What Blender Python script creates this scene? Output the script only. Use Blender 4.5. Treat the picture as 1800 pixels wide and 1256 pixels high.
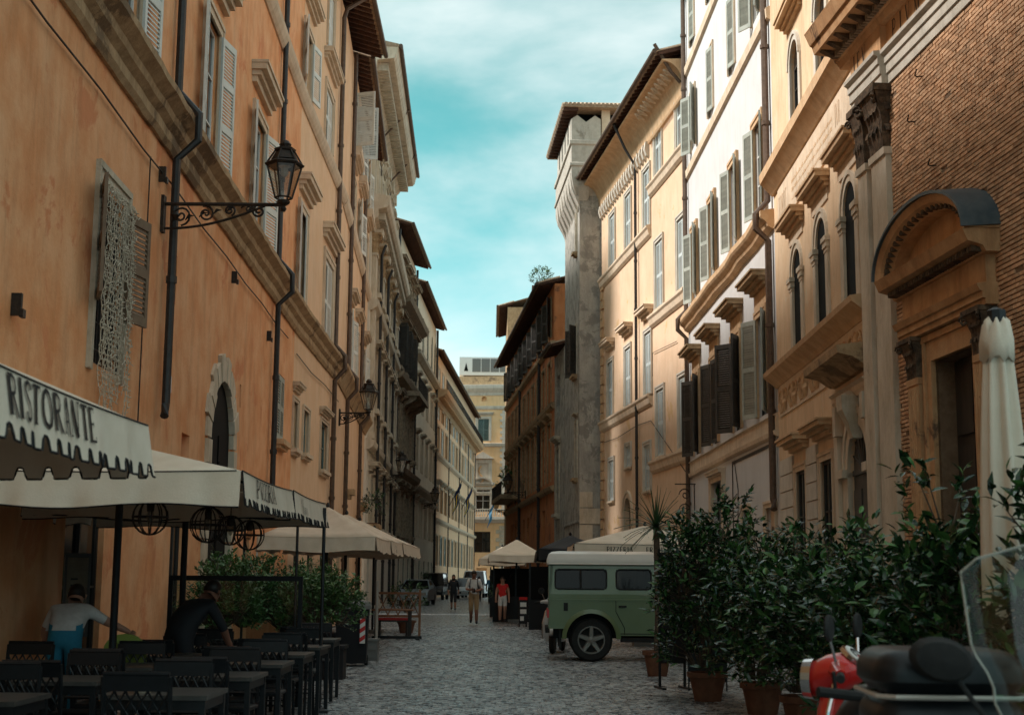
import bpy, bmesh, math, random
from mathutils import Vector, Matrix
random.seed(7)
R_ = math.radians
PI = math.pi
for o in list(bpy.data.objects): bpy.data.objects.remove(o)
scn = bpy.context.scene
col = scn.collection

# ---------------- camera ----------------
cd = bpy.data.cameras.new('Camera'); cam = bpy.data.objects.new('Camera', cd); col.objects.link(cam)
cd.sensor_width = 36; cd.lens = 50.0; cd.clip_end = 6000; cd.clip_start = .1
PITCH = math.atan((1018-628)/2500.); ROLL = R_(.45)
cam.location = (0, 0, 1.5)
cam.rotation_euler = (Matrix.Rotation(PI/2+PITCH, 4, 'X') @ Matrix.Rotation(-ROLL, 4, 'Z').inverted()).to_euler()
cd.dof.use_dof = True; cd.dof.focus_distance = 26; cd.dof.aperture_fstop = 4.0
scn.camera = cam

# ---------------- world: sky with soft cloud ----------------
SUN_EL, SUN_AZ = R_(45.5), R_(-90)      # azimuth measured from +Y towards +X
w = bpy.data.worlds.new('World'); scn.world = w; w.use_nodes = True
nt = w.node_tree; N = nt.nodes; L = nt.links; N.clear()
sky = N.new('ShaderNodeTexSky'); sky.sky_type = 'NISHITA'; sky.sun_disc = False
sky.sun_elevation = SUN_EL; sky.sun_rotation = SUN_AZ; sky.air_density = 1.0; sky.dust_density = .3; sky.ozone_density = 2.0
tint = N.new('ShaderNodeMix'); tint.data_type = 'RGBA'; tint.blend_type = 'MULTIPLY'; tint.inputs[0].default_value = 1
tint.inputs[7].default_value = (.21, .72, .77, 1)
bw = N.new('ShaderNodeRGBToBW'); L.new(sky.outputs[0], bw.inputs[0]); L.new(bw.outputs[0], tint.inputs[6])
tc = N.new('ShaderNodeTexCoord'); mp = N.new('ShaderNodeMapping'); mp.inputs['Scale'].default_value = (1.3, 1.3, 3.2); mp.inputs['Location'].default_value = (9.2, .6, 3.4)
L.new(tc.outputs['Generated'], mp.inputs[0])
nz = N.new('ShaderNodeTexNoise'); nz.inputs['Scale'].default_value = 1.9; nz.inputs['Detail'].default_value = 7; nz.inputs['Roughness'].default_value = .52; nz.inputs['Distortion'].default_value = .25
L.new(mp.outputs[0], nz.inputs[0])
cr = N.new('ShaderNodeValToRGB'); cr.color_ramp.elements[0].position = .31; cr.color_ramp.elements[1].position = .60
cr.color_ramp.interpolation = 'EASE'
L.new(nz.outputs[0], cr.inputs[0])
cm = N.new('ShaderNodeMath'); cm.operation = 'MULTIPLY'; cm.inputs[1].default_value = .86; L.new(cr.outputs[0], cm.inputs[0])
mx = N.new('ShaderNodeMix'); mx.data_type = 'RGBA'; L.new(cm.outputs[0], mx.inputs[0]); L.new(tint.outputs[2], mx.inputs[6])
mx.inputs[7].default_value = (3.5, 3.75, 3.7, 1)
bg = N.new('ShaderNodeBackground'); bg.inputs[1].default_value = .05; L.new(mx.outputs[2], bg.inputs[0])
wo = N.new('ShaderNodeOutputWorld'); L.new(bg.outputs[0], wo.inputs[0])

# ---------------- sun ----------------
sd = bpy.data.lights.new('Sun', 'SUN'); sd.energy = 1.05; sd.angle = R_(10); sd.color = (1, .97, .92)
so = bpy.data.objects.new('Sun', sd); col.objects.link(so); so.location = (-30, 20, 60)
sdir = Vector((math.sin(SUN_AZ)*math.cos(SUN_EL), math.cos(SUN_AZ)*math.cos(SUN_EL), math.sin(SUN_EL)))
so.rotation_euler = sdir.to_track_quat('Z', 'Y').to_euler()
# ---------------- exposure ----------------
vs = scn.view_settings; vs.view_transform = 'Standard'; vs.look = 'None'; vs.gamma = 1; vs.exposure = 2.62

# ================= helpers =================
class MB:
    def __init__(s): s.v = []; s.f = []; s.m = []
    def poly(s, pts, m=0):
        n = len(s.v); s.v += [tuple(p) for p in pts]; s.f.append(tuple(range(n, n+len(pts)))); s.m.append(m)
    def box(s, x0, x1, y0, y1, z0, z1, m=0):
        n = len(s.v)
        s.v += [(x0,y0,z0),(x1,y0,z0),(x1,y1,z0),(x0,y1,z0),(x0,y0,z1),(x1,y0,z1),(x1,y1,z1),(x0,y1,z1)]
        for q in ((0,3,2,1),(4,5,6,7),(0,1,5,4),(1,2,6,5),(2,3,7,6),(3,0,4,7)): s.f.append(tuple(n+i for i in q)); s.m.append(m)
        return s
    def rings(s, rs, m=0, cap=True, closed=False):
        n = len(s.v); k = len(rs[0])
        for r in rs: s.v += [tuple(p) for p in r]
        q = len(rs)
        for i in range(q if closed else q-1):
            a = n+i*k; b = n+((i+1) % q)*k
            for j in range(k): s.f.append((a+j, a+(j+1) % k, b+(j+1) % k, b+j)); s.m.append(m)
        if cap and not closed:
            s.f.append(tuple(n+j for j in reversed(range(k)))); s.m.append(m)
            s.f.append(tuple(n+(q-1)*k+j for j in range(k))); s.m.append(m)
        return s
    def prof(s, pr, x0, x1, m=0, ax='x'):
        if ax == 'x': s.rings([[(x, p[0], p[1]) for p in pr] for x in (x0, x1)], m)
        elif ax == 'y': s.rings([[(p[0], y, p[1]) for p in pr] for y in (x0, x1)], m)
        else: s.rings([[(p[0], p[1], z) for p in pr] for z in (x0, x1)], m)
        return s
    def tube(s, pts, r, n=8, m=0, closed=False):
        pts = [Vector(p) for p in pts]; rs = []
        k = len(pts)
        for i, p in enumerate(pts):
            a = pts[(i-1) % k] if (closed or i > 0) else pts[i]; b = pts[(i+1) % k] if (closed or i < k-1) else pts[i]
            d = (b-a)
            d = d.normalized() if d.length > 1e-9 else Vector((0,0,1))
            up = Vector((0,0,1)) if abs(d.z) < .9 else Vector((0,1,0))
            u = d.cross(up).normalized(); t = u.cross(d).normalized()
            rr = r[i] if isinstance(r, (list, tuple)) else r
            rs.append([p+u*(rr*math.cos(2*PI*j/n))+t*(rr*math.sin(2*PI*j/n)) for j in range(n)])
        return s.rings(rs, m, True, closed)
    def lathe(s, pr, c=(0,0,0), n=16, m=0, a0=0, sx=1, sy=1, cap=True):
        return s.rings([[(c[0]+sx*r*math.cos(a0+2*PI*j/n), c[1]+sy*r*math.sin(a0+2*PI*j/n), c[2]+z) for j in range(n)] for r, z in pr], m, cap)
    def add(s, o, M=None):
        n = len(s.v)
        s.v += [tuple(M @ Vector(p)) for p in o.v] if M else o.v
        s.f += [tuple(n+i for i in f) for f in o.f]; s.m += o.m
        return s
    def mesh(s, name, mats, smooth=False, fix=True):
        me = bpy.data.meshes.new(name); me.from_pydata(s.v, [], s.f)
        if not isinstance(mats, (list, tuple)): mats = [mats]
        for x in mats: me.materials.append(x)
        if any(s.m): me.polygons.foreach_set('material_index', s.m)
        if smooth == 'all' and len(s.f) < 9000:
            bm = bmesh.new(); bm.from_mesh(me); bmesh.ops.remove_doubles(bm, verts=bm.verts, dist=2e-5); bm.to_mesh(me); bm.free()
        if fix and len(s.f) < 60000:
            bm = bmesh.new(); bm.from_mesh(me); bmesh.ops.recalc_face_normals(bm, faces=bm.faces); bm.to_mesh(me); bm.free()
        if smooth:
            me.polygons.foreach_set('use_smooth', [True]*len(me.polygons))
            if smooth != 'all':
                try: me.set_sharp_from_angle(angle=R_(38))
                except Exception: pass
        me.update(); return me
    def obj(s, name, mats, parent=None, loc=(0,0,0), rz=0, smooth=False, fix=True):
        return link(name, s.mesh(name, mats, smooth, fix), parent, loc, rz)
def link(name, me, parent=None, loc=(0,0,0), rz=0, rot=None):
    o = bpy.data.objects.new(name, me); col.objects.link(o); o.parent = parent; o.location = loc
    o.rotation_euler = rot if rot else (0, 0, rz)
    return o
def tag(o, label=None, cat=None, group=None, kind=None):
    if label: o['label'] = label
    if cat: o['category'] = cat
    if group: o['group'] = group
    if kind: o['kind'] = kind
    return o
def thing(name, label, cat, loc=(0,0,0), rz=0, group=None):
    o = bpy.data.objects.new(name, None); col.objects.link(o); o.location = loc; o.rotation_euler = (0,0,rz); o.empty_display_size = .3
    return tag(o, label, cat, group)
KIDS = {}
def copy_tree(o, parent=None, loc=None, rz=None):
    c = o.copy(); col.objects.link(c); c.parent = parent
    if loc is not None: c.location = loc
    if rz is not None: c.rotation_euler = (0,0,rz)
    for ch in list(o.children): copy_tree(ch, c)
    return c
def lerp(a, b, t): return a+(b-a)*t

# ================= materials =================
MT = {}
def M(name, c, c2=None, sc=2.0, rough=.8, bump=0., bs=25., metal=0., streak=0., spec=.4, rand=0., patch=None, pth=.58, zsc=1., coat=0., trans=None, psc=.7):
    m = bpy.data.materials.new(name); m.use_nodes = True; nt = m.node_tree; N = nt.nodes; L = nt.links
    b = N['Principled BSDF']; b.inputs['Roughness'].default_value = rough; b.inputs['Metallic'].default_value = metal
    b.inputs['Specular IOR Level'].default_value = spec; b.inputs['Coat Weight'].default_value = coat
    MT[name] = m
    if c2 is None and not streak and not bump and not rand:
        b.inputs['Base Color'].default_value = (*c, 1); return m
    tc = N.new('ShaderNodeTexCoord'); mp = N.new('ShaderNodeMapping'); L.new(tc.outputs['Object'], mp.inputs[0]); mp.inputs['Scale'].default_value = (1,1,zsc)
    def noise(scale, det=6, rg=.6, vec=None, dist=0):
        n = N.new('ShaderNodeTexNoise'); n.inputs['Scale'].default_value = scale; n.inputs['Detail'].default_value = det; n.inputs['Roughness'].default_value = rg; n.inputs['Distortion'].default_value = dist
        L.new(vec or mp.outputs[0], n.inputs[0]); return n
    def mixc(fac, a, bcol, typ='MIX'):
        x = N.new('ShaderNodeMix'); x.data_type = 'RGBA'; x.blend_type = typ
        if isinstance(fac, float): x.inputs[0].default_value = fac
        else: L.new(fac, x.inputs[0])
        for k, v in ((6, a), (7, bcol)):
            if isinstance(v, tuple): x.inputs[k].default_value = (*v, 1)
            else: L.new(v, x.inputs[k])
        return x.outputs[2]
    def ramp(src, p0, p1):
        r = N.new('ShaderNodeMapRange'); r.interpolation_type = 'SMOOTHSTEP'; r.inputs[1].default_value = p0; r.inputs[2].default_value = p1; L.new(src, r.inputs[0]); return r.outputs[0]
    out = c
    if c2 is not None: out = mixc(ramp(noise(sc, 8, .65).outputs[0], .32, .68), c, c2)
    if patch is not None: out = mixc(ramp(noise(psc, 9, .7, dist=.4).outputs[0], pth, pth+.06), out, patch)
    if streak:
        m2 = N.new('ShaderNodeMapping'); L.new(tc.outputs['Object'], m2.inputs[0]); m2.inputs['Scale'].default_value = (2.6, 2.6, .55)
        r = ramp(noise(1.0, 9, .72, m2.outputs[0], .3).outputs[0], .42, .75)
        sm = N.new('ShaderNodeMath'); sm.operation = 'MULTIPLY'; L.new(r, sm.inputs[0]); sm.inputs[1].default_value = streak
        dk = tuple(x*.45 for x in c); out = mixc(sm.outputs[0], out, dk)
    if rand:
        gi = N.new('ShaderNodeNewGeometry'); ad = N.new('ShaderNodeMath'); fr_ = N.new('ShaderNodeMath'); fr_.operation = 'FRACT'; L.new(gi.outputs['Random Per Island'], ad.inputs[0]); L.new(ad.outputs[0], fr_.inputs[0])
        oi = N.new('ShaderNodeObjectInfo'); L.new(oi.outputs['Random'], ad.inputs[1]); hs = N.new('ShaderNodeHueSaturation')
        mr = N.new('ShaderNodeMapRange'); mr.inputs[3].default_value = 1-rand; mr.inputs[4].default_value = 1+rand; L.new(fr_.outputs[0], mr.inputs[0])
        L.new(mr.outputs[0], hs.inputs['Value'])
        if isinstance(out, tuple): hs.inputs['Color'].default_value = (*out, 1)
        else: L.new(out, hs.inputs['Color'])
        out = hs.outputs[0]
    if isinstance(out, tuple): b.inputs['Base Color'].default_value = (*out, 1)
    else: L.new(out, b.inputs['Base Color'])
    if bump:
        bn = N.new('ShaderNodeBump'); bn.inputs['Strength'].default_value = bump; bn.inputs['Distance'].default_value = .02
        L.new(noise(bs, 5, .6).outputs[0], bn.inputs['Height']); L.new(bn.outputs[0], b.inputs['Normal'])
    return m
def stucco(n, c, c2, **k):
    d = dict(sc=.9, rough=.9, bump=.35, bs=14, streak=.35, spec=.2); d.update(k); return M(n, c, c2, **d)
stucco('orange', (.73,.305,.125), (.83,.45,.24), sc=1.1, streak=.35, patch=(.70,.27,.12), pth=.56)
stucco('peach', (.74,.47,.28), (.80,.54,.35), streak=.22)
stucco('cream', (.70,.60,.46), (.77,.68,.54), streak=.35)
stucco('palegrey', (.70,.62,.51), (.76,.69,.58), streak=.35)
stucco('yellow', (.67,.455,.30), (.73,.52,.36), streak=.25, patch=(.62,.40,.21))
stucco('yellow_low', (.56,.31,.13), (.62,.37,.18), streak=.3)
stucco('white', (.58,.555,.54), (.63,.61,.595), streak=.2)
stucco('greyrender', (.36,.33,.29), (.48,.44,.38), sc=1.6, streak=.55, patch=(.27,.25,.22), pth=.50, bump=1., psc=1.3)
stucco('brown', (.52,.175,.065), (.60,.24,.10), streak=.5, patch=(.16,.08,.05), pth=.56)
stucco('ochre', (.65,.44,.27), (.73,.53,.35), streak=.4, patch=(.66,.52,.36), pth=.57)
stucco('farpeach', (.78,.49,.29), (.82,.56,.36), streak=.3)
stucco('endwall', (.76,.47,.24), (.80,.53,.30), streak=.25)
M('stone', (.46,.38,.28), (.60,.52,.41), sc=4, rough=.85, bump=.4, bs=30, streak=.5, spec=.25)
M('travertine', (.55,.44,.32), (.66,.56,.44), sc=3, rough=.85, bump=.5, bs=18, streak=.55, spec=.25, zsc=.5, patch=(.30,.24,.17), pth=.63)
M('trim', (.61,.465,.33), (.69,.55,.41), sc=3, rough=.85, bump=.3, streak=.45, spec=.2)
M('trim_dark', (.36,.235,.13), (.52,.36,.21), sc=5, rough=.9, bump=.5, streak=.5, spec=.2, patch=(.21,.14,.085), pth=.57)
M('trim_white', (.53,.47,.39), (.61,.55,.47), sc=3, rough=.85, bump=.3, streak=.45, spec=.2)
M('trim_orange', (.54,.34,.19), (.63,.43,.26), sc=3, rough=.85, bump=.3, streak=.4, spec=.2)
M('grime', (.20,.155,.11), (.36,.28,.20), sc=6, rough=.95, bump=.7, bs=20, spec=.15)
M('churchstone', (.50,.27,.13), (.60,.36,.19), sc=3, rough=.85, bump=.4, streak=.6, spec=.2, patch=(.14,.085,.055), pth=.6)
M('brick', (.48,.26,.14), (.62,.39,.24), sc=5, rough=.9, bump=.5, bs=40, spec=.2, rand=.27, patch=(.30,.16,.09), pth=.57, psc=1.2)
M('mortar', (.16,.095,.055), (.22,.14,.085), sc=8, rough=.95, bump=.4)
M('shutter_white', (.60,.60,.56), (.68,.68,.63), sc=6, rough=.6, rand=.06)
M('shutter_blue', (.46,.50,.49), (.54,.57,.55), sc=6, rough=.6, rand=.06)
M('shutter_green', (.30,.31,.265), (.37,.38,.33), sc=6, rough=.6, rand=.12)
M('shutter_brown', (.15,.10,.065), (.20,.14,.09), sc=6, rough=.7)
M('rim_grey', (.20,.185,.165), rough=.4, metal=.3)
M('shutter_dark', (.035,.033,.03), (.06,.052,.045), sc=6, rough=.55, rand=.15)
M('shutter_teal', (.10,.16,.15), (.14,.20,.19), sc=6, rough=.55, rand=.1)
M('glass', (.006,.008,.009), rough=.08, spec=.5)
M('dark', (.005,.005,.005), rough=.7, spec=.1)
M('darkwood', (.022,.019,.017), (.04,.033,.027), sc=9, rough=.55, zsc=.2)
M('pipe', (.085,.052,.035), (.13,.085,.06), sc=8, rough=.55, metal=.3)
M('pipe_black', (.02,.019,.02), (.035,.032,.03), sc=8, rough=.5)
M('iron', (.02,.017,.015), (.05,.032,.022), sc=12, rough=.55, metal=.4, bump=.3)
M('rafter', (.055,.025,.016), (.11,.048,.028), sc=8, rough=.85)
M('tile', (.30,.20,.13), (.44,.33,.23), sc=7, rough=.9, rand=.2, bump=.4)
M('lead', (.055,.085,.105), (.10,.13,.145), sc=3, rough=.45, metal=.35, patch=(.45,.45,.43), pth=.68, psc=4.)
M('canvas', (.66,.57,.45), (.73,.64,.52), sc=3, rough=.85, bump=.15, bs=60)
M('canvas_tan', (.60,.48,.36), (.67,.55,.43), sc=3, rough=.85, bump=.15, bs=60)
M('canvas_black', (.012,.012,.014), rough=.8)
M('ink', (.008,.008,.009), rough=.7)
M('red', (.55,.015,.012), rough=.35, coat=.6, spec=.5)
M('black_paint', (.006,.0075,.009), (.010,.012,.014), sc=20, rough=.42, spec=.3)
M('table_top', (.04,.038,.035), (.07,.066,.06), sc=12, rough=.35, spec=.35)
M('chrome', (.55,.55,.55), rough=.15, metal=1)
M('rubber', (.012,.012,.012), (.02,.02,.019), sc=20, rough=.85)
M('terracotta', (.13,.055,.032), (.20,.09,.05), sc=7, rough=.85, bump=.3)
M('soil', (.03,.022,.016), rough=1)
M('leaf', (.009,.031,.012), (.018,.056,.016), sc=9, rough=.27, spec=.45, rand=.55)
M('leaf_light', (.035,.11,.025), (.07,.16,.04), sc=9, rough=.4, spec=.35, rand=.3)
M('leaf_red', (.40,.06,.025), (.5,.10,.03), sc=9, rough=.4)
M('leaf_left', (.045,.10,.03), (.085,.16,.05), sc=7, rough=.42, spec=.45, rand=.3)
M('yucca', (.03,.06,.025), (.05,.10,.035), sc=9, rough=.4)
M('bark', (.07,.05,.035), (.11,.08,.055), sc=14, rough=.9, bump=.5)
M('rover_green', (.115,.162,.070), (.125,.175,.078), sc=4, rough=.32, spec=.5, coat=.35)
M('rover_white', (.62,.57,.50), (.66,.61,.54), sc=4, rough=.38, coat=.2)
M('alloy', (.46,.42,.37), rough=.35, metal=.25)
M('skin', (.36,.18,.12), (.40,.21,.14), sc=8, rough=.55)
M('skin_dark', (.22,.10,.065), rough=.55)
M('hair', (.015,.011,.009), rough=.5)
M('shirt_white', (.62,.60,.58), (.52,.50,.48), sc=14, rough=.9)
M('shirt_red', (.60,.02,.02), (.50,.015,.015), sc=10, rough=.8)
M('shirt_dark', (.012,.015,.02), rough=.8)
M('shirt_blue', (.05,.17,.28), rough=.8)
M('jeans', (.02,.17,.27), (.03,.21,.32), sc=10, rough=.85)
M('khaki', (.28,.18,.09), (.32,.21,.11), sc=10, rough=.85)
M('wood', (.20,.085,.04), (.28,.13,.065), sc=5, rough=.6, zsc=.3)
M('menu', (.09,.07,.045), (.14,.11,.07), sc=6, rough=.7)
M('flag_blue', (.01,.03,.10), rough=.8)
M('flag_yellow', (.65,.45,.04), rough=.8)
M('wire', (.55,.47,.36), rough=.6)
M('lime', (.20,.26,.05), rough=.6)
M('car_dark', (.01,.013,.018), rough=.25, coat=.6)
M('car_white', (.55,.57,.57), rough=.3, coat=.5)
M('car_silver', (.28,.33,.35), rough=.28, coat=.5, metal=.3)
M('white_paint', (.72,.70,.66), rough=.6)
M('soot', (.055,.040,.030), (.17,.115,.075), sc=7, rough=.95, bump=.7, bs=20, spec=.15)
M('towerstone', (.42,.37,.31), (.52,.47,.40), sc=3, rough=.9, bump=.5, streak=.5, patch=(.30,.26,.21), pth=.58, psc=1.3)
M('grille_grey', (.16,.16,.15), rough=.7)
def glassy(name, c, a, rough=.05):
    m = bpy.data.materials.new(name); m.use_nodes = True; nt = m.node_tree; N = nt.nodes; N.clear()
    t = N.new('ShaderNodeBsdfTransparent'); t.inputs[0].default_value = (*c, 1); g = N.new('ShaderNodeBsdfGlossy'); g.inputs['Roughness'].default_value = rough
    x = N.new('ShaderNodeMixShader'); x.inputs[0].default_value = a; o = N.new('ShaderNodeOutputMaterial')
    nt.links.new(t.outputs[0], x.inputs[1]); nt.links.new(g.outputs[0], x.inputs[2]); nt.links.new(x.outputs[0], o.inputs[0]); MT[name] = m
glassy('clear', (.88,.94,.93), .03); glassy('lantern_glass', (.75,.72,.66), .22, .2); glassy('car_glass', (.10,.115,.115), .022)
# ================= street =================
def cobble_mat(name, c1, c2, far=False):
    m = bpy.data.materials.new(name); m.use_nodes = True; nt = m.node_tree; N = nt.nodes; L = nt.links; b = N['Principled BSDF']
    tc = N.new('ShaderNodeTexCoord'); gm = N.new('ShaderNodeNewGeometry')
    n1 = N.new('ShaderNodeTexNoise'); n1.inputs['Scale'].default_value = 7; n1.inputs['Detail'].default_value = 2; L.new(gm.outputs['Position'], n1.inputs[0])
    n2 = N.new('ShaderNodeTexNoise'); n2.inputs['Scale'].default_value = .55; n2.inputs['Detail'].default_value = 6; L.new(gm.outputs['Position'], n2.inputs[0])
    n3 = N.new('ShaderNodeTexNoise'); n3.inputs['Scale'].default_value = 60; n3.inputs['Detail'].default_value = 4; L.new(gm.outputs['Position'], n3.inputs[0])
    hv = N.new('ShaderNodeMath'); hv.operation = 'MULTIPLY_ADD'; hv.inputs[1].default_value = .42; hv.inputs[2].default_value = .08; L.new(gm.outputs['Random Per Island'], hv.inputs[0])
    x = N.new('ShaderNodeMix'); x.data_type = 'RGBA'; x.inputs[6].default_value = (*c1,1); x.inputs[7].default_value = (*c2,1)
    mr = N.new('ShaderNodeMapRange'); mr.inputs[1].default_value = .35; mr.inputs[2].default_value = .65; av = N.new('ShaderNodeMath'); L.new(hv.outputs[0], av.inputs[0]); m5 = N.new('ShaderNodeMath'); m5.operation = 'MULTIPLY'; m5.inputs[1].default_value = .5; L.new(n1.outputs[0], m5.inputs[0]); L.new(m5.outputs[0], av.inputs[1]); L.new(av.outputs[0], mr.inputs[0]); L.new(mr.outputs[0], x.inputs[0])
    y = N.new('ShaderNodeMix'); y.data_type = 'RGBA'; y.blend_type = 'MULTIPLY'; y.inputs[0].default_value = .7
    m2 = N.new('ShaderNodeMapRange'); m2.inputs[1].default_value = .3; m2.inputs[2].default_value = .7; m2.inputs[3].default_value = .6; m2.inputs[4].default_value = 1.25; L.new(n2.outputs[0], m2.inputs[0])
    L.new(x.outputs[2], y.inputs[6]); L.new(m2.outputs[0], y.inputs[7])
    out = y.outputs[2]
    rr = N.new('ShaderNodeMapRange'); rr.inputs[1].default_value = .3; rr.inputs[2].default_value = .7; rr.inputs[3].default_value = .16; rr.inputs[4].default_value = .42; L.new(n1.outputs[0], rr.inputs[0]); L.new(rr.outputs[0], b.inputs['Roughness'])
    bn = N.new('ShaderNodeBump'); bn.inputs['Strength'].default_value = .5; bn.inputs['Distance'].default_value = .01
    if far:
        vo = N.new('ShaderNodeTexVoronoi'); vo.feature = 'DISTANCE_TO_EDGE'; vo.inputs['Scale'].default_value = 8; L.new(gm.outputs['Position'], vo.inputs['Vector'])
        mm = N.new('ShaderNodeMapRange'); mm.inputs[1].default_value = .02; mm.inputs[2].default_value = .12; L.new(vo.outputs['Distance'], mm.inputs[0])
        z = N.new('ShaderNodeMix'); z.data_type = 'RGBA'; z.inputs[6].default_value = (.03,.03,.03,1); L.new(mm.outputs[0], z.inputs[0]); L.new(out, z.inputs[7]); out = z.outputs[2]
        L.new(mm.outputs[0], bn.inputs['Height']); bn.inputs['Distance'].default_value = .03
    else: L.new(n3.outputs[0], bn.inputs['Height'])
    L.new(out, b.inputs['Base Color']); L.new(bn.outputs[0], b.inputs['Normal']); MT[name] = m
cobble_mat('cobble', (.08,.08,.084), (.35,.347,.34)); cobble_mat('cobble_far', (.16,.16,.16), (.29,.285,.275), True)
M('joint', (.028,.026,.024), (.05,.045,.04), sc=6, rough=.95)
g = MB()
YC = 47.
for (a, b_, z, mi) in ((-900, YC+6, -.016, 1), (YC-.05, 5000, 0, 0)):
    g.poly([(-2500,a,z),(2500,a,z),(2500,b_,z),(-2500,b_,z)], mi)
street = tag(g.obj('street', [MT['cobble_far'], MT['joint']], fix=False), kind='structure')
# sanpietrini: individual setts, slightly uneven
random.seed(3)
PT = .125
big = MB(); ind = []
def sett(mb, cx, cy, a, w_, h, top, jit):
    ca, sa = math.cos(a), math.sin(a); n = len(mb.v)
    for (k, z) in ((1.0, -.016), (.80, top)):
        for (ux, uy) in ((-1,-1),(1,-1),(1,1),(-1,1)):
            x = ux*w_*k/2+(random.uniform(-jit, jit) if z > -.01 else 0); y = uy*h*k/2+(random.uniform(-jit, jit) if z > -.01 else 0)
            mb.v.append((cx+x*ca-y*sa, cy+x*sa+y*ca, z+(random.uniform(-.003,.003) if z > -.01 else 0)))
    for q in ((4,5,6,7),(0,1,5,4),(1,2,6,5),(2,3,7,6),(3,0,4,7)): mb.f.append(tuple(n+i for i in q)); mb.m.append(0)
variants = []
for i in range(8):
    mb = MB(); sett(mb, 0, 0, 0, PT*.95, PT*.95, 0, .007); variants.append(mb.mesh('sett', MT['cobble'], fix=False))
ny = int((YC-4.6)/PT)
cells = []
for j in range(ny):
    y = 4.6+PT*(j+.5)
    for i in range(int(12.4/PT)):
        x = -5.4+PT*(i+(.5 if j % 2 else 0)+.25)
        bow = .05*math.sin(x*1.7)+.03*math.sin(y*.9+x)
        if x > 6.5: continue
        cells.append((x, y+bow))
vis = sorted([c for c in cells if c[1] > 15.2 and -.125*c[1] < c[0] < .115*c[1]], key=lambda c: c[1])[:300]
vs_ = set(vis)
for c in cells:
    x = c[0]+random.uniform(-.009,.009); y = c[1]+random.uniform(-.009,.009); a = random.uniform(-.10,.10); t = random.uniform(-.005,.005)+.004*math.sin(x*2.1+1)*math.sin(y*1.3)
    if c in vs_: link('sett', random.choice(variants), street, (x, y, t), rot=(0, 0, a+random.choice((0,1,2,3))*PI/2))
    else: sett(big, x, y, a, PT*random.uniform(.80,.97), PT*random.uniform(.80,.97), t, .008)
tag(big.obj('sett_paving', MT['cobble'], street, fix=False), kind='stuff')

# ================= building kit (local x along the front, y into the wall, z up) =================
def building(name, label, cat, P0, P1, group=None):
    d = (P1[0]-P0[0], P1[1]-P0[1])
    o = thing(name, label, cat, (P0[0], P0[1], 0), math.atan2(d[1], d[0]), group); o_len = math.hypot(*d)
    return o, o_len
def arch_pts(x0, x1, zs, n=14, rise=None):
    c = (x0+x1)/2; r = (x1-x0)/2; rise = r if rise is None else rise
    return [(c-r*math.cos(PI*i/n), zs+rise*math.sin(PI*i/n)) for i in range(n+1)]
def wall(root, x0, x1, z0, z1, ops, mat, depth=9., rev=.35, name='wall', y=0., lean=0):
    """front sheet with real openings and reveals, solid body behind. op = (x0,x1,z0,z1[,spring])"""
    mb = MB(); xs = sorted({x0, x1, *[o[0] for o in ops], *[o[1] for o in ops]}); zs = sorted({z0, z1, *[o[2] for o in ops], *[o[3] for o in ops]})
    xs = [a for a in xs if x0 <= a <= x1]; zs = [a for a in zs if z0 <= a <= z1]
    for i in range(len(xs)-1):
        run = None
        for k in range(len(zs)-1):
            cx, cz = (xs[i]+xs[i+1])/2, (zs[k]+zs[k+1])/2
            if any(o[0] < cx < o[1] and o[2] < cz < o[3] for o in ops): continue
            mb.poly([(xs[i],y,zs[k]),(xs[i+1],y,zs[k]),(xs[i+1],y,zs[k+1]),(xs[i],y,zs[k+1])])
    for o in ops:
        a, b, c, d = o[:4]
        if len(o) > 4 and o[4]:
            sp = o[4]; ap = arch_pts(a, b, sp, 14, d-sp)
            for (p, q) in zip(ap, ap[1:]):
                mb.poly([(p[0],y,p[1]),(q[0],y,q[1]),(q[0],y,d),(p[0],y,d)] if True else 0)
                mb.poly([(p[0],y,p[1]),(p[0],y+rev,p[1]),(q[0],y+rev,q[1]),(q[0],y,q[1])])
        else:
            sp = d; mb.poly([(a,y,d),(b,y,d),(b,y+rev,d),(a,y+rev,d)])
        mb.poly([(a,y,c),(a,y,sp),(a,y+rev,sp),(a,y+rev,c)]); mb.poly([(b,y,c),(b,y+rev,c),(b,y+rev,sp),(b,y,sp)])
        mb.poly([(a,y,c),(a,y+rev,c),(b,y+rev,c),(b,y,c)])
    mb.box(x0, x1, y+rev, y+depth, z0, z1)
    for xx in (x0, x1): mb.poly([(xx,y,z0),(xx,y+rev,z0),(xx,y+rev,z1),(xx,y,z1)])
    mb.poly([(x0,y,z1),(x1,y,z1),(x1,y+rev,z1),(x0,y+rev,z1)])
    return mb.obj(name, MT[mat], root, fix=False)
WC = {}
def window(root, x0, x1, z0, z1, y=.1, frame='white_paint', bars=2, name='window'):
    w_, h = x1-x0, z1-z0; k = ('win', round(w_,2), round(h,2), frame, bars)
    if k not in WC:
        f = MB(); t = .055
        f.box(0,t,0,.05,0,h).box(w_-t,w_,0,.05,0,h).box(t,w_-t,0,.05,h-t,h).box(t,w_-t,0,.05,0,t).box(w_/2-.03,w_/2+.03,-.01,.045,t,h-t)
        for i in range(bars):
            zz = h*(i+1)/(bars+1); f.box(t,w_/2-.03,.005,.04,zz-.015,zz+.015).box(w_/2+.03,w_-t,.005,.04,zz-.015,zz+.015)
        p = MB(); p.box(.02,w_-.02,.03,.036,.02,h-.02)
        WC[k] = (f.mesh(name, MT[frame]), p.mesh('pane', MT['glass']))
    o = link(name, WC[k][0], root, (x0, y, z0)); link('pane', WC[k][1], o); return o
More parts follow.
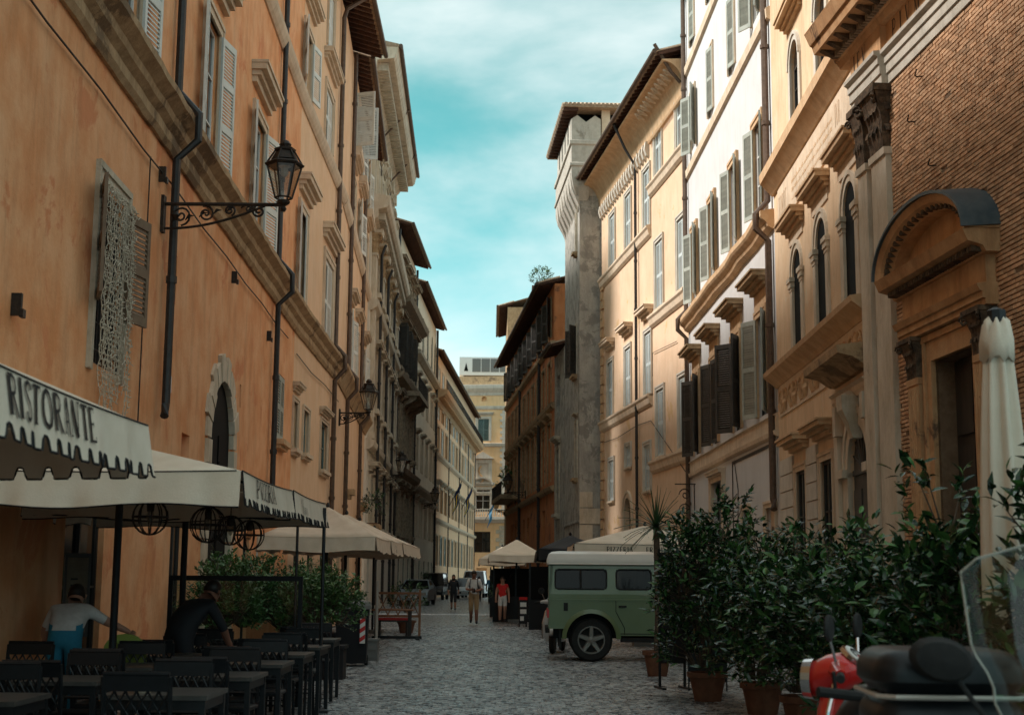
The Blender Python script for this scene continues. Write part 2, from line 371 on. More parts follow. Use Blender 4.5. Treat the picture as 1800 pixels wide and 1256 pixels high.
def leaf(w_, h, mat, rails=(.5,)):
    k = ('leaf', round(w_,2), round(h,2), mat, rails)
    if k not in WC:
        f = MB(); st = min(.075, w_*.14); t = .02
        f.box(0,st,-t,t,0,h).box(w_-st,w_,-t,t,0,h)
        zs = [0, *[h*r for r in rails], h]
        for i, z in enumerate(zs):
            a = z if i == 0 else (z-.12 if i == len(zs)-1 else z-.06); f.box(st,w_-st,-t,t,a,a+.12)
        s = MB(); bounds = []
        for i in range(len(zs)-1):
            lo = zs[i]+(.12 if i == 0 else .06); hi = zs[i+1]-(.12 if i == len(zs)-2 else .06); n = max(3, int((hi-lo)/.062))
            for j in range(n):
                z = lo+(hi-lo)*(j+.5)/n; q = .026
                s.rings([[(x,-.017,z-q),(x,-.011,z-q-.004),(x,.017,z+q-.004),(x,.011,z+q)] for x in (st-.004,w_-st+.004)])
        WC[k] = (f.mesh('shutter', MT[mat]), s.mesh('louvre_slats', MT[mat]))
    return WC[k]
def put_leaf(root, w_, h, x, y, z, ang, mat, rails=(.5,)):
    a, b = leaf(w_, h, mat, rails); o = link('shutter', a, root, (x, y, z), R_(ang)); s = link('louvre_slats', b, o); s['kind'] = 'stuff'; return o
def shutters(root, x0, x1, z0, z1, mat, l=0, r=180, y=-.03, rails=(.5,)):
    """l: angle of the left leaf (0 closed .. -178 open), r: right leaf (180 closed .. 358 open); None leaves it out"""
    w_ = (x1-x0)/2-.005; h = z1-z0
    if l is not None: put_leaf(root, w_, h, x0, y-(.03 if l < -90 else 0), z0, l, mat, rails)
    if r is not None: put_leaf(root, w_, h, x1, y-(.03 if r > 270 else 0), z0, r, mat, rails)
def surround(root, x0, x1, z0, z1, w_=.16, out=.05, mat='trim', bottom=False, name='surround'):
    mb = MB(); mb.box(x0-w_,x0,-out,.04,z0,z1).box(x1,x1+w_,-out,.04,z0,z1).box(x0-w_,x1+w_,-out-.003,.04,z1,z1+w_)
    mb.box(x0-w_*1.02,x0-w_*.62,-out-.025,-out,z0,z1+w_*.6).box(x1+w_*.62,x1+w_*1.02,-out-.025,-out,z0,z1+w_*.6).box(x0-w_*1.02,x1+w_*1.02,-out-.028,-out-.003,z1+w_*.62,z1+w_*1.02)
    if bottom: mb.box(x0-w_,x1+w_,-out-.003,.04,z0-w_,z0)
    return mb.obj(name, MT[mat], root)
def hood(root, x0, x1, z, h=.3, out=.32, mat='trim', name='window_hood'):
    mb = MB()
    for i, (a, b, o) in enumerate(((0,.3,.3),(.3,.55,.55),(.55,.86,.9),(.86,1,1.))):
        mb.box(x0-out*.5*o, x1+out*.5*o, -out*o, .03+i*.002, z+h*a, z+h*b)
    return mb.obj(name, MT[mat], root)
def sill(root, x0, x1, z, out=.16, h=.1, mat='trim', name='sill'):
    mb = MB(); mb.box(x0-.1,x1+.1,-out,.2,z-h,z).box(x0-.06,x1+.06,-out*.6,.03,z-h*1.7,z-h); return mb.obj(name, MT[mat], root)
def cornice(root, x0, x1, pr, mat, name='cornice', seg=1, wob=0., back=.05):
    """pr: list of (out, z) from bottom to top"""
    mb = MB(); rs = []
    for i in range(seg+1):
        x = lerp(x0, x1, i/seg); a = random.uniform(-wob, wob)
        rs.append([(x, -p[0]-a*.4, p[1]+a) for p in pr]+[(x, back, pr[-1][1]+a), (x, back, pr[0][1]+a)])
    mb.rings(rs); return mb.obj(name, MT[mat], root)
def pipe(root, pts, r=.055, mat='pipe', name='drainpipe', bands=True):
    mb = MB(); mb.tube(pts, r, 8)
    if bands:
        for a, b in zip(pts, pts[1:]):
            a, b = Vector(a), Vector(b); n = int((b-a).length/2.2)
            for i in range(1, n+1):
                p = a.lerp(b, i/(n+1)); d = (b-a).normalized()*.05; mb.tube([p-d, p+d], r*1.3, 8)
    return mb.obj(name, MT[mat], root, smooth=True)
def eave(root, x0, x1, z, over=.8, depth=9., pitch=.30, step=.45, mat='rafter', gutter=True, th=.07):
    r = MB(); n = int((x1-x0)/step)
    for i in range(n+1):
        x = lerp(x0+.08, x1-.08, i/max(n,1)); r.prof([(-over+.06, z-.02-over*pitch*0),(.4, z+.40*pitch+over*pitch-.02),(.4, z+.40*pitch+over*pitch-.17),(-over+.06, z-.14)], x-.05, x+.05)
    rf = MB(); rf.prof([(-over, z), (depth*.5, z+pitch*(over+depth*.5)), (depth, z+pitch*over), (depth, z+pitch*over-.12), (depth*.5, z+pitch*(over+depth*.5)-.12), (-over, z-.05+.03)], x0, x1)
    ro = rf.obj('roof', MT['tile'], root)
    tr = MB()
    for i in range(int((x1-x0)/.22)):
        x = x0+.11+i*.22; zc = z+.02; tr.tube([(x,-over-.04,zc-.01),(x,-over+1.2,zc+1.24*pitch)], .075, 6)
    t = tr.obj('tile_ridges', MT['tile'], ro); t['kind'] = 'stuff'
    ra = r.obj('rafter_row', MT[mat], root); ra['kind'] = 'stuff'
    if gutter:
        gm_ = MB(); gm_.tube([(x0-.05,-over-.09,z-.02),(x1+.05,-over-.09,z-.02)], .085, 8); gm_.obj('gutter', MT['pipe'], root, smooth=True)
    return ro
def dentils(root, x0, x1, z0, z1, y0, y1, step, w_, mat, name='dentil', parent=None):
    mb = MB(); n = int((x1-x0)/step)
    for i in range(n):
        x = x0+(i+.5)*(x1-x0)/n; mb.box(x-w_/2, x+w_/2, y0, y1, z0, z1)
    o = mb.obj(name, MT[mat], parent or root); o['kind'] = 'stuff'; return o
def archivolt(root, x0, x1, zs, rise, w_, out, mat, name='arch_band', y=0.):
    mb = MB(); a = arch_pts(x0, x1, zs, 16, rise); b = arch_pts(x0-w_, x1+w_, zs, 16, rise+w_)
    rs = []
    for p, q in zip(a, b): rs.append([(p[0],y-out,p[1]),(q[0],y-out,q[1]),(q[0],y+.03,q[1]),(p[0],y+.03,p[1])])
    mb.rings(rs)
    c = arch_pts(x0-w_*.62, x1+w_*.62, zs, 16, rise+w_*.62); d = arch_pts(x0-w_*1.03, x1+w_*1.03, zs, 16, rise+w_*1.03)
    mb.rings([[(p[0],y-out-.03,p[1]),(q[0],y-out-.03,q[1]),(q[0],y,q[1]),(p[0],y,p[1])] for p, q in zip(c, d)])
    return mb.obj(name, MT[mat], root)
# serif stroke alphabet (unit box: width given, height 1); strokes = polylines with a half-width
GL = {
 'R': (.62, [([(.14,0),(.14,1)],.065), ([(.14,.97),(.36,.97),(.50,.88),(.52,.74),(.46,.58),(.34,.52),(.14,.52)],.035), ([(.30,.52),(.42,.28),(.56,.02),(.62,.02)],.05), ([(.02,.015),(.26,.015)],.015), ([(.02,.985),(.2,.985)],.015)]),
 'P': (.56, [([(.14,0),(.14,1)],.06), ([(.14,.97),(.36,.97),(.48,.87),(.50,.73),(.44,.56),(.34,.48),(.14,.48)],.035), ([(.02,.015),(.26,.015)],.015), ([(.02,.985),(.2,.985)],.015)]),
 'I': (.30, [([(.15,0),(.15,1)],.065), ([(.03,.015),(.27,.015)],.015), ([(.03,.985),(.27,.985)],.015)]),
 'S': (.50, [([(.42,.80),(.40,.93),(.26,.985),(.12,.92),(.09,.76),(.18,.61),(.34,.46),(.43,.30),(.40,.10),(.26,.015),(.12,.06),(.07,.22)],.04)]),
 'T': (.54, [([(.27,0),(.27,1)],.06), ([(.02,.97),(.52,.97)],.028), ([(.02,.99),(.02,.84)],.015), ([(.52,.99),(.52,.84)],.015), ([(.15,.015),(.39,.015)],.015)]),
 'O': (.64, [([(.32,.985),(.16,.90),(.075,.70),(.06,.5),(.075,.30),(.16,.10),(.32,.015),(.48,.10),(.565,.30),(.58,.5),(.565,.70),(.48,.90),(.32,.985)],.045)]),
 'A': (.64, [([(.10,0),(.32,1)],.022), ([(.32,1),(.55,0)],.06), ([(.18,.34),(.46,.34)],.02), ([(.01,.015),(.19,.015)],.015), ([(.42,.015),(.64,.015)],.015)]),
 'N': (.66, [([(.12,0),(.12,1)],.022), ([(.12,.98),(.54,.02)],.06), ([(.54,0),(.54,1)],.022), ([(.02,.015),(.22,.015)],.015), ([(.02,.985),(.16,.985)],.015), ([(.44,.985),(.64,.985)],.015)]),
 'E': (.52, [([(.13,0),(.13,1)],.06), ([(.02,.975),(.45,.975)],.025), ([(.13,.52),(.38,.52)],.022), ([(.02,.025),(.48,.025)],.025), ([(.45,.99),(.45,.85)],.015), ([(.48,.01),(.48,.17)],.015), ([(.38,.60),(.38,.44)],.013)]),
 'Z': (.54, [([(.05,.97),(.48,.97)],.025), ([(.48,.97),(.05,.03)],.055), ([(.05,.03),(.50,.03)],.025), ([(.06,.98),(.06,.83)],.015), ([(.49,.02),(.49,.19)],.015)]),
 'V': (.60, [([(.08,1),(.31,0)],.06), ([(.31,0),(.52,1)],.022), ([(0,.985),(.2,.985)],.015), ([(.42,.985),(.6,.985)],.015)]),
 'M': (.78, [([(.12,0),(.14,1)],.022), ([(.14,1),(.39,.05)],.05), ([(.39,.05),(.62,1)],.022), ([(.62,1),(.65,0)],.06), ([(.03,.015),(.22,.015)],.015), ([(.54,.015),(.76,.015)],.015)]),
 'L': (.50, [([(.13,0),(.13,1)],.06), ([(.02,.025),(.46,.025)],.025), ([(.46,.01),(.46,.2)],.015), ([(.02,.985),(.25,.985)],.015)]),
 'B': (.56, [([(.14,0),(.14,1)],.06), ([(.14,.97),(.36,.97),(.46,.87),(.44,.60),(.34,.52),(.14,.52)],.035), ([(.34,.52),(.48,.42),(.50,.2),(.42,.05),(.3,.025),(.14,.025)],.035)]),
 'D': (.62, [([(.14,0),(.14,1)],.06), ([(.02,.975),(.34,.975),(.5,.85),(.56,.6),(.56,.4),(.5,.15),(.34,.025),(.02,.025)],.035)]),
 ' ': (.3, [])}
def text_mesh(txt, f, h, wsc=1., u0=0., track=.08, bold=1.):
    """flat printed letters; f(u,v) -> 3d point on the carrier, u along, v up, metres"""
    out = []; u = u0
    for ch in txt:
        wd, st = GL[ch]; mb = MB(); out.append(mb)
        for pts, hw in st:
            P = []
            for a, b in zip(pts, pts[1:]):
                n = max(1, int(math.hypot(b[0]-a[0], b[1]-a[1])*h/.04))
                P += [(lerp(a[0],b[0],i/n), lerp(a[1],b[1],i/n)) for i in range(n)]
            P.append(pts[-1]); Q = []
            for i, p in enumerate(P):
                a = P[max(i-1,0)]; b = P[min(i+1,len(P)-1)]; dx, dy = (b[0]-a[0])*wsc, b[1]-a[1]; l = math.hypot(dx,dy) or 1
                nx, ny = -dy/l*hw*bold, dx/l*hw*bold
                Q.append((f(u+(p[0]*wsc+nx)*h, (p[1]+ny)*h), f(u+(p[0]*wsc-nx)*h, (p[1]-ny)*h)))
            for (a, b), (c, d) in zip(Q, Q[1:]): mb.poly([a, b, d, c])
        u += (wd+track)*wsc*h
    return out, u
def lettering(parent, mat, *a):
    for mb in text_mesh(*a)[0]:
        if mb.f: mb.obj('letter', MT[mat], parent, fix=False)
# ================= left side =================
A0=(-4.724,8.); A1=(-5.49,35.38); B1=(-5.57,45.2); C1=(-6.36,61.4)
# ---- orange palazzo ----
la, Lla = building('palazzo', 'tall orange stucco palazzo with brown moulded ledge and stone arched doorway', 'building', A0, A1)
WX = [(8.8,10.05),(14.45,15.75),(19.75,21.25)]
ops = [(a,b,8.35,10.85) for a,b in WX]+[(a,b,14.25,15.8) for a,b in WX]+[(3.2,4.4,8.35,10.85),(-2.4,-1.2,8.35,10.85)]
ops += [(8.55,9.75,4.0,6.15),(12.82,13.1,5.55,6.3),(14.0,14.62,3.32,3.72),(16.25,18.55,0,5.0,3.85),(7.9,9.6,0,2.75),(13.5,14.5,0,2.45),(24.6,25.8,4.65,6.2),(20.4,21.2,0,2.3),(22.2,22.9,1.0,2.4),(19.3,19.5,4.75,5.2),(5.2,5.35,3.0,3.35)]
wall(la, -12, Lla, 0, 19.9, ops, 'orange', 11)
cornice(la, -12, Lla, [(.05,7.62),(.10,7.70),(.10,7.84),(.19,7.92),(.21,8.02),(.31,8.10),(.35,8.13),(.36,8.22),(.12,8.27)], 'trim_dark', 'ledge', 120, .012)
cornice(la, -12, Lla, [(.04,13.55),(.10,13.62),(.16,13.75),(.18,13.85),(.05,13.9)], 'trim', 'ledge', 1)
for i, (a, b) in enumerate(WX+[(3.2,4.4)]):
    surround(la, a, b, 8.35, 10.85, .2, .04, 'trim'); window(la, a, b, 8.35, 10.85, .08)
    shutters(la, a, b, 8.32, 10.83, 'shutter_white', (-172,-171,-170,-173)[i], (351,349,347,352)[i], rails=(.36,.68))
    hood(la, a-.3, b+.3, 11.35, .42, .34, 'trim')
for a, b in WX: window(la, a, b, 14.25, 15.8, .08, bars=1); shutters(la, a, b, 14.22, 15.8, 'shutter_white', -173, 352)
# ledge bracket blocks below eave are out of view; ground floor
sr = surround(la, 8.55, 9.75, 3.9, 6.2, .2, .035, 'stone'); window(la, 8.55, 9.75, 4.0, 6.15, .07, 'darkwood', 1)
put_leaf(la, .6, 1.4, 8.5, -.06, 4.72, -162, 'shutter_brown', (.5,)); put_leaf(la, .6, 1.4, 9.82, -.06, 4.72, 347, 'shutter_brown', (.5,))
gr = MB()
for i in range(5): gr.tube([(8.65+i*.25,-.03,4.0),(8.65+i*.25,-.03,5.9)], .012, 5)
for i in range(6): gr.tube([(8.55,-.03,4.15+i*.32),(9.75,-.03,4.15+i*.32)], .010, 5)
gr.obj('window_grille', MT['iron'], la)
window(la, 7.9, 9.6, 0, 2.75, .07, 'darkwood', 1, 'door'); window(la, 13.5, 14.5, 0, 2.45, .07, 'darkwood', 1, 'door')
window(la, 20.4, 21.2, 0, 2.3, .07, 'darkwood', 1, 'door'); window(la, 22.2, 22.9, 1.0, 2.4, .07, 'white_paint', 1)
put_leaf(la, .6, 1.5, 24.6, .02, 4.68, 0, 'shutter_green'); put_leaf(la, .6, 1.5, 25.8, .02, 4.68, 180, 'shutter_green'); sill(la, 24.6, 25.8, 4.65, .2, .12, 'trim_orange')
pd = MB(); pd.box(16.27,18.53,.04,.1,0,4.95).box(17.38,17.42,.02,.06,0,4.0)
for i in range(3):
    for j in (16.5, 17.5): pd.box(j,j+.75,.02,.06,.3+i*1.15,1.25+i*1.15)
pd.obj('portal_door', MT['dark'], la)
# voussoirs and jamb blocks round the arch
nV = 13
for i in range(nV):
    t0, t1 = PI*(i+.04)/nV, PI*(i+.96)/nV; mb = MB(); ro = 1.62 if i % 2 else 1.5; out = .05+.012*(i % 3)
    rs = []
    for k in range(4):
        t = lerp(t0,t1,k/3); c, s = -math.cos(t), math.sin(t)
        rs.append([(17.4+1.13*c,-out,3.85+1.13*s),(17.4+ro*c,-out,3.85+ro*s),(17.4+ro*c,.04,3.85+ro*s),(17.4+1.13*c,.04,3.85+1.13*s)])
    mb.rings(rs).obj('voussoir', MT['travertine'], la)
for sx in (-1, 1):
    for i in range(9):
        w_ = .47 if i % 2 else .33; x0 = 17.4+sx*1.13; x1 = x0+sx*w_; MB().box(min(x0,x1),max(x0,x1),-.05-.01*(i%3),.04,.02+i*.425,.42+i*.425).obj('jamb_stone', MT['travertine'], la)
pipe(la, [(12.2,-.10,19.7),(12.2,-.10,8.6),(12.2,-.42,8.24),(12.2,-.42,7.85),(12.2,-.12,7.55),(12.2,-.12,3.95),(12.05,-.14,3.75)], .062, 'pipe_black')
pipe(la, [(23.4,-.10,19.7),(23.4,-.10,8.6),(23.4,-.42,8.24),(23.4,-.42,7.85),(23.4,-.12,7.55),(23.4,-.12,2.6)], .062, 'pipe_black')
for (x, z) in ((11.6,7.05),(17.9,6.9),(22.6,6.6),(5.6,4.0)): MB().box(x,x+.05,-.10,.02,z,z+.22).box(x-.02,x+.07,-.13,-.09,z-.02,z+.06).obj('wall_hook', MT['iron'], la)
MB().box(12.9,13.0,-.02,.01,4.2,4.45).obj('name_plate', MT['white_paint'], la)
eave(la, -12, Lla, 20.05, .9, 11)
pipe(la, [(-5,-.04,7.2)]+[(-5+i*2.2,-.05,7.2-.04*(i % 2)) for i in range(1,15)], .012, 'iron', 'cable', False)
pipe(la, [(10.9,-.04,7.2),(10.9,-.04,3.0)], .010, 'iron', 'cable', False)
# hanging curtain of fairy lights on the shuttered window
cl = thing('curtain_lights', 'tangled curtain of pale fairy light strings hanging over a small grilled window', 'lights', (A0[0],A0[1],0), la.rotation_euler.z)
random.seed(11); mb = MB(); bl = MB()
for i in range(22):
    x = 8.5+i*.066+random.uniform(-.02,.02); z = 6.2-.02*i*0; zb = random.uniform(3.2,3.9) if 2 < i < 15 else random.uniform(2.9,4.4)
    if 15 <= i <= 17: zb = 5.2
    P = [(x, -.10, z+.02*math.sin(i))]
    while z > zb: z -= .07; P.append((x+random.uniform(-.01,.01), -.10-random.uniform(0,.04), z))
    mb.tube(P, .006, 4)
    for p in P[1:]:
        for _ in range(2): q = (p[0]+random.uniform(-.04,.04), p[1]-random.uniform(.0,.04), p[2]+random.uniform(-.015,.02)); bl.tube([p,q], .006, 4)
for k in range(9):
    z = 6.1-k*.28; mb.tube([(8.55+j*.1,-.13+random.uniform(-.02,.02),z+random.uniform(-.06,.06)) for j in range(16)], .006, 4)
mb.obj('wire', MT['wire'], cl, fix=False); b_ = bl.obj('bulb_twigs', MT['wire'], cl, fix=False); b_['kind'] = 'stuff'

# ---- peach house (two shallow fronts) ----
lb, Llb = building('town_house', 'peach stucco house continuing the orange palazzo, with thick brown drainpipes', 'building', A1, B1)
ops = [(-.0+.05,1.35,8.4,10.85),(5.45,7.55,8.4,10.85),(.05,1.45,14.2,15.8),(4.6,6.4,14.2,15.8),(4.6,6.0,17.0,18.9),(.5,1.6,17.0,18.9),(.05,.85,4.7,5.9),(1.9,3.0,4.75,5.9),(5.6,7.2,4.6,6.0),(1.0,2.0,0,2.5),(3.6,4.6,0,2.6),(6.4,7.4,0,2.6),(8.9,9.0,5.0,5.8)]
wall(lb, .004, Llb, 0, 19.9, ops, 'peach', 11)
cornice(lb, .004, Llb, [(.05,7.62),(.10,7.70),(.10,7.84),(.19,7.92),(.21,8.02),(.31,8.10),(.35,8.13),(.36,8.22),(.12,8.27)], 'trim_dark', 'ledge', 24, .012)
cornice(lb, .004, Llb, [(.04,13.55),(.10,13.62),(.16,13.75),(.18,13.85),(.05,13.9)], 'trim', 'ledge')
surround(lb, .05, 1.35, 8.4, 10.85, .24, .05); window(lb, .05, 1.35, 8.4, 10.85, .08); shutters(lb, .05, 1.35, 8.4, 10.85, 'shutter_white', -170, 188, rails=(.36,.68)); hood(lb, -.0+.02, 2.0, 11.35, .42, .34)
surround(lb, 5.45, 7.55, 8.4, 10.85, .24, .05); shutters(lb, 5.45, 7.55, 8.4, 10.85, 'shutter_white', 0, 180, .03); hood(lb, 5.1, 7.9, 11.35, .42, .34)
window(lb, .05, 1.45, 14.2, 15.8); shutters(lb, .05, 1.45, 14.2, 15.8, 'shutter_white', -168, 350); surround(lb, .05, 1.45, 14.2, 15.8, .18, .04); hood(lb, 0.02, 1.8, 16.45, .32, .3)
surround(lb, 4.6, 6.4, 14.2, 15.8, .18, .04); shutters(lb, 4.6, 6.4, 14.2, 15.8, 'shutter_white', 0, 180, .03); hood(lb, 4.2, 6.8, 16.45, .32, .3)
for a, b in ((4.6,6.0),(.5,1.6)): surround(lb, a, b, 17, 18.9, .16, .04); shutters(lb, a, b, 17, 18.9, 'shutter_white', 0, 180, .03)
for (a, b, c, d) in ((.05,.85,4.7,5.9),(1.9,3.0,4.75,5.9),(5.6,7.2,4.6,6.0)):
    surround(lb, a, b, c, d, .12, .03, 'trim'); window(lb, a, b, c, d, .07, 'shutter_teal', 1); sill(lb, a, b, c, .16, .1)
hood(lb, 0.02, 1.0, 6.15, .22, .2); hood(lb, 5.4, 7.4, 6.2, .2, .2)
for a, b, d in ((1.0,2.0,2.5),(3.6,4.6,2.6),(6.4,7.4,2.6)): window(lb, a, b, 0, d, .07, 'darkwood', 1, 'door')
pipe(lb, [(8.2,-.75,20.0),(7.9,-.2,19.5),(7.9,-.11,19.2),(7.9,-.11,8.6),(7.9,-.42,8.24),(7.9,-.42,7.85),(7.9,-.12,7.5),(7.9,-.12,.3)], .075)
pipe(lb, [(.2,-.04,7.1),(3,-.05,7.02),(6,-.05,7.1),(9.6,-.05,7.05)], .012, 'iron', 'cable', False)
MB().box(4.9,5.25,-.12,.01,2.9,3.4).obj('meter_box', MT['grille_grey'], lb)
eave(lb, 0.004, Llb+3.6, 20.05, .9, 11)
lc, Llc = building('town_house', 'narrow peach house with dark rafters under its eave and white open shutters', 'building', B1, C1)
ops = [(a,a+1.5,z0,z1) for a in (4.4,8.2,13.2) for (z0,z1) in ((8.5,10.8),(14.2,15.8),(16.9,18.9))]+[(5.0,5.5,4.6,6.2),(13.5,14.8,4.6,6.0),(1.5,2.6,0,2.6),(6.5,7.8,0,2.7),(12.2,13.2,0,2.6)]
wall(lc, .004, Llc, 0, 19.9, ops, 'peach', 11)
for z0, z1 in ((7.62,8.27),): cornice(lc, .004, Llc, [(.05,z0),(.10,z0+.1),(.2,z0+.3),(.34,z0+.5),(.35,z1-.05),(.1,z1)], 'trim_dark', 'ledge', 20, .01)
cornice(lc, .004, Llc, [(.04,13.5),(.14,13.65),(.18,13.85),(.05,13.9)], 'trim', 'ledge')
for i, a in enumerate((4.4,8.2,13.2)):
    for k, (z0,z1) in enumerate(((8.5,10.8),(14.2,15.8),(16.9,18.9))):
        surround(lc, a, a+1.5, z0, z1, .16, .04)
        if k == 2: window(lc, a, a+1.5, z0, z1); shutters(lc, a, a+1.5, z0, z1, 'shutter_white', *((-112,278) if i == 0 else (-168,350)))
        elif (i+k) % 2: shutters(lc, a, a+1.5, z0, z1, 'shutter_white', 0, 180, .03)
        else: window(lc, a, a+1.5, z0, z1); shutters(lc, a, a+1.5, z0, z1, 'shutter_white', -170, 350)
        if k < 2: hood(lc, a-.25, a+1.75, z1+.5, .32, .3)
        else: sill(lc, a, a+1.5, z0, .3, .25)
for (a, b, c, d) in ((5.0,5.5,4.6,6.2),(13.5,14.8,4.6,6.0)): window(lc, a, b, c, d, .07, 'darkwood', 1); sill(lc, a, b, c, .3, .2, 'trim_dark')
for a, b, d in ((1.5,2.6,2.6),(6.5,7.8,2.7),(12.2,13.2,2.6)): window(lc, a, b, 0, d, .07, 'darkwood', 1, 'door')
pipe(lc, [(3.0,-.11,19.9),(3.0,-.11,8.6),(3.0,-.42,8.24),(3.0,-.42,7.85),(3.0,-.12,7.5),(3.0,-.12,.3)], .075)
pipe(lc, [(11.4,-.5,20.0),(11.0,-.11,19.4),(11.0,-.11,8.6),(11.0,-.42,8.24),(11.0,-.42,7.85),(11.0,-.12,7.5),(11.0,-.12,.3)], .075)
mb = MB(); mb.box(12.0,14.6,-.9,.02,3.5,3.66); bl_ = mb.obj('balcony', MT['trim_dark'], lc)
mb = MB(); mb.box(12.0,14.6,-.88,-.84,4.6,4.64)
for i in range(14): mb.tube([(12.02+i*.197,-.86,3.66),(12.02+i*.197,-.86,4.6)], .014, 5)
mb.box(12.0,12.04,-.88,0,4.6,4.64); mb.obj('railing', MT['iron'], bl_)
eave(lc, 3.62, Llc, 20.0, .58, 11)

# ---- pale pilastered palazzo with attic ----
l2, Ll2 = building('palazzo', 'pale grey stone palazzo with pilasters and two bracketed cornices beyond the alley', 'building', (-6.44,63.2), (-6.99,83.6))
L = 20.4
wn = [1.8+i*2.75 for i in range(7)]
ops = [(x,x+1.1,z0,z1) for x in wn for (z0,z1) in ((9.2,11.6),(14.6,16.9),(3.9,6.0))]+[(x,x+1.1,0,2.7) for x in wn[::2]]
wall(l2, 0, Ll2, 0, 18.2, ops, 'palegrey', 12)
for x in wn:
    for (z0,z1) in ((9.2,11.6),(14.6,16.9),(3.9,6.0)):
        surround(l2, x, x+1.1, z0, z1, .2, .09, 'travertine'); window(l2, x, x+1.1, z0, z1, .08, 'white_paint', 1); hood(l2, x-.25, x+1.35, z1+.35, .4, .5, 'travertine'); sill(l2, x-.1, x+1.2, z0, .38, .22, 'travertine')
for x in wn[::2]: window(l2, x, x+1.1, 0, 2.7, .08, 'darkwood', 1, 'door')
def pilaster(root, x, w_, z0, z1, out=.16, mat='travertine', capn=True):
    mb = MB(); mb.box(x-w_/2,x+w_/2,-out,.03,z0,z1).box(x-w_/2-.06,x+w_/2+.06,-out-.06,.03,z0,z0+.3)
    if capn: mb.box(x-w_/2-.06,x+w_/2+.06,-out-.06,.03,z1-.12,z1)
    p = mb.obj('pilaster', MT[mat], root)
    if capn: capital(root, x, w_, z1, w_*1.25, out, p, 'trim_dark')
    return p
def capital(root, x, w_, z, h, out, par, mat='soot'):
    mb = MB(); random.seed(int(x*10))
    mb.rings([[(x-a,-out-b,zz),(x+a,-out-b,zz),(x+a,.02,zz),(x-a,.02,zz)] for a,b,zz in ((w_*.46,0.01,z),(w_*.46,.02,z+h*.5),(w_*.62,w_*.22,z+h*.88),(w_*.66,w_*.28,z+h*.89),(w_*.66,w_*.28,z+h))])
    def acanth(px, py, zz, ph, sc, nx):
        n = 5; rs = []
        for i in range(n+1):
            t = i/n; o_ = .10*sc*math.sin(t*PI*.6)+.20*sc*max(0,t-.55)*2; dz = ph*(t if t < .8 else .8-(t-.8)*1.2); wd = .5*sc*(.55+.6*math.sin(PI*min(1,t*1.05)))*.5
            rs.append([(px+nx*o_-wd*(1-abs(nx)),py-o_*(1-abs(nx)*1)-wd*abs(nx),zz+dz),(px+nx*(o_+.05*sc),py-(o_+.05*sc)*(1-abs(nx)),zz+dz),(px+nx*o_+wd*(1-abs(nx)),py-o_*(1-abs(nx))+wd*abs(nx),zz+dz)])
        mb.rings(rs)
    for row, (zz, ph, k) in enumerate(((z,h*.45,3),(z+h*.32,h*.48,4))):
        for i in range(k): acanth(x+w_*(-.42+.84*(i+.5)/k), -out, zz, ph, w_*.55, 0)
        for s in (-1,1): acanth(x+s*w_*.46, -out*.4, zz, ph, w_*.5, s)
    for s in (-1, 1):
        for (r0) in (.17,):
            c = (x+s*w_*.55, -out-w_*.24, z+h*.78); P = []
            for i in range(15): t = i*.62; r = w_*r0*(1-i/17); P.append((c[0]+s*r*math.cos(t)*.8, c[1]-r*math.cos(t)*.5, c[2]+r*math.sin(t)))
            mb.tube(P, w_*.05, 5)
    o = mb.obj('capital', MT[mat], par); return o
random.seed(5)
for i in range(8): pilaster(l2, .7+i*2.75, .75, 7.7, 16.2, .22)
cornice(l2, -.03, Ll2, [(.1,7.2),(.3,7.35),(.34,7.6),(.1,7.7)], 'travertine', 'ledge'); cornice(l2, -.03, Ll2, [(.1,13.5),(.35,13.7),(.4,13.95),(.1,14.05)], 'travertine', 'ledge')
c_ = cornice(l2, -.85, Ll2+.4, [(.12,17.15),(.16,17.5),(.3,17.6),(.34,17.95),(.7,18.05),(.82,18.2),(.86,18.55),(.2,18.7)], 'travertine', 'main_cornice'); dentils(l2, -.3, Ll2, 17.62, 17.93, -.62, -.3, .34, .2, 'stone', 'modillion', c_)
for i in range(8): 
    mb = MB(); x = .7+i*2.75; mb.box(x-.35,x+.35,-.5,.03,16.95,17.3); mb.obj('bracket_block', MT['travertine'], l2)
ops = [(x+.1,x+.9,19.6,21.6) for x in wn]+[(x+.2,x+.8,22.6,23.6) for x in wn]
wall(l2, 0, Ll2, 18.2, 25., ops, 'palegrey', 12, name='attic_wall', y=.35)
for x in wn: surround(l2, x+.1, x+.9, 19.6, 21.6, .2, -.24, 'travertine'); window(l2, x+.1, x+.9, 19.6, 21.6, .5, 'white_paint', 1); hood(l2, x-.15, x+1.15, 21.9, .35, .2, 'travertine')
for i in range(8): MB().box(.45+i*2.75,.95+i*2.75,.14,.4,18.7,24.2).box(.35+i*2.75,1.05+i*2.75,.04,.4,23.7,24.25).obj('pilaster', MT['travertine'], l2)
c_ = cornice(l2, -.95, Ll2+.2, [(-.2,24.1),(-.1,24.4),(.1,24.6),(.14,24.95),(.9,25.05),(1.0,25.2),(1.1,25.6),(0,25.7)], 'travertine', 'attic_cornice', back=.5); dentils(l2, -.6, Ll2, 24.6, 24.97, -.62, .0, .42, .22, 'stone', 'modillion', c_)
rf = MB(); rf.prof([(-1.12,25.72),(6,27.3),(12.3,25.7),(12.3,25.6),(-1.12,25.6)], -.98, Ll2+.25); rf.obj('roof', MT['tile'], l2)
pipe(l2, [(-.9,-1.2,25.66),(Ll2+.25,-1.2,25.66)], .1, 'pipe', 'gutter', False)
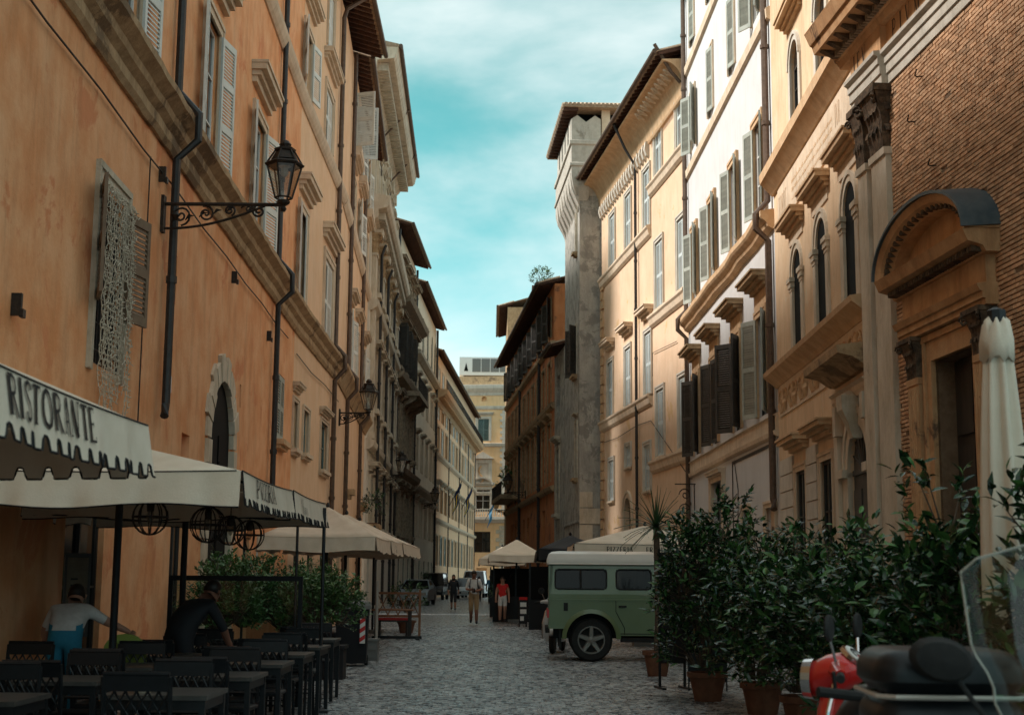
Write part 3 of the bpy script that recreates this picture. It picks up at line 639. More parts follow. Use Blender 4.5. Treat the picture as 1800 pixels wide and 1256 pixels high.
pipe(l2, [(8,-1.2,25.6),(8,.2,24.0),(8,.2,18.9)], .06); pipe(l2, [(16,-1.2,25.6),(16,.2,24.0),(16,.2,18.9)], .06)
for x in (2.6,8.1,14.0): pipe(l2, [(x,-.5,17.1),(x,-.32,16.6),(x,-.32,.3)], .07, 'pipe_black')
# ---- dark baroque house and its neighbour ----
l3, Ll3 = building('town_house', 'dark brownish baroque house with heavy balcony and brown shutters', 'building', (-6.99,83.64), (-6.66,96.))
wn = [1.2,4.2,7.2,10.2]
ops = [(x,x+1.2,z0,z1) for x in wn for (z0,z1) in ((4.2,6.6),(9.2,12.0),(14.2,16.8),(18.6,20.2))]+[(x,x+1.2,0,2.8) for x in wn]
wall(l3, 0, Ll3, 0, 22.6, ops, 'cream', 11)
for i, x in enumerate(wn):
    for (z0,z1) in ((4.2,6.6),(9.2,12.0),(14.2,16.8),(18.6,20.2)):
        surround(l3, x, x+1.2, z0, z1, .24, .12, 'grime'); window(l3, x, x+1.2, z0, z1, .08, 'darkwood', 1); hood(l3, x-.3, x+1.5, z1+.35, .4, .55, 'grime'); sill(l3, x, x+1.2, z0, .35, .2, 'grime')
    if i < 3: shutters(l3, x, x+1.2, 14.2, 16.8, 'shutter_dark', -100, 255)
    window(l3, x, x+1.2, 0, 2.8, .08, 'darkwood', 1, 'door')
for z in (7.6,13.2): cornice(l3, 0, Ll3, [(.1,z),(.5,z+.2),(.6,z+.5),(.1,z+.6)], 'grime', 'ledge')
cornice(l3, -.3, Ll3, [(.1,17.3),(.35,17.6),(.9,17.9),(1.0,18.2),(.1,18.35)], 'grime', 'main_cornice')
mb = MB(); mb.box(4.2,10.8,-1.15,.03,12.75,13.05)
for x in (4.6,7.4,10.2): mb.prof([(0.02,12.75),(-1.0,12.75),(-.9,12.5),(-.3,12.2),(0.02,11.8)], x-.18, x+.18)
bal = mb.obj('balcony', MT['grime'], l3)
mb = MB(); mb.box(4.2,10.8,-1.12,-1.06,13.95,14.02)
for i in range(34): mb.box(4.25+i*.195,4.28+i*.195,-1.10,-1.07,13.05,13.97)
mb.obj('railing', MT['iron'], bal)
pipe(l3, [(.3,-.15,22.4),(.3,-.15,.3)], .08, 'pipe_black'); pipe(l3, [(11.9,-.15,22.4),(11.9,-.15,.3)], .08, 'pipe_black')
eave(l3, 0.0, Ll3, 22.7, .9, 11)
l4, Ll4 = building('town_house', 'slim pale rendered house with arched loggia window under its roof', 'building', (-6.66,96.04), (-6.2,114.9))
wn = [2,6,10,14,17]
ops = [(x,x+1.2,z0,z1) for x in wn for (z0,z1) in ((4.4,6.6),(9.0,11.2),(13.2,15.2))]+[(x,x+1.5,17.6,20.4,19.6) for x in wn]+[(x,x+1.3,0,2.8) for x in wn]
wall(l4, 0, Ll4, 0, 21.6, ops, 'cream', 11)
for x in wn:
    for (z0,z1) in ((4.4,6.6),(9.0,11.2),(13.2,15.2)): surround(l4, x, x+1.2, z0, z1, .2, .06, 'trim'); window(l4, x, x+1.2, z0, z1, .08, 'darkwood', 1); hood(l4, x-.2, x+1.4, z1+.3, .3, .35, 'stone')
    window(l4, x, x+1.5, 17.6, 20.4, .08, 'darkwood', 1); window(l4, x, x+1.3, 0, 2.8, .08, 'darkwood', 1, 'door')
for z in (7.4,16.6): cornice(l4, 0, Ll4, [(.1,z),(.4,z+.2),(.45,z+.4),(.1,z+.5)], 'stone', 'ledge')
pipe(l4, [(18.2,-.15,21.5),(18.2,-.15,.3)], .09, 'pipe_black')
eave(l4, 0, Ll4, 21.7, .7, 11)
# ---- long house with the flags ----
fb, Lfb = building('long_house', 'long peach house with deep cornice, grey shutters and rows of small windows', 'building', (-6.2,115.), (-4.2,164.))
wn = [1.6+i*3.9 for i in range(12)]
ops = [(x,x+2.0,z0,z1) for x in wn for (z0,z1) in ((2.6,5.0),(7.0,9.0),(11.9,14.0),(14.6,15.6),(17.3,18.8))]
wall(fb, 0, Lfb, 0, 19.9, ops, 'farpeach', 11)
for i, x in enumerate(wn):
    for k, (z0,z1) in enumerate(((2.6,5.0),(7.0,9.0),(11.9,14.0),(14.6,15.6),(17.3,18.8))):
        surround(fb, x, x+2.0, z0, z1, .14, .05, 'trim')
        if (i*7+k*3) % 5 < 2 or k == 1: window(fb, x, x+2.0, z0, z1, .2, 'white_paint', 1)
        else: shutters(fb, x, x+2.0, z0, z1, 'shutter_teal' if k == 0 else 'shutter_blue', 0, 180, .02)
    hood(fb, x-.2, x+2.2, 9.25, .3, .4, 'stone')
for z in (6.0,11.3): cornice(fb, 0, Lfb, [(.06,z),(.25,z+.15),(.3,z+.35),(.06,z+.4)], 'trim', 'ledge')
c_ = cornice(fb, -.5, Lfb+.6, [(.1,15.7),(.25,16.0),(.75,16.2),(.95,16.35),(1.05,16.7),(.1,16.8)], 'trim_orange', 'main_cornice'); dentils(fb, 0, Lfb, 16.0, 16.22, -.72, -.2, .5, .25, 'trim_orange', 'modillion', c_)
mb = MB(); mb.box(0,Lfb,-.95,-.91,17.5,17.55)
for i in range(150): mb.box(i*.327,i*.327+.03,-.94,-.92,16.75,17.52)
mb.obj('terrace_railing', MT['iron'], fb)
for x in (.2,12.5,25,37,48): pipe(fb, [(x,-.12,15.8),(x,-.12,.3)], .05, 'pipe_black')
eave(fb, 0, Lfb, 20.0, .5, 11)
# ---- end palazzo closing the street ----
en, Len = building('palazzo', 'ochre palazzo with white quoins closing the end of the street', 'building', (-9.5,168.), (1.2,166.6))
ops = [(5.6,6.9,17.6,20.2),(5.6,6.9,12.3,15.0),(5.4,7.1,9.3,11.9),(5.3,7.2,4.6,7.0),(1.8,3.1,17.6,20.2),(1.8,3.1,12.3,15.0),(1.8,3.3,9.3,11.9),(6,6.6,22.3,22.9,22.6),(5.6,6.8,0,2.8)]
wall(en, 0, Len, 0, 23.6, ops, 'endwall', 10)
for (a,b,c,d) in ((5.6,6.9,17.6,20.2),(1.8,3.1,17.6,20.2),(1.8,3.3,9.3,11.9),(5.4,7.1,9.3,11.9)):
    surround(en, a, b, c, d, .3, .08, 'trim_white'); window(en, a, b, c, d, .2, 'white_paint', 1); hood(en, a-.4, b+.4, d+.45, .35, .35, 'trim_white')
shutters(en, 5.6, 6.9, 17.6, 20.2, 'shutter_teal', 0, 180, .1)
window(en, 5.3, 7.2, 4.6, 7.0, .2, 'darkwood', 1); window(en, 1.8, 3.1, 12.3, 15.0, .25, 'white_paint', 1)
surround(en, 5.6, 6.9, 12.3, 15.0, .4, .1, 'trim_white')
mb = MB(); mb.box(5.6,6.9,.1,.2,12.3,15.0); pn = mb.obj('fresco_panel', MT['trim_white'], en)
mb = MB(); mb.tube([(6.0+.25*math.sin(i*.5),.09,12.6+i*.16) for i in range(14)], .13, 6); mb.obj('fresco_figure', MT['trim_orange'], pn)
mb = MB(); mb.prof([(4.9,15.5),(7.6,15.5),(6.25,16.3)], -.45, .03, ax='y'); mb.obj('pediment', MT['trim_white'], en)
archivolt(en, 5.2, 7.3, 12.45, .7, .22, .35, 'trim_white', 'pediment')
for z in (16.9,12.0-.8,21.3): cornice(en, 0, Len, [(.06,z),(.2,z+.12),(.28,z+.4),(.06,z+.45)], 'trim_white', 'ledge')
cornice(en, 0, Len, [(.1,8.0),(.5,8.2),(.9,8.4),(.9,8.7),(.1,8.75)], 'trim_white', 'balcony_slab')
mb = MB(); mb.box(0,Len,-.85,-.7,9.5,9.62)
for i in range(38): mb.lathe([(.05,0),(.09,.25),(.05,.5),(.07,.78)], (.2+i*.28,-.78,8.73), 6)
mb.obj('balustrade', MT['trim_white'], en)
for i in range(36):
    w_ = .95 if i % 2 else .7
    MB().box(Len-1.6-w_,Len-1.6,-.07,.02,9.7+i*.35,10.02+i*.35).obj('quoin', MT['trim_white'], en) if 9.7+i*.35 < 21 else 0
for i in range(16):
    for j in range(7): MB().box(.1+j*1.55+(.4 if i % 2 else 0),1.6+j*1.55+(.4 if i % 2 else 0),-.06-.01*((i*3+j) % 3),.02,.2+i*.47,.63+i*.47).obj('ashlar_block', MT['stone'], en) if not (5.0 < .85+j*1.55+(.4 if i % 2 else 0) < 7.5) else 0
cornice(en, -.3, Len-1.2, [(.1,23.0),(.2,23.3),(.5,23.6),(.65,23.8),(.7,24.2),(.1,24.3)], 'trim_white', 'main_cornice')
mb = MB(); mb.box(0,Len-1.2,.1,9,24.3,25.3); mb.obj('parapet', MT['trim_dark'], en)
ac = thing('air_conditioner', 'large white air conditioning unit with grey grilles on the palazzo roof', 'air conditioner', (-6.3,169.,25.28))
mb = MB(); mb.box(0,6.,0,2.4,.4,2.6); mb.box(.2,.5,.2,2.2,0,.4).box(5.5,5.8,.2,2.2,0,.4); mb.obj('housing', MT['white_paint'], ac)
for i in range(4): MB().box(1.55+i*1.1,2.55+i*1.1,-.04,.01,.8,2.4).obj('grille', MT['grille_grey'], ac)
MB().prof([(.55,.9),(1.05,.9),(.8,1.9)], -.03, .01, ax='y').obj('vent', MT['dark'], ac)
# ================= right side =================
K0=(6.218,23.13); K1=(6.717,16.79); R0=(6.4155,33.98); R1=(6.22,24.2); W1=(6.159,48.88); Y1=(4.183,65.35)
# ---- brick church ----
ch, Lk = building('church', 'brick church front with pilasters, curved lead pediment and carved entablature', 'church', K0, K1)
wall(ch, -1.1, 14, 0, 11.6, [(1.95,3.5,0,4.8)], 'mortar', 12, .5, y=.014)
random.seed(21)
bv = []
for i in range(10):
    mb = MB(); o = -random.uniform(.001,.008); e = .004
    n = len(mb.v); L_ = .236; H_ = .052
    mb.v += [(0,.02,0),(L_,.02,0),(L_,.02,H_),(0,.02,H_)]+[(e+random.uniform(-e,e),o,e*.8+random.uniform(-.002,.002)),(L_-e+random.uniform(-e,e),o,e*.8+random.uniform(-.002,.002)),(L_-e,o,H_-e*.8),(e,o,H_-e*.8)]
    for q in ((4,5,6,7),(0,1,5,4),(1,2,6,5),(2,3,7,6),(3,0,4,7)): mb.f.append(q); mb.m.append(0)
    bv.append((mb, mb.mesh('brick', MT['brick'], fix=False)))
sb = MB(); cnt = 0; spots = []
for r in range(1, 146):
    z = .05+r*.066
    for c in range(-3, 52):
        x = .25*c+(.125 if r % 2 else 0)+random.uniform(-.006,.006)
        if x < -.98 or x > 12.2 or (1.45 < x+.12 < 4.0 and z < 5.2): continue
        if random.random() < .006: continue
        spots.append((x, z))
near = set(sorted([s for s in spots if 4.3 < s[0] < 5.9 and s[1] > 3.2], key=lambda s: abs(s[1]-6.2))[:298])
for s in spots:
    b = random.choice(bv)
    if s in near: link('brick', b[1], ch, (s[0], 0, s[1]))
    else:
        n = len(sb.v); dy = random.uniform(-.003,.004); sb.v += [(p[0]+s[0], p[1]+dy, p[2]+s[1]) for p in b[0].v]; sb.f += [tuple(n+i for i in f) for f in b[0].f]; sb.m += b[0].m
o = sb.obj('brick_courses', MT['brick'], ch, fix=False); o['kind'] = 'stuff'
for x, w_ in ((-.79,.48),(.05,.72)):
    mb = MB(); mb.box(x-w_/2,x+w_/2,-.10,.03,.5,8.6).box(x-w_/2-.08,x+w_/2+.08,-.18,.03,0,.5).box(x-w_/2-.03,x+w_/2+.03,-.14,.03,8.5,8.62)
    p = mb.obj('pilaster', MT['travertine'], ch); capital(ch, x, w_, 8.62, 1.06, .12, p)
# main entablature, breaking forward over the pilasters
cornice(ch, .45, 12.5, [(.03,9.7),(.03,9.86),(.06,9.87),(.06,10.03),(.09,10.04),(.09,10.16),(.15,10.2),(.16,10.26),(.04,10.28)], 'trim_white', 'architrave')
cornice(ch, -1.15, .45, [(.14,9.7),(.14,9.86),(.17,9.87),(.17,10.03),(.2,10.04),(.2,10.16),(.26,10.2),(.27,10.26),(.1,10.28)], 'trim_white', 'architrave')
MB().box(.45,12.5,-.04,.03,10.27,10.72).obj('frieze', MT['churchstone'], ch); fz = MB().box(-1.12,.45,-.14,.03,10.27,10.72).obj('frieze', MT['churchstone'], ch)
lettering(ch, 'ink', 'PIVM', lambda u, v: (u, -.048, 10.33+v), .34, 1.0, .75, .5, .8)
lettering(ch, 'ink', 'IEV', lambda u, v: (u, -.148, 10.33+v), .34, .9, -.95, .35, .8)
c_ = cornice(ch, -1.7, 12.5, [(.15,10.72),(.2,10.82),(.24,10.84),(.28,10.95),(.62,10.98),(.66,11.12),(.70,11.14),(.78,11.32),(.80,11.36),(.2,11.5)], 'churchstone', 'main_cornice')
dentils(ch, -1.4, 12.4, 10.84, 10.955, -.34, -.2, .12, .07, 'grime', 'dentil', c_)
mb = MB()
for i in range(34): x = -1.45+i*.41; mb.prof([(-.58,10.97),(-.2,10.97),(-.2,10.86),(-.34,10.85),(-.5,10.93)], x-.07, x+.07)
o = mb.obj('modillion', MT['soot'], c_); o['kind'] = 'stuff'
# doorway
for x in (1.38, 3.95):
    mb = MB(); mb.box(x-.225,x+.225,-.13,.03,1.6,4.6).box(x-.29,x+.29,-.22,.03,0,1.6).box(x-.26,x+.26,-.17,.03,1.6,1.72).box(x-.24,x+.24,-.15,.03,4.5,4.6)
    for i in range(5): mb.tube([(x-.17+i*.085,-.13,1.8),(x-.17+i*.085,-.13,4.46)], .026, 6)
    p = mb.obj('fluted_pilaster', MT['churchstone'], ch); capital(ch, x, .46, 4.6, .62, .14, p)
mb = MB(); mb.box(1.66,1.95,-.06,.05,0,4.8).box(3.5,3.72,-.06,.05,0,4.8).box(1.66,3.72,-.063,.05,4.8,5.2).box(1.7,1.78,-.1,-.06,0,5.1).box(1.66,3.72,-.1,-.06,5.1,5.2); mb.obj('door_frame', MT['churchstone'], ch)
mb = MB(); mb.box(1.97,3.48,.3,.36,0,4.78)
for i in range(4):
    for j in (2.08,2.78): mb.box(j,j+.6,.26,.31,.3+i*1.12,1.25+i*1.12)
mb.obj('portal_door', MT['darkwood'], ch)
cornice(ch, 1.0, 4.32, [(.18,5.22),(.18,5.30),(.22,5.31),(.22,5.40),(.26,5.41),(.30,5.5),(.12,5.52)], 'churchstone', 'door_architrave')
MB().box(1.05,4.27,-.14,.03,5.51,5.92).obj('door_frieze', MT['churchstone'], ch)
pc = cornice(ch, .85, 4.45, [(.2,5.92),(.24,6.0),(.30,6.02),(.45,6.06),(.50,6.18),(.52,6.22),(.1,6.26)], 'churchstone', 'door_cornice')
dentils(ch, 1.0, 4.35, 5.94, 6.02, -.36, -.2, .1, .06, 'soot', 'dentil', pc)
ap = arch_pts(.83, 4.47, 6.24, 22, .82); inn = arch_pts(1.12, 4.18, 6.24, 22, .60); mid = arch_pts(.98, 4.32, 6.24, 22, .71)
mb = MB(); mb.rings([[(p[0],-.50,p[1]),(q[0],-.46,q[1]),(r[0],-.30,r[1]),(r[0],.02,r[1]),(p[0],.02,p[1])] for p,q,r in zip(ap, mid, inn)]); pe = mb.obj('curved_pediment', MT['churchstone'], ch)
mb = MB(); mb.poly([(p[0],-.10,p[1]) for p in inn]); mb.obj('tympanum', MT['churchstone'], pe)
mb = MB(); a2 = arch_pts(.80, 4.50, 6.24, 22, .87); mb.rings([[(p[0],-.55,p[1]),(q[0],-.55,q[1]),(q[0],.05,q[1]+.05),(p[0],.05,p[1]+.04)] for p, q in zip(ap, a2)]); mb.obj('lead_roof', MT['lead'], pe, smooth=True)
mb = MB()
for i in range(26):
    t = PI*(i+.5)/26; c = (2.65-1.60*math.cos(t), 6.24+.65*math.sin(t)); mb.box(c[0]-.035,c[0]+.035,-.42,-.28,c[1]-.035,c[1]+.035)
o = mb.obj('dentil', MT['soot'], pe); o['kind'] = 'stuff'
for (x, z) in ((1.9,9.3),(1.5,8.7),(2.3,7.75)):
    MB().tube([(x,.02,z),(x+.02,-.10,z-.02),(x+.10,-.16,z-.03),(x+.16,-.15,z+.05)], .012, 5).obj('iron_hook', MT['iron'], ch)
# ---- ochre renaissance palazzo ----
rp, Lr = building('palazzo', 'ochre renaissance palazzo with stone arched windows and carved frieze beside the church', 'building', R0, R1)
AW = [2.9, 5.65, 8.35]; UW = [3.25, 6.25, 9.0]
ops = [(x-.52,x+.52,6.45,8.85,8.33) for x in AW]+[(x-.5,x+.5,11.5,13.6,13.1) for x in UW]+[(2.25,3.35,1.9,3.9),(5.05,6.15,1.9,3.9),(7.75,9.35,0,4.3,3.5)]
wall(rp, 0, Lr-.03, 0, 16., ops, 'ochre', 10, .4)
for x in AW:
    a, b = x-.52, x+.52
    archivolt(rp, a, b, 8.33, .52, .2, .03, 'travertine')
    for s in (a-.11, b+.11):
        mb = MB(); mb.box(s-.14,s+.14,-.045,.03,6.45,8.0).box(s-.17,s+.17,-.06,.03,6.45,6.6); q = mb.obj('jamb_pilaster', MT['travertine'], rp)
        MB().box(s-.16,s+.16,-.06,.03,8.0,8.08).box(s-.18,s+.18,-.085,.03,8.08,8.2).box(s-.21,s+.21,-.11,.03,8.2,8.3).obj('impost', MT['travertine'], q)
    MB().box(a-.28,b+.28,-.03,.02,8.86+.2,9.3).obj('panel', MT['trim'], rp)
    hood(rp, a-.32, b+.32, 9.3, .32, .34, 'trim_orange'); MB().box(a+.01,b-.01,.012,.06,6.45,8.36).prof([(p[0]*.99+x*.01,p[1]) for p in arch_pts(a+.01,b-.01,8.33,14,.5)], .012, .06, ax='y').obj('pane', MT['dark'], rp)
for x in UW:
    a, b = x-.5, x+.5; archivolt(rp, a, b, 13.1, .5, .2, .05, 'trim_white'); MB().box(a-.22,a,-.05,.03,11.5,13.1).box(b,b+.22,-.05,.03,11.5,13.1).obj('surround', MT['trim_white'], rp)
    hood(rp, a-.35, b+.35, 14.1, .3, .32, 'trim_orange'); window(rp, a, b, 11.5, 13.1, .06, 'darkwood', 2); MB().prof(arch_pts(a+.01,b-.01,13.1,14,.49), .06, .1, ax='y').obj('arch_pane', MT['glass'], rp)
cornice(rp, .0, Lr-.03, [(.06,10.85),(.10,10.9),(.28,11.1),(.34,11.15),(.36,11.36),(.06,11.42)], 'trim_orange', 'ledge')
cornice(rp, .0, Lr-.03, [(.05,6.08),(.12,6.16),(.3,6.3),(.34,6.33),(.36,6.43),(.05,6.47)], 'trim_orange', 'ledge')
MB().box(.7,Lr-.1,-.03,.02,9.85,10.8).obj('inscription_panel', MT['trim'], rp)
# weathered painted lettering and sgraffito on the panel
random.seed(4)
lettering(rp, 'trim_orange', 'TORRE', lambda u, v: (u, -.036, 10.05+v), .52, .62, .85, .1, .55)
mb = MB()
for r in range(3):
    for i in range(38):
        x = 2.6+i*.12; mb.box(x,x+random.uniform(.03,.09),-.0345,-.031,10.05+r*.2,10.05+r*.2+random.uniform(.04,.09))
o = mb.obj('faded_inscription', MT['trim_orange'], rp); o['kind'] = 'stuff'
lettering(rp, 'trim_orange', 'IVB', lambda u, v: (u, -.036, 10.2+v), .45, .62, 7.4, .1, .55)
# carved frieze: foliage scrolls and ovals in relief
fr = MB().box(.4,Lr-.1,-.03,.02,5.35,6.08).obj('frieze', MT['trim'], rp)
for k in range(7):
    x = .95+k*1.28; mb = MB()
    for s in (-1, 1):
        P = []
        for i in range(22): t = i*.42; r = .24*(1-i/26); P.append((x+s*(.34-r*math.cos(t)), -.045, 5.72+r*math.sin(t)))
        mb.tube(P, .03, 5)
        for j in range(3): mb.tube([(x+s*(.1+.12*j),-.04,5.42),(x+s*(.16+.13*j),-.06,5.6),(x+s*(.06+.14*j),-.045,5.74)], [.02,.045,.01], 5)
    mb.lathe([(.13,-.02),(.12,.03),(.02,.05)], (0,0,0), 12); 
    n0 = len(mb.v)-36
    for i in range(n0, len(mb.v)): p = mb.v[i]; mb.v[i] = (x+p[0], -.03-p[2], 5.72+p[1]*2.0)
    mb.obj('relief_scroll', MT['trim_orange'], fr, smooth=True)
for a, b in ((2.25,3.35),(5.05,6.15)):
    surround(rp, a, b, 1.9, 3.9, .18, .03, 'trim'); hood(rp, a-.3, b+.3, 4.35, .3, .4, 'trim_orange'); window(rp, a, b, 1.9, 3.9, .04, 'darkwood', 1); sill(rp, a, b, 1.9, .25, .14, 'travertine')
# rusticated blocks
random.seed(8)
for (a, b) in ((.25,1.95),(3.62,4.75)):
    for i in range(11): MB().box(a,b,-.05-random.uniform(0,.006),.02,.1+i*.385,.455+i*.385).obj('rusticated_block', MT['trim_white'], rp)
# portal
MB().box(7.3,7.75,-.06,.03,0,3.5).box(9.35,9.66,-.06,.03,0,3.5).box(7.26,7.75,-.16,.03,3.4,3.55).box(9.35,9.68,-.16,.03,3.4,3.55).obj('portal_jamb', MT['travertine'], rp)
archivolt(rp, 7.75, 9.35, 3.5, .8, .34, .06, 'travertine', 'portal_arch')
MB().box(7.0,7.3,-.14,.03,0,4.6).box(7.2,7.42,-.2,.03,4.2,4.75).box(9.5,9.72,-.2,.03,4.3,4.75).obj('portal_pilaster', MT['travertine'], rp)
mb = MB(); mb.rings([[(8.55-w_,-o_,z),(8.55+w_,-o_,z),(8.55+w_,.03,z),(8.55-w_,.03,z)] for w_,o_,z in ((.12,.14,4.05),(.16,.22,4.3),(.22,.34,4.55),(.24,.36,4.8),(.1,.2,4.9))]); mb.obj('keystone', MT['stone'], rp)
cornice(rp, 6.9, 9.74, [(.10,4.78),(.14,4.86),(.14,4.95),(.2,5.0),(.08,5.04)], 'trim', 'portal_ledge')
cornice(rp, 6.6, 9.74, [(.1,5.2),(.35,5.36),(.6,5.42),(.62,5.55),(.1,5.62)], 'trim_dark', 'portal_hood')
mb = MB(); mb.box(7.77,9.33,.06,.12,0,3.5).prof(arch_pts(7.77,9.33,3.5,14,.78), .06, .12, ax='y')
for i in range(9): t = PI*i/8; mb.tube([(8.55,.05,3.5),(8.55-.78*math.cos(t),.05,3.5+.76*math.sin(t))], .02, 5)
mb.box(7.77,9.33,.03,.1,3.42,3.52)
for j in (7.85,8.6):
    for i in range(3): mb.box(j,j+.6,.03,.08,.25+i*1.02,1.12+i*1.02)
mb.obj('portal_door', MT['shutter_dark'], rp)
# ---- white house ----
wh, Lw = building('town_house', 'white stucco house with green louvred shutters and ochre ledges', 'building', W1, R0)
LW = [1.75,5.55,9.45,13.15]
ops = [(x-.6,x+.6,5.65,8.2) for x in LW]+[(x-.55,x+.55,10.95,13.3) for x in LW]+[(x-.5,x+.5,16.2,18.2) for x in LW]+[(x-.5,x+.5,20.0,21.8) for x in LW]+[(5.0,6.9,0,4.45),(10.0,10.95,2.2,3.4),(13.25,14.4,.0,3.3)]
wall(wh, .0, Lw, 0, 23, ops, 'white', 10)
ms = [(-150,336),(-160,190),(-138,330),(-152,340)]
for i, x in enumerate(LW):
    surround(wh, x-.6, x+.6, 5.65, 8.2, .2, .06, 'trim_orange'); window(wh, x-.6, x+.6, 5.65, 8.2, .06, 'darkwood', 1)
    shutters(wh, x-.6, x+.6, 5.65, 8.2, 'shutter_dark' if i != 3 else 'shutter_green', *ms[i])
    MB().box(x-.85,x+.85,-.045,.02,8.42,8.85).obj('panel', MT['trim_orange'], wh); hood(wh, x-.85, x+.85, 8.85, .34, .5, 'trim_dark')
    surround(wh, x-.55, x+.55, 10.9, 13.3, .2, .06, 'trim_orange'); window(wh, x-.55, x+.55, 10.95, 13.3, .06); shutters(wh, x-.55, x+.55, 10.9, 13.3, 'shutter_green', -158-i*2, 340+i*2)
    surround(wh, x-.5, x+.5, 16.15, 18.2, .14, .03, 'trim')
    if i in (1, 2): shutters(wh, x-.5, x+.5, 16.15, 18.2, 'shutter_green', -12, 192, -.03)
    else: window(wh, x-.5, x+.5, 16.2, 18.2); shutters(wh, x-.5, x+.5, 16.15, 18.2, 'shutter_green', -150, 338)
    surround(wh, x-.5, x+.5, 20.0, 21.8, .14, .03, 'trim'); shutters(wh, x-.5, x+.5, 20.0, 21.8, 'shutter_green', -10, 190, -.03)
cornice(wh, .0, Lw, [(.04,10.05),(.16,10.12),(.2,10.22),(.3,10.3),(.34,10.36),(.34,10.5),(.05,10.55)], 'trim_orange', 'ledge', 14, .03)
cornice(wh, .0, Lw, [(.02,15.45),(.09,15.5),(.11,15.75),(.02,15.8)], 'trim', 'ledge'); cornice(wh, 0, Lw, [(.02,19.25),(.09,19.3),(.11,19.55),(.02,19.6)], 'trim', 'ledge')
cornice(wh, .0, Lw, [(.03,4.95),(.10,5.0),(.12,5.1),(.06,5.12),(.06,5.45),(.12,5.48),(.02,5.54)], 'trim', 'ledge', 10, .01)
surround(wh, 5.0, 6.9, 0, 4.45, .3, .1, 'trim'); hood(wh, 4.8, 7.1, 4.5, .3, .25, 'trim'); window(wh, 5.0, 6.9, 0, 4.45, .1, 'darkwood', 1, 'door')
surround(wh, 10.0, 10.95, 2.2, 3.4, .14, .04, 'trim'); window(wh, 10, 10.95, 2.2, 3.4, .2, 'darkwood', 1)
surround(wh, 13.25, 14.4, 0, 3.3, .16, .05, 'trim'); MB().box(13.25,14.4,.1,.2,0,3.3).obj('door', MT['trim'], wh)
lettering(wh, 'ink', 'TIMANI', lambda u, v: (u, .095, 2.5+v), .34, .5, 13.35, .05, .8)
mb = MB(); mb.box(8.4,Lw-.35,-.02,.01,4.78,4.86).box(8.4,8.47,-.02,.01,0,4.8); mb.obj('cable_duct', MT['iron'], wh)
pipe(wh, [(8.9,-.03,4.8),(9.4,-.03,4.0),(9.3,-.03,3.0),(9.8,-.03,2.4)], .014, 'iron', 'cable', False); pipe(wh, [(7.6,-.03,3.2),(8.6,-.03,3.8),(9.2,-.03,3.9)], .012, 'iron', 'cable', False)
pipe(wh, [(14.68,-.12,22.8),(14.68,-.12,10.8),(14.68,-.42,10.45),(14.68,-.42,10.1),(14.68,-.12,9.8),(14.68,-.12,3.45),(14.84,-.14,3.2)], .085, 'pipe')
pipe(wh, [(.25,-.12,22.8),(.25,-.12,10.8),(.25,-.42,10.45),(.25,-.42,10.1),(.25,-.12,9.8),(.25,-.12,.3)], .08, 'pipe')
mb = MB()
for i in range(2):
    P = []
    for k in range(18): t = k*.5; r = .22*(1-k/20); P.append((1.2+r*math.cos(t)*.2, -.35-r*math.cos(t), 4.35-.5*i+r*math.sin(t)))
    mb.tube(P, .02, 5)
mb.tube([(1.2,0.02,4.7),(1.2,-.7,4.7)], .02, 5).tube([(1.2,-.05,4.7),(1.2,-.05,3.5)], .02, 5); mb.obj('sign_bracket', MT['iron'], wh)
eave(wh, 0, Lw, 23.1, .8, 10)
# ---- yellow house ----
ye, Ly = building('town_house', 'yellow stucco house with pale blue shutters and coved cornice beside the grey tower', 'building', Y1, W1)
FA = [2.75,6.3,10.0]; FB_ = [2.2,6.1,10.05]; NA = [12.15,15.75]
ops = []
shl = []
for x in FA: shl.append((x-.6,x+.6,15.4,17.85))
for x in FB_: shl.append((x-.6,x+.6,8.65,11.2))
for x in (2.4,9.8): shl.append((x-.55,x+.55,4.95,6.75))
shl.append((5.6,6.6,6.15,7.05))
for x in NA: shl += [(x-.6,x+.6,16.95,19.5),(x-.62,x+.62,11.75,14.4),(x-.6,x+.6,6.1,8.65)]
ops = [s for s in shl]+[(5.2,6.6,0,4.9,4.2),(13,14.2,0,2.7)]
wall(ye, .0, Ly-.02, 0, 19.9, ops, 'yellow', 10)
for (a,b,c,d) in shl:
    surround(ye, a, b, c, d, .16, .05, 'trim_white'); shutters(ye, a, b, c, d, 'shutter_blue', 0, 180, .03); sill(ye, a, b, c, .14, .08, 'trim')
for x in FB_: hood(ye, x-.75, x+.75, 11.75, .4, .42, 'trim')
for z, a, b in ((14.9,0,10.75),(8.2,0,10.75),(16.45,10.75,Ly-.03),(11.2,10.75,Ly-.03),(5.55,10.75,Ly-.03)):
    cornice(ye, a, b, [(.04,z),(.12,z+.1),(.16,z+.3),(.22,z+.38),(.22,z+.46),(.04,z+.5)], 'trim', 'ledge', 6, .008)
for i in range(34):
    w_ = .62 if i % 2 else .42; MB().box(-.02,w_,-.09,.02,.3+i*.44,.68+i*.44).obj('quoin', MT['trim_orange'], ye)
archivolt(ye, 5.2, 6.6, 4.2, .7, .3, .05, 'trim'); MB().box(4.9,5.2,-.05,.03,0,4.2).box(6.6,6.9,-.05,.03,0,4.2).obj('surround', MT['trim'], ye); window(ye, 5.2, 6.6, 0, 4.9, .2, 'darkwood', 1, 'door')
MB().box(13,14.2,.15,.2,0,2.7).obj('door', MT['darkwood'], ye)
pipe(ye, [(.7,-.05,7.7),(4,-.06,7.6),(8,-.06,7.7),(10.6,-.05,7.62),(16.2,-.05,5.2)], .014, 'iron', 'cable', False); pipe(ye, [(11,-.05,9.3),(11.1,-.06,10.2),(15,-.05,10.0)], .012, 'iron', 'cable', False)
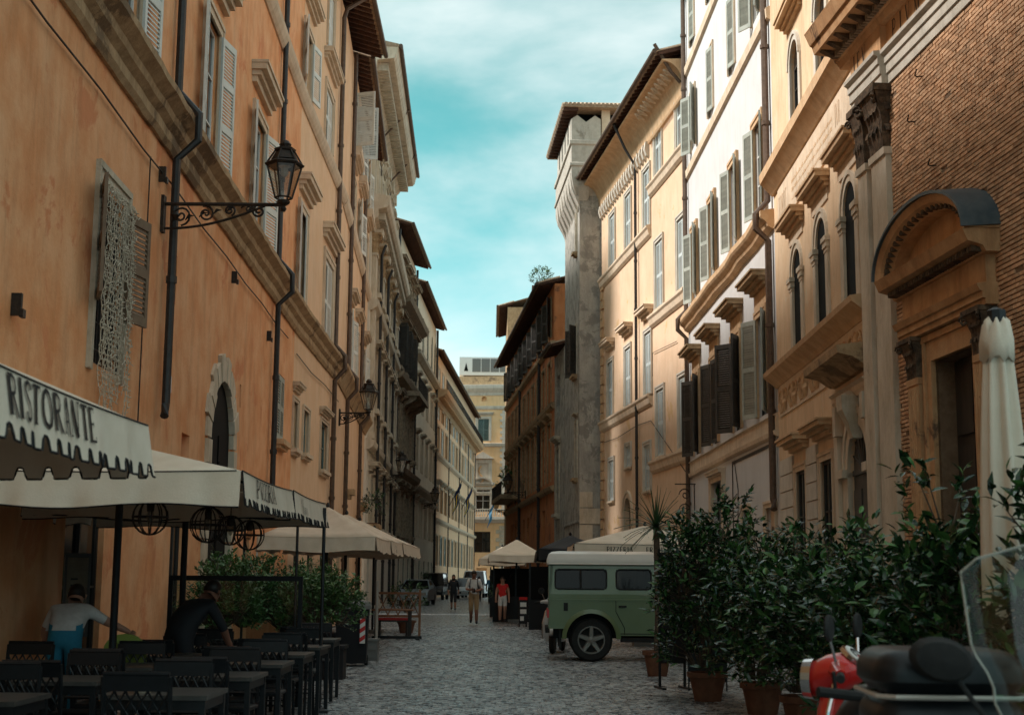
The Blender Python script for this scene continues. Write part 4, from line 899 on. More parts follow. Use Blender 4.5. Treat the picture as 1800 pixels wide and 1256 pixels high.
# coved cornice with relief
cv = [(.05,18.75)]+[(.08+.75*(1-math.cos(t*PI/16)),19.0+.95*math.sin(t*PI/16)) for t in range(9)]+[(.86,20.0),(.2,20.05)]
cc = cornice(ye, -.6, Ly-.03, cv, 'trim_orange', 'cove_cornice')
mb = MB()
for i in range(11):
    x = 10.9+i*.5
    for s in (-1,1):
        P = []
        for k in range(14): t = k*.5; r = .17*(1-k/17); P.append((x+.12*s-s*r*math.cos(t), -.50-.18*math.sin(t), 19.75-.1*s+r*math.sin(t)))
        mb.tube(P, .035, 5)
o = mb.obj('relief_scroll', MT['trim'], cc, smooth=True); o['kind'] = 'stuff'
mb = MB()
for i in range(20): x = .3+i*.53; mb.prof([(0.02,18.2),(-.12,18.3),(-.2,18.55),(-.16,18.85),(.02,18.9)], x-.12, x+.12)
o = mb.obj('frieze_bracket', MT['trim_white'], ye); o['kind'] = 'stuff'
dentils(ye, 10.8, Ly-.1, 18.62, 18.76, -.14, -.02, .13, .07, 'trim_orange', 'dentil')
pipe(ye, [(8.3,-1.1,20.4),(8.3,-.55,19.2),(8.3,-.13,18.5),(8.3,-.13,.3)], .06, 'pipe_black'); pipe(ye, [(16.4,-1.1,20.6),(16.4,-.5,19.6),(16.4,-.15,19.2)], .07, 'pipe')
eave(ye, -.9, Ly-.03, 20.3, 1.05, 10)
MB().box(14,15.2,2.0,3.0,21,24.2).box(13.9,15.3,1.9,3.1,24.2,24.45).box(14.2,15.0,2.2,2.8,24.45,24.8).obj('chimney', MT['trim_orange'], ye)
# ---- grey tower ----
TW_RZ = .064
tw = thing('tower', 'grey rendered medieval tower with tiled overhanging loggia top', 'tower', (3.15,65.5,0), 0)
T0 = Vector((3.15,65.5)); T1 = Vector((2.72,72.2)); ang = math.atan2(T0.y-T1.y, T0.x-T1.x); Lt = (T0-T1).length
def tsub(mb, name, mat, par=tw, smooth=False):   # street-face local frame (x far->near, y into the tower) into tower space
    o = mb.obj(name, MT[mat], par, (T1.x-T0.x, T1.y-T0.y, 0), ang, smooth); return o
fx = type('o', (), {})
tf = bpy.data.objects.new('shaft', None)
bpy.data.objects.remove(tf)
mb = MB(); tops = [(5.3,5.75,17.0,19.4),(4.6,5.7,11.1,13.4),(5.0,5.9,6.2,8.8)]
sh = wall(tw, 0, Lt, 0, 20.1, tops, 'greyrender', 4.5, .3, 'shaft'); sh.location = (T1.x-T0.x, T1.y-T0.y, 0); sh.rotation_euler = (0,0,ang)
for (a,b,c,d) in tops:
    surround(sh, a, b, c, d, .12, .04, 'stone'); window(sh, a, b, c, d, .18, 'darkwood', 1); sill(sh, a, b, c, .25, .12, 'trim_dark')
hood(sh, 4.9, 6.0, 9.1, .15, .2, 'stone'); shutters(sh, 4.6, 5.7, 11.1, 13.4, 'shutter_dark', -140, 320)
cornice(sh, 0, Lt, [(.0,4.1),(.05,4.13),(.05,4.22),(0,4.25)], 'greyrender', 'ledge')
for i in range(7): w_ = .95 if i % 2 else .6; MB().box(.0,w_,-.03,.03,.3+i*.75,1.0+i*.75).obj('corner_stone', MT['travertine'], tw)
# loggia: corbelled box under a hipped tile roof
lg = MB(); lx0, lx1, ly0, ly1 = -.42, 4.6, -.28, 7.6
def rect(e, z): return [(lx0-e,ly0-e,z),(lx1+e,ly0-e,z),(lx1+e,ly1+e,z),(lx0-e,ly1+e,z)]
lg.rings([rect(-.5,18.6),rect(-.42,19.2),rect(-.1,19.9),rect(0,20.4),rect(0,20.85),rect(.07,20.9),rect(.07,21.02),rect(0,21.07),rect(0,21.9),rect(.08,21.95),rect(.08,22.12),rect(0,22.16)])
lo = lg.obj('loggia_box', MT['towerstone'], tw, (0,0,0), TW_RZ)
def merlon(x0, x1, y0, y1):
    m = MB(); m.box(x0,x1,y0,y1,22.1,22.95)
    if x1-x0 > y1-y0:
        c = (x0+x1)/2; m.prof([(x0,22.95),(x1,22.95),(x1,23.2),(x1-.2*(x1-x0),23.38),(c,23.05),(x0+.2*(x1-x0),23.38),(x0,23.2)], y0, y1, ax='y')
    else:
        c = (y0+y1)/2; m.prof([(y0,22.95),(y1,22.95),(y1,23.2),(y1-.2*(y1-y0),23.38),(c,23.05),(y0+.2*(y1-y0),23.38),(y0,23.2)], x0, x1)
    m.obj('merlon', MT['towerstone'], lo)
merlon(lx0,lx0+1.4,ly0,ly0+.3); merlon(lx0+2.5,lx0+3.7,ly0,ly0+.3)
for i in range(5): merlon(lx0,lx0+.3,ly0+.45+i*1.4,ly0+1.35+i*1.4)
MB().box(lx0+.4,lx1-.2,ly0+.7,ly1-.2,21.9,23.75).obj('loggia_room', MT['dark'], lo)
MB().box(lx0+1.45,lx0+1.85,ly0+.02,ly0+.3,22.1,23.75).obj('loggia_post', MT['trim'], lo)
mb = MB()
for i in range(7): y = ly0+.5+i*1.05; mb.prof([(lx0+.5,18.75),(lx0+.02,19.9),(lx0-.03,20.6),(lx0+.5,20.6)], y-.22, y+.22, ax='y')
for i in range(4): x = lx0+.6+i*1.3; mb.prof([(ly0+.5,18.75),(ly0+.02,19.9),(ly0-.03,20.6),(ly0+.5,20.6)], x-.25, x+.25)
mb.obj('corbel', MT['towerstone'], lo)
rf = MB(); e = .42; rf.rings([rect(e,23.66),rect(e,23.76),rect(-2.3,24.75)]); ro = rf.obj('roof', MT['tile'], tw, (0,0,0), TW_RZ)
mb = MB()
for i in range(30):
    x = lx0-e+.12+i*(lx1-lx0+2*e-.2)/29; t = min(1, min(x-(lx0-e), (lx1+e)-x)/3.0); mb.tube([(x,ly0-e-.05,23.78),(x,ly0-e+2.7*t,23.78+.98*t)], .085, 6)
for i in range(38):
    y = ly0-e+.12+i*(ly1-ly0+2*e-.2)/37; t = min(1, min(y-(ly0-e), (ly1+e)-y)/3.0); mb.tube([(lx0-e-.05,y,23.78),(lx0-e+2.7*t,y,23.78+.98*t)], .085, 6)
o = mb.obj('tile_ridges', MT['tile'], ro); o['kind'] = 'stuff'
mb = MB()
for i in range(16): y = ly0-e+.2+i*.52; mb.box(lx0-e+.02,lx0+.3,y-.05,y+.05,23.52,23.65)
o = mb.obj('rafter_row', MT['rafter'], ro); o['kind'] = 'stuff'
# ---- narrow grey house and brown house ----
gh, Lg = building('town_house', 'sliver of grey rendered house with one tall window between tower and brown house', 'building', (2.33,76.6), (2.70,72.24))
wall(gh, 0, Lg, 0, 13.4, [(1.2,2.4,4.9,8.3),(1.2,2.4,10.0,12.2)], 'greyrender', 6); surround(gh, 1.2, 2.4, 4.9, 8.3, .14, .05, 'stone'); window(gh, 1.2, 2.4, 4.9, 8.3, .2, 'darkwood', 2); window(gh, 1.2, 2.4, 10.0, 12.2, .2, 'darkwood', 1); hood(gh, 1.0, 2.6, 8.6, .3, .4, 'stone'); sill(gh, 1.2, 2.4, 4.9, .3, .15, 'stone')
eave(gh, 0, Lg, 13.5, .7, 6)
br, Lb = building('town_house', 'dark reddish brown house with black shutters and deep overhanging eave', 'building', (-.35,108.), (2.32,76.64))
wn = [1.5+i*3.0 for i in range(10)]
ops = [(x,x+1.5,z0,z1) for x in wn for (z0,z1) in ((6.8,10.0),(11.2,13.4),(14.8,17.0))]+[(x,x+1.4,2.9 if i % 3 else 0,5.4 if i % 3 else 3.4) for i, x in enumerate(wn)]
wall(br, 0, Lb, 0, 17.6, ops, 'brown', 10)
for i, x in enumerate(wn):
    for k, (z0,z1) in enumerate(((6.8,10.0),(11.2,13.4),(14.8,17.0))):
        surround(br, x, x+1.5, z0, z1, .14, .05, 'trim_dark'); window(br, x, x+1.5, z0, z1, .2, 'darkwood', 1)
        if k == 2: shutters(br, x, x+1.5, z0, z1, 'shutter_dark', -160, 338)
    window(br, x, x+1.4, 2.9 if i % 3 else 0, 5.4 if i % 3 else 3.4, .2, 'darkwood', 1); hood(br, x-.2, x+1.7, 10.25, .3, .35, 'trim_dark')
for z in (6.2,10.7,14.1): cornice(br, 0, Lb, [(.05,z),(.2,z+.12),(.24,z+.3),(.05,z+.34)], 'trim_dark', 'ledge')
pipe(br, [(24.5,-.12,17.4),(24.5,-.12,.3)], .09, 'pipe_black'); pipe(br, [(12.,-.12,17.4),(12.,-.12,.3)], .09, 'pipe_black')
eave(br, 0, Lb, 17.6, .9, 10)
MB().box(16,Lb,3.0,9.5,17.6,20.3).obj('roof_storey', MT['ochre'], br); mb = MB(); mb.prof([(2.6,20.3),(6,21.2),(9.9,20.3),(9.9,20.15),(2.6,20.15)], 15.7, Lb+.1); mb.obj('roof', MT['tile'], br)
MB().box(18,18.8,4,4.8,20,22.8).box(17.9,18.9,3.9,4.9,22.8,23.0).obj('chimney', MT['trim_orange'], br)
mb = MB(); mb.box(1.,10.,-1.2,.02,7.0,7.3); bo = mb.obj('balcony', MT['trim_dark'], br); mb = MB(); mb.box(1.,10.,-1.18,-1.14,8.16,8.2)
for i in range(46): mb.box(1.+i*.2,1.03+i*.2,-1.17,-1.15,7.3,8.16)
mb.obj('railing', MT['iron'], bo)
# far block with roof edge behind the brown house
fh, Lf = building('town_house', 'weathered brown house end wall beyond the brown house', 'building', (-.55,122.), (-.36,108.1))
wall(fh, 0, Lf, 0, 22.3, [(x,x+1.2,z,z+2.2) for x in (2,6,10) for z in (5,9,13)], 'trim_dark', 10)
for x in (2,6,10):
    for z in (5,9,13): window(fh, x, x+1.2, z, z+2.2, .2, 'darkwood', 1)
eave(fh, 0, Lf, 22.4, .7, 10)
# ================= street lamps =================
def lantern(label, loc, rz, arm, sc=1., group=None):
    t = thing('street_lamp', label, 'street lamp', loc, rz, group)
    mb = MB(); mb.tube([(0,0,0),(arm,0,0)], .028, 6); mb.box(-.02,.05,-.07,.07,-.42,.12)
    mb.obj('arm', MT['iron'], t)
    mb = MB()
    def spiral(cx, cz, r0, a0, d, n=22, turn=2.1):
        return [(cx+r0*(1-.88*i/n)*math.cos(a0+d*turn*2*PI*i/n*.8), 0, cz+r0*(1-.88*i/n)*math.sin(a0+d*turn*2*PI*i/n*.8)) for i in range(n+1)]
    mb.tube([(.03,0,-.36)]+[(arm*.85*k/10, 0, -.36+.34*(k/10)**1.4-.05*math.sin(PI*k/10)) for k in range(1,11)], .02, 5)
    for (cx, cz, r, a, d) in ((.24,-.17,.15,-1.5,1),(.55,-.14,.12,2,-1),(.84,-.09,.085,-1.2,1),(1.08,-.06,.06,2,-1)): 
        mb.tube(spiral(cx*arm/1.5, cz, r, a, d), .016, 5)
    mb.tube(spiral(arm*.80, -.10, .10, 1.57, 1), .018, 5); mb.lathe([(.02,-.06),(.07,0),(.02,.06)], (.2,0,-.17), 8)
    for k in range(6): mb.tube([(.15+k*.17*arm/1.5,0,-.28+.045*k),(.20+k*.17*arm/1.5,.02,-.2+.04*k),(.27+k*.17*arm/1.5,0,-.22+.045*k)], [.008,.026,.004], 5)
    mb.obj('scrollwork', MT['iron'], t, smooth=True)
    b = MB(); s = sc; b.lathe([(.03,-.10),(.05,-.06),(.03,-.02),(.09,.02),(.10,.05),(.04,.08)], (arm,0,0), 8)
    n = 6
    def rp(r, z, i): a = 2*PI*i/n+.26; return (arm+r*s*math.cos(a), r*s*math.sin(a), z*s)
    for i in range(n):
        b.tube([rp(.12,.10,i), rp(.25,.58,i)], .014, 5); b.tube([rp(.12,.10,i), rp(.12,.10,i+1)], .014, 5); b.tube([rp(.25,.58,i), rp(.25,.58,i+1)], .018, 5)
    b.lathe([(.27*s,.57*s),(.29*s,.60*s),(.25*s,.63*s)], (arm,0,0), 6, a0=.26)
    for i in range(n): b.tube([rp(.25,.62,i), rp(.14,.80,i)], .014, 5)
    b.lathe([(.20*s,.66*s),(.13*s,.79*s),(.15*s,.80*s),(.16*s,.83*s),(.06*s,.86*s)], (arm,0,0), 6, a0=.26); b.lathe([(.07*s,.84*s),(.09*s,.90*s),(.05*s,.95*s),(.01*s,.97*s)], (arm,0,0), 8)
    bo = b.obj('lantern_frame', MT['iron'], t)
    for i in range(n): g_ = MB(); g_.poly([rp(.115,.11,i),rp(.115,.11,i+1),rp(.243,.57,i+1),rp(.243,.57,i)]); g_.obj('pane', MT['lantern_glass'], bo, fix=False)
    l = MB(); l.lathe([(.03,.42*s),(.06,.46*s),(.05,.54*s),(.1,.57*s)], (arm,0,0), 8); l.obj('lamp_fitting', MT['white_paint'], bo)
    return t
lantern('large iron lantern on scrolled bracket fixed to the orange palazzo', (-5.06,19.9,6.8), 0, 1.75, 1.)
lantern('iron lantern on scrolled bracket between the drainpipes of the peach house', (-5.6,45.9,6.8), 0, .95, 1.15)
lantern('iron lantern on the pale pilastered palazzo', (-6.75,73.6,6.8), 0, 1.1, 1.25)
lantern('iron lantern on the slim pale house near the flags', (-6.46,103.5,6.9), 0, .95, 1.3)
lantern('black lantern hung high on the dark brown house', (.95,92.5,7.1), PI, 1.15, 1.3)
lantern('black lantern hung on the far end of the brown house', (-.3,106.5,6.6), PI, .8, 1.3)

# ================= parasols =================
def parasol(label, x0, x1, y0, y1, zt, pk, vh, mat='canvas', texts={}, tabs=True, nd=.085, du=.022, group=None, pole=True, scal=.17, trim='ink', cat='parasol', px=None):
    cx, cy = (x0+x1)/2, (y0+y1)/2
    t = thing('parasol', label, cat, (cx, cy, 0), 0, group)
    hx, hy = (x1-x0)/2, (y1-y0)/2; C = [(-hx,-hy),(hx,-hy),(hx,hy),(-hx,hy)]
    mb = MB(); n = 6
    for k in range(4):
        a, b = C[k], C[(k+1) % 4]
        rows = []
        for i in range(n+1):
            tt = i/n; row = []
            for j in range(9):
                u = j/8; ex, ey = lerp(a[0],b[0],u), lerp(a[1],b[1],u)
                z = lerp(pk, zt, tt)-.05*math.sin(PI*tt)*math.sin(PI*u)-.02*tt*math.sin(PI*u)
                row.append((ex*tt, ey*tt, z))
            rows.append(row)
        for i in range(n):
            for j in range(8): mb.poly([rows[i][j],rows[i][j+1],rows[i+1][j+1],rows[i+1][j]])
    cano = mb.obj('canopy', MT[mat], t, smooth='all'); so_ = cano.modifiers.new('t','SOLIDIFY'); so_.thickness = .006
    for k in range(4):
        a, b = C[k], C[(k+1) % 4]; d = Vector((b[0]-a[0], b[1]-a[1])); Ls = d.length; d.normalize(); nrm = Vector((d.y, -d.x)); ph = k*1.7+cx
        def f(u, v, off=0.):      # u along, v up from the lower edge of the fabric
            dep = (vh-v)/vh; o_ = .008+off+dep*(.04+.013*math.sin(u*11+ph)+.006*math.sin(u*23+2*ph))
            sag = -.02*math.sin(PI*min(1,max(0,u/Ls)))
            return (a[0]+d.x*u+nrm.x*o_, a[1]+d.y*u+nrm.y*o_, zt-vh+v+sag)
        N_ = max(12, int(Ls/du)); low = []
        for i in range(N_+1):
            u = Ls*i/N_; q = (u % scal)/scal
            if tabs is True or (tabs == 1 and k == 1): low.append((u, nd*max(0, 1-((q-.5)/.20)**4) if abs(q-.5) < .20 else 0))
            else: low.append((u, .02*math.sin(u*4)))
        mb = MB()
        for (u, l), (u2, l2) in zip(low, low[1:]):
            for c in range(4):
                v0, v1 = lerp(l, vh, c/4), lerp(l, vh, (c+1)/4); w0, w1 = lerp(l2, vh, c/4), lerp(l2, vh, (c+1)/4)
                mb.poly([f(u,v0), f(u2,w0), f(u2,w1), f(u,v1)])
        va = mb.obj('valance', MT[mat], t, smooth='all', fix=False)
        tr = MB(); tr.tube([f(u, l, .002) for u, l in low], .007, 4); tr.tube([f(0,l_,.002) for l_ in (0,vh*.5,vh)], .006, 4); tr.tube([f(u, vh, .004) for u, l in low[::4]], .005, 4); tr.obj('trim', MT[trim], va, fix=False)
        if k in texts:
            for (s_, h_, ws, u0, v0, bold) in texts[k]:
                lettering(va, 'ink', s_, lambda u, v: f(u, v0+v, .009), h_, ws, u0, .10, bold)
    fr = MB()
    for c in C: fr.tube([(0,0,pk-.06),(c[0]*.99,c[1]*.99,zt-.04)], .014, 5)
    for k in range(4): a, b = C[k], C[(k+1) % 4]; fr.tube([(0,0,pk-.07),((a[0]+b[0])*.49,(a[1]+b[1])*.49,zt-.06)], .012, 5)
    fr.obj('ribs', MT['black_paint'], t)
    if pole:
        MB().lathe([(.035,.08),(.035,pk),(.05,pk+.02),(.02,pk+.08)], (0,0,0), 8).obj('pole', MT['black_paint'], t, smooth=True)
        MB().box(-.3,.3,-.3,.3,0,.09).obj('base', MT['grille_grey'], t)
    return t
parasol('cream restaurant parasol with large black lettering and scalloped valance', -4.86, -2.2, 5.3, 8.55, 2.40, 2.95, .31, du=.012, nd=.07, texts={1: [('RISTORANTE', .18, 1.12, .77, .112, 1.4)]})
parasol('unseen cream parasol added to shade the near end of the restaurant row', -4.8, -2.3, 1.7, 5.1, 2.40, 3.0, .31)  # out of view, added to block light from the restaurant wall
parasol('cream pizzeria parasol with small black lettering beside the restaurant parasol', -4.88, -2.2, 11.6, 14.25, 2.36, 2.70, .28, tabs=1, nd=.06, du=.012, texts={1: [('PIZZERIA', .155, 1.25, .62, .105, 1.35)]}, scal=.115)  # canopy stretched back to the wall so the wall below is darker
parasol('cream parasol with faint script, next after the pizzeria one', -4.9, -2.2, 14.35, 16.9, 2.37, 2.70, .28, tabs=1, nd=.06, du=.012, scal=.115, texts={1: [('DALLE', .09, .7, .45, .15, .6),('ROMANI', .08, .7, .6, .08, .6)]})  # likewise widened up to the wall for its shade
parasol('plain tan parasol behind the leafy hedge', -4.9, -2.62, 27.8, 30.9, 2.30, 2.95, .27, 'canvas_tan', tabs=False, trim='canvas_tan')
parasol('tan parasol with pale writing on its valance', -4.9, -2.6, 31.1, 34.2, 2.32, 2.95, .28, 'canvas_tan', texts={1: [('BRERA', .15, .8, .9, .06, .6)]}, tabs=False, trim='canvas_tan')
parasol('tan parasol beyond the one with writing, by the wooden trellis', -5.0, -2.6, 34.5, 37.6, 2.36, 2.95, .28, 'canvas_tan', tabs=False, trim='canvas_tan')
parasol('small tan parasol farthest along the left cafe row', -5.0, -2.7, 38.5, 42.5, 2.40, 2.9, .3, 'canvas_tan', tabs=False, trim='canvas_tan')
parasol('cream pizzeria parasol standing behind the green off-road car', 1.42, 4.9, 32.0, 35.4, 2.31, 2.78, .25, 'canvas', texts={0: [('PIZZERIA', .125, 1.0, .72, .07, 1.3),('EREDI', .125, 1.0, 1.6, .07, 1.3)]}, tabs=False)
parasol('black awning canopy over the cafe behind the green car', .75, 2.6, 38.5, 42., 2.32, 2.75, .3, 'canvas_black', tabs=False)
parasol('pale grey parasol sheltering the cafe by the brown house', -.75, 1.2, 50.5, 54., 2.35, 2.95, .22, 'canvas', tabs=False, trim='canvas')
parasol('far pale parasol beyond the cafe terrace', -1.3, .6, 60., 63., 2.35, 2.9, .25, 'canvas', tabs=False, trim='canvas')
# closed parasol
cp = thing('folded_parasol', 'tall folded cream parasol wrapped on its pole before the church door', 'parasol', (3.04,8.78,0))
mb = MB(); rs = []; K = 40
for i in range(19):
    t = i/18; z = lerp(3.1, 1.2, t); r = lerp(.055, .165, t**.8)
    rs.append([((r*(1+.28*math.sin(j*2*PI/K*7+t*1.2))*math.cos(2*PI*j/K))+.05*t*t, r*(1+.28*math.sin(j*2*PI/K*7+t*1.2))*math.sin(2*PI*j/K), z+.03*math.sin(j*2*PI/K*5)*t) for j in range(K)])
mb.rings(rs); mb.obj('canopy', MT['canvas'], cp, smooth='all')
mb = MB(); mb.rings([[(r*math.cos(2*PI*j/24)*(1+.15*math.sin(3*j)), r*math.sin(2*PI*j/24), z+.03*math.sin(2*j)) for j in range(24)] for r, z in ((.04,3.14),(.08,3.10),(.10,2.98),(.10,2.88))]); mb.obj('cap', MT['canvas'], cp, smooth='all')
MB().lathe([(.028,.1),(.028,3.1),(.06,3.12),(.06,3.19),(.02,3.21)], (0,0,0), 8).obj('pole', MT['black_paint'], cp); MB().box(-.3,.3,-.3,.3,0,.1).obj('base', MT['grille_grey'], cp)

# ================= pendant ring lamps, windbreak =================
for i, (x, y, z, r) in enumerate(((-3.05,12.1,2.0,.15),(-2.75,13.0,1.97,.16),(-2.72,13.9,1.95,.14),(-2.68,14.7,1.93,.15))):
    t = thing('pendant_lamp', 'black iron ring cage lamp hanging under the pizzeria parasols', 'lamp', (x,y,z), i*.7, 'ring cage lamps')
    mb = MB(); mb.tube([(0,0,r),(0,0,2.45-z)], .006, 4)
    for k in range(5):
        a = PI*k/5; mb.tube([(r*math.cos(b)*math.cos(a), r*math.cos(b)*math.sin(a), r*math.sin(b)) for b in [2*PI*q/20 for q in range(20)]], .007, 4, closed=True)
    mb.tube([(r*math.cos(2*PI*q/20), r*math.sin(2*PI*q/20), 0) for q in range(20)], .007, 4, closed=True); mb.lathe([(.02,r),(.035,r*.7),(.03,r*.3)], (0,0,0), 8); mb.obj('cage', MT['iron'], t)
    MB().lathe([(.01,-.05),(.04,0),(.02,.06)], (0,0,0), 8).obj('bulb', MT['lantern_glass'], t)
wb = thing('windbreak', 'black steel windbreak frame at the back of the black tables', 'screen', (-4.05,17.2,0))
mb = MB()
for x in (0,1.55): mb.box(x-.025,x+.025,-.025,.025,0,1.52)
mb.box(-.02,1.57,-.02,.02,1.46,1.52).box(0,1.55,-.015,.015,.70,.74); mb.obj('frame', MT['black_paint'], wb)
g_ = MB().box(.03,1.52,-.004,.004,.74,1.46).obj('pane', MT['clear'], wb)
for i, (x, y) in enumerate(((-2.15,16.5),(-3.05,20.5))):
    p = thing('parasol_post', 'slim black post holding the cream parasols' if not i else 'slim black post rising from the leafy hedge', 'post', (x,y,0)); MB().lathe([(.10,0),(.10,.03),(.022,.05),(.02,2.3)], (0,0,0), 8).obj('pole', MT['black_paint'], p)
md = thing('menu_board', 'framed menu poster standing inside the dark restaurant doorway', 'menu', (-4.84,15.7,0), R_(25))
MB().box(-.03,.25,-.03,.0,.85,1.75).obj('frame', MT['darkwood'], md); mb = MB().box(.0,.22,-.04,-.029,.9,1.7); ps = mb.obj('poster', MT['menu'], md)
mb = MB()
for i in range(9): mb.box(.04,.04+.14*random.uniform(.4,1),-.0425,-.041,.9+i*.07,.92+i*.07)
mb.obj('print', MT['ink'], ps)
# ================= tables and chairs =================
def make_table():
    t = thing('cafe_table', 'square black metal cafe table among the lattice chairs', 'table', (0,0,0), 0, 'black cafe tables')
    MB().box(-.35,.35,-.35,.35,.715,.745).obj('tabletop', MT['table_top'], t)
    MB().box(-.33,.33,-.33,-.30,.65,.715).box(-.33,.33,.30,.33,.65,.715).box(-.33,-.30,-.30,.30,.65,.715).box(.30,.33,-.30,.30,.65,.715).obj('apron', MT['black_paint'], t)
    for sx in (-1,1):
        for sy in (-1,1): MB().box(sx*.315-.02,sx*.315+.02,sy*.315-.02,sy*.315+.02,0,.715).obj('leg', MT['black_paint'], t)
    return t
def make_chair():
    t = thing('cafe_chair', 'dark metal cafe chair with lattice backrest at a black table', 'chair', (0,0,0), 0, 'dark lattice chairs')
    mb = MB(); mb.rings([[(-.22+e,-.21+e,z),(.22-e,-.21+e,z),(.21-e,.22-e,z),(-.21+e,.22-e,z)] for e, z in ((.015,.425),(0,.435),(0,.455),(.02,.465))]); mb.obj('seat', MT['black_paint'], t)
    for sx in (-1,1):
        MB().tube([(sx*.20,.20,.43),(sx*.215,.225,0)], .016, 6).obj('leg', MT['black_paint'], t)
        MB().tube([(sx*.21,-.30,0),(sx*.205,-.22,.43),(sx*.205,-.235,.6),(sx*.205,-.275,.89)], .017, 6).obj('leg', MT['black_paint'], t)
    b = MB(); yb = lambda z: -.235-(z-.6)*.14
    b.rings([[(x,yb(z)-.012,z),(x,yb(z)+.012,z),(x,yb(z+.1)+.012,z+.1),(x,yb(z+.1)-.012,z+.1)] for x, z in ((-.205,.80),(.205,.80))])
    b.tube([(-.205,yb(.905),.905),(.205,yb(.905),.905)], .017, 6)
    MB().tube([(-.205,yb(.55)+.01,.55),(.205,yb(.55)+.01,.55)], .014, 6).obj('back_rail', MT['black_paint'], t)
    br_ = b.obj('backrest', MT['black_paint'], t)
    l = MB()
    for i in range(6):
        x0 = -.205+i*.41/6; x1 = x0+.41/6
        l.tube([(x0,yb(.56),.56),(x1,yb(.68),.68),(x0,yb(.80),.80)], .008, 4); l.tube([(x1,yb(.56),.56),(x0,yb(.68),.68),(x1,yb(.80),.80)], .008, 4)
    l.obj('lattice', MT['black_paint'], br_)
    MB().tube([(-.2,.2,.25),(.2,.2,.25)], .01, 5).obj('stretcher', MT['black_paint'], t)
    return t
tb, cb = make_table(), make_chair(); ft, fc = True, True
random.seed(12)
def tset(x, y):
    global ft, fc
    row = 'in the row along the open street' if x > -2.8 else ('in the middle row of tables' if x > -4 else 'in the row along the orange wall')
    if x > -2.8 and y > 18: row = 'at the end table beside the bin'
    elif x > -2.8 and y < 10: row = 'at the street side table with the bread basket'
    elif -4 < x < -2.8 and y > 15: row = 'at the table by the windbreak frame'
    elif x < -4 and y > 12: row = 'at the table where the waiter in white bends'
    if ft: tb.location = (x,y,0); ft = False; o = tb
    else: o = copy_tree(tb, None, (x,y,0), random.uniform(-.03,.03))
    o['label'] = 'square black metal cafe table '+row.replace('at the', 'being the').replace('tables','seats')
    for s in (-1, 1):
        px_, py_ = x+random.uniform(-.06,.04), y+s*random.uniform(.42,.5); a = (0 if s < 0 else PI)+random.uniform(-.06,.06)
        if fc: cb.location = (px_,py_,0); cb.rotation_euler = (0,0,a); fc = False; o = cb
        else: o = copy_tree(cb, None, (px_,py_,0), a)
        o['label'] = 'lattice chair '+('facing away ' if s < 0 else 'turned back ')+row
for x_, y in ((-2.3,9.75),(-2.32,11.5),(-2.35,13.15),(-2.38,14.75),(-2.42,16.35),(-2.52,18.3)): tset(x_, y)
for y in (9.2,10.9,12.6,14.3,15.9): tset(-3.35, y)
for y in (8.9,10.6,12.4): tset(-4.3, y)
bk = thing('bread_basket', 'small pale basket of bread on a black cafe table', 'basket', (-2.42,9.62,.745)); MB().lathe([(.05,0),(.08,.05),(.085,.06),(.07,.05),(.05,.02)], (0,0,0), 12).obj('basket', MT['wire'], bk, smooth=True)
# ================= rubbish bin, trellis corner =================
bn = thing('rubbish_bin', 'black wheeled rubbish bin with grey lid and red and white stripes', 'bin', (-2.74,25.2,0), R_(4))
mb = MB(); mb.rings([[(-.25,-.28,.06),(.25,-.28,.06),(.25,.34,.06),(-.25,.34,.06)],[(-.285,-.34,.98),(.285,-.34,.98),(.285,.40,.98),(-.285,.40,.98)]]); mb.obj('body', MT['canvas_black'], bn)
mb = MB(); mb.rings([[(-.32*a,-.39*a,z),(.32*a,-.39*a,z),(.32*a,.43*a,z),(-.32*a,.43*a,z)] for a, z in ((1,.98),(1,1.03),(.93,1.09),(.6,1.12))]); mb.obj('lid', MT['grille_grey'], bn)
sp = MB().box(.14,.23,-.365,-.31,.40,.82).obj('reflector', MT['white_paint'], bn)
for i in range(3): m_ = MB(); m_.poly([(.14,-.37,.42+i*.15),(.23,-.37,.48+i*.15),(.23,-.37,.555+i*.15),(.14,-.37,.495+i*.15)]); m_.obj('stripe', MT['red'], sp, fix=False)
for s in (-1,1): MB().lathe([(.09,-.03),(.09,.03)], (0,0,0), 12).obj('wheel', MT['rubber'], bn, (s*.24,.28,.09)).rotation_euler = (0,PI/2,0)
bx_ = thing('planter_box', 'small pale panelled planter box on the cobbles beside the bin', 'planter', (-2.60,26.9,0)); MB().box(-.16,.16,-.16,.16,0,.36).box(-.18,.18,-.18,.18,.36,.4).box(-.13,.13,-.175,-.16,.06,.14).box(-.13,.13,-.175,-.16,.2,.3).obj('box', MT['grille_grey'], bx_)
po = thing('sign_post', 'thin grey steel post beside the bin', 'post', (-2.72,29.5,0)); MB().lathe([(.06,0),(.06,.02),(.03,.04),(.03,1.45),(.0,1.46)], (0,0,0), 8).obj('pole', MT['alloy'], po)
tl = thing('wooden_trellis', 'reddish wooden trellis screen of crossed slats by the tan parasols', 'trellis', (-3.55,38.4,0))
for x in (0,1.15): MB().box(x-.03,x+.03,-.03,.03,0,1.22).obj('post', MT['wood'], tl)
for z in (.52,1.12): MB().box(.03,1.12,-.02,.02,z-.03,z+.03).obj('rail', MT['wood'], tl)
for i in range(4):
    for s in (0,1): x0 = .03+i*.2725; MB().tube([(x0+(.2725 if s else 0),.012*(1 if s else -1),.55),(x0+(0 if s else .2725),.012*(1 if s else -1),1.09)], .014, 4).obj('slat', MT['wood'], tl)
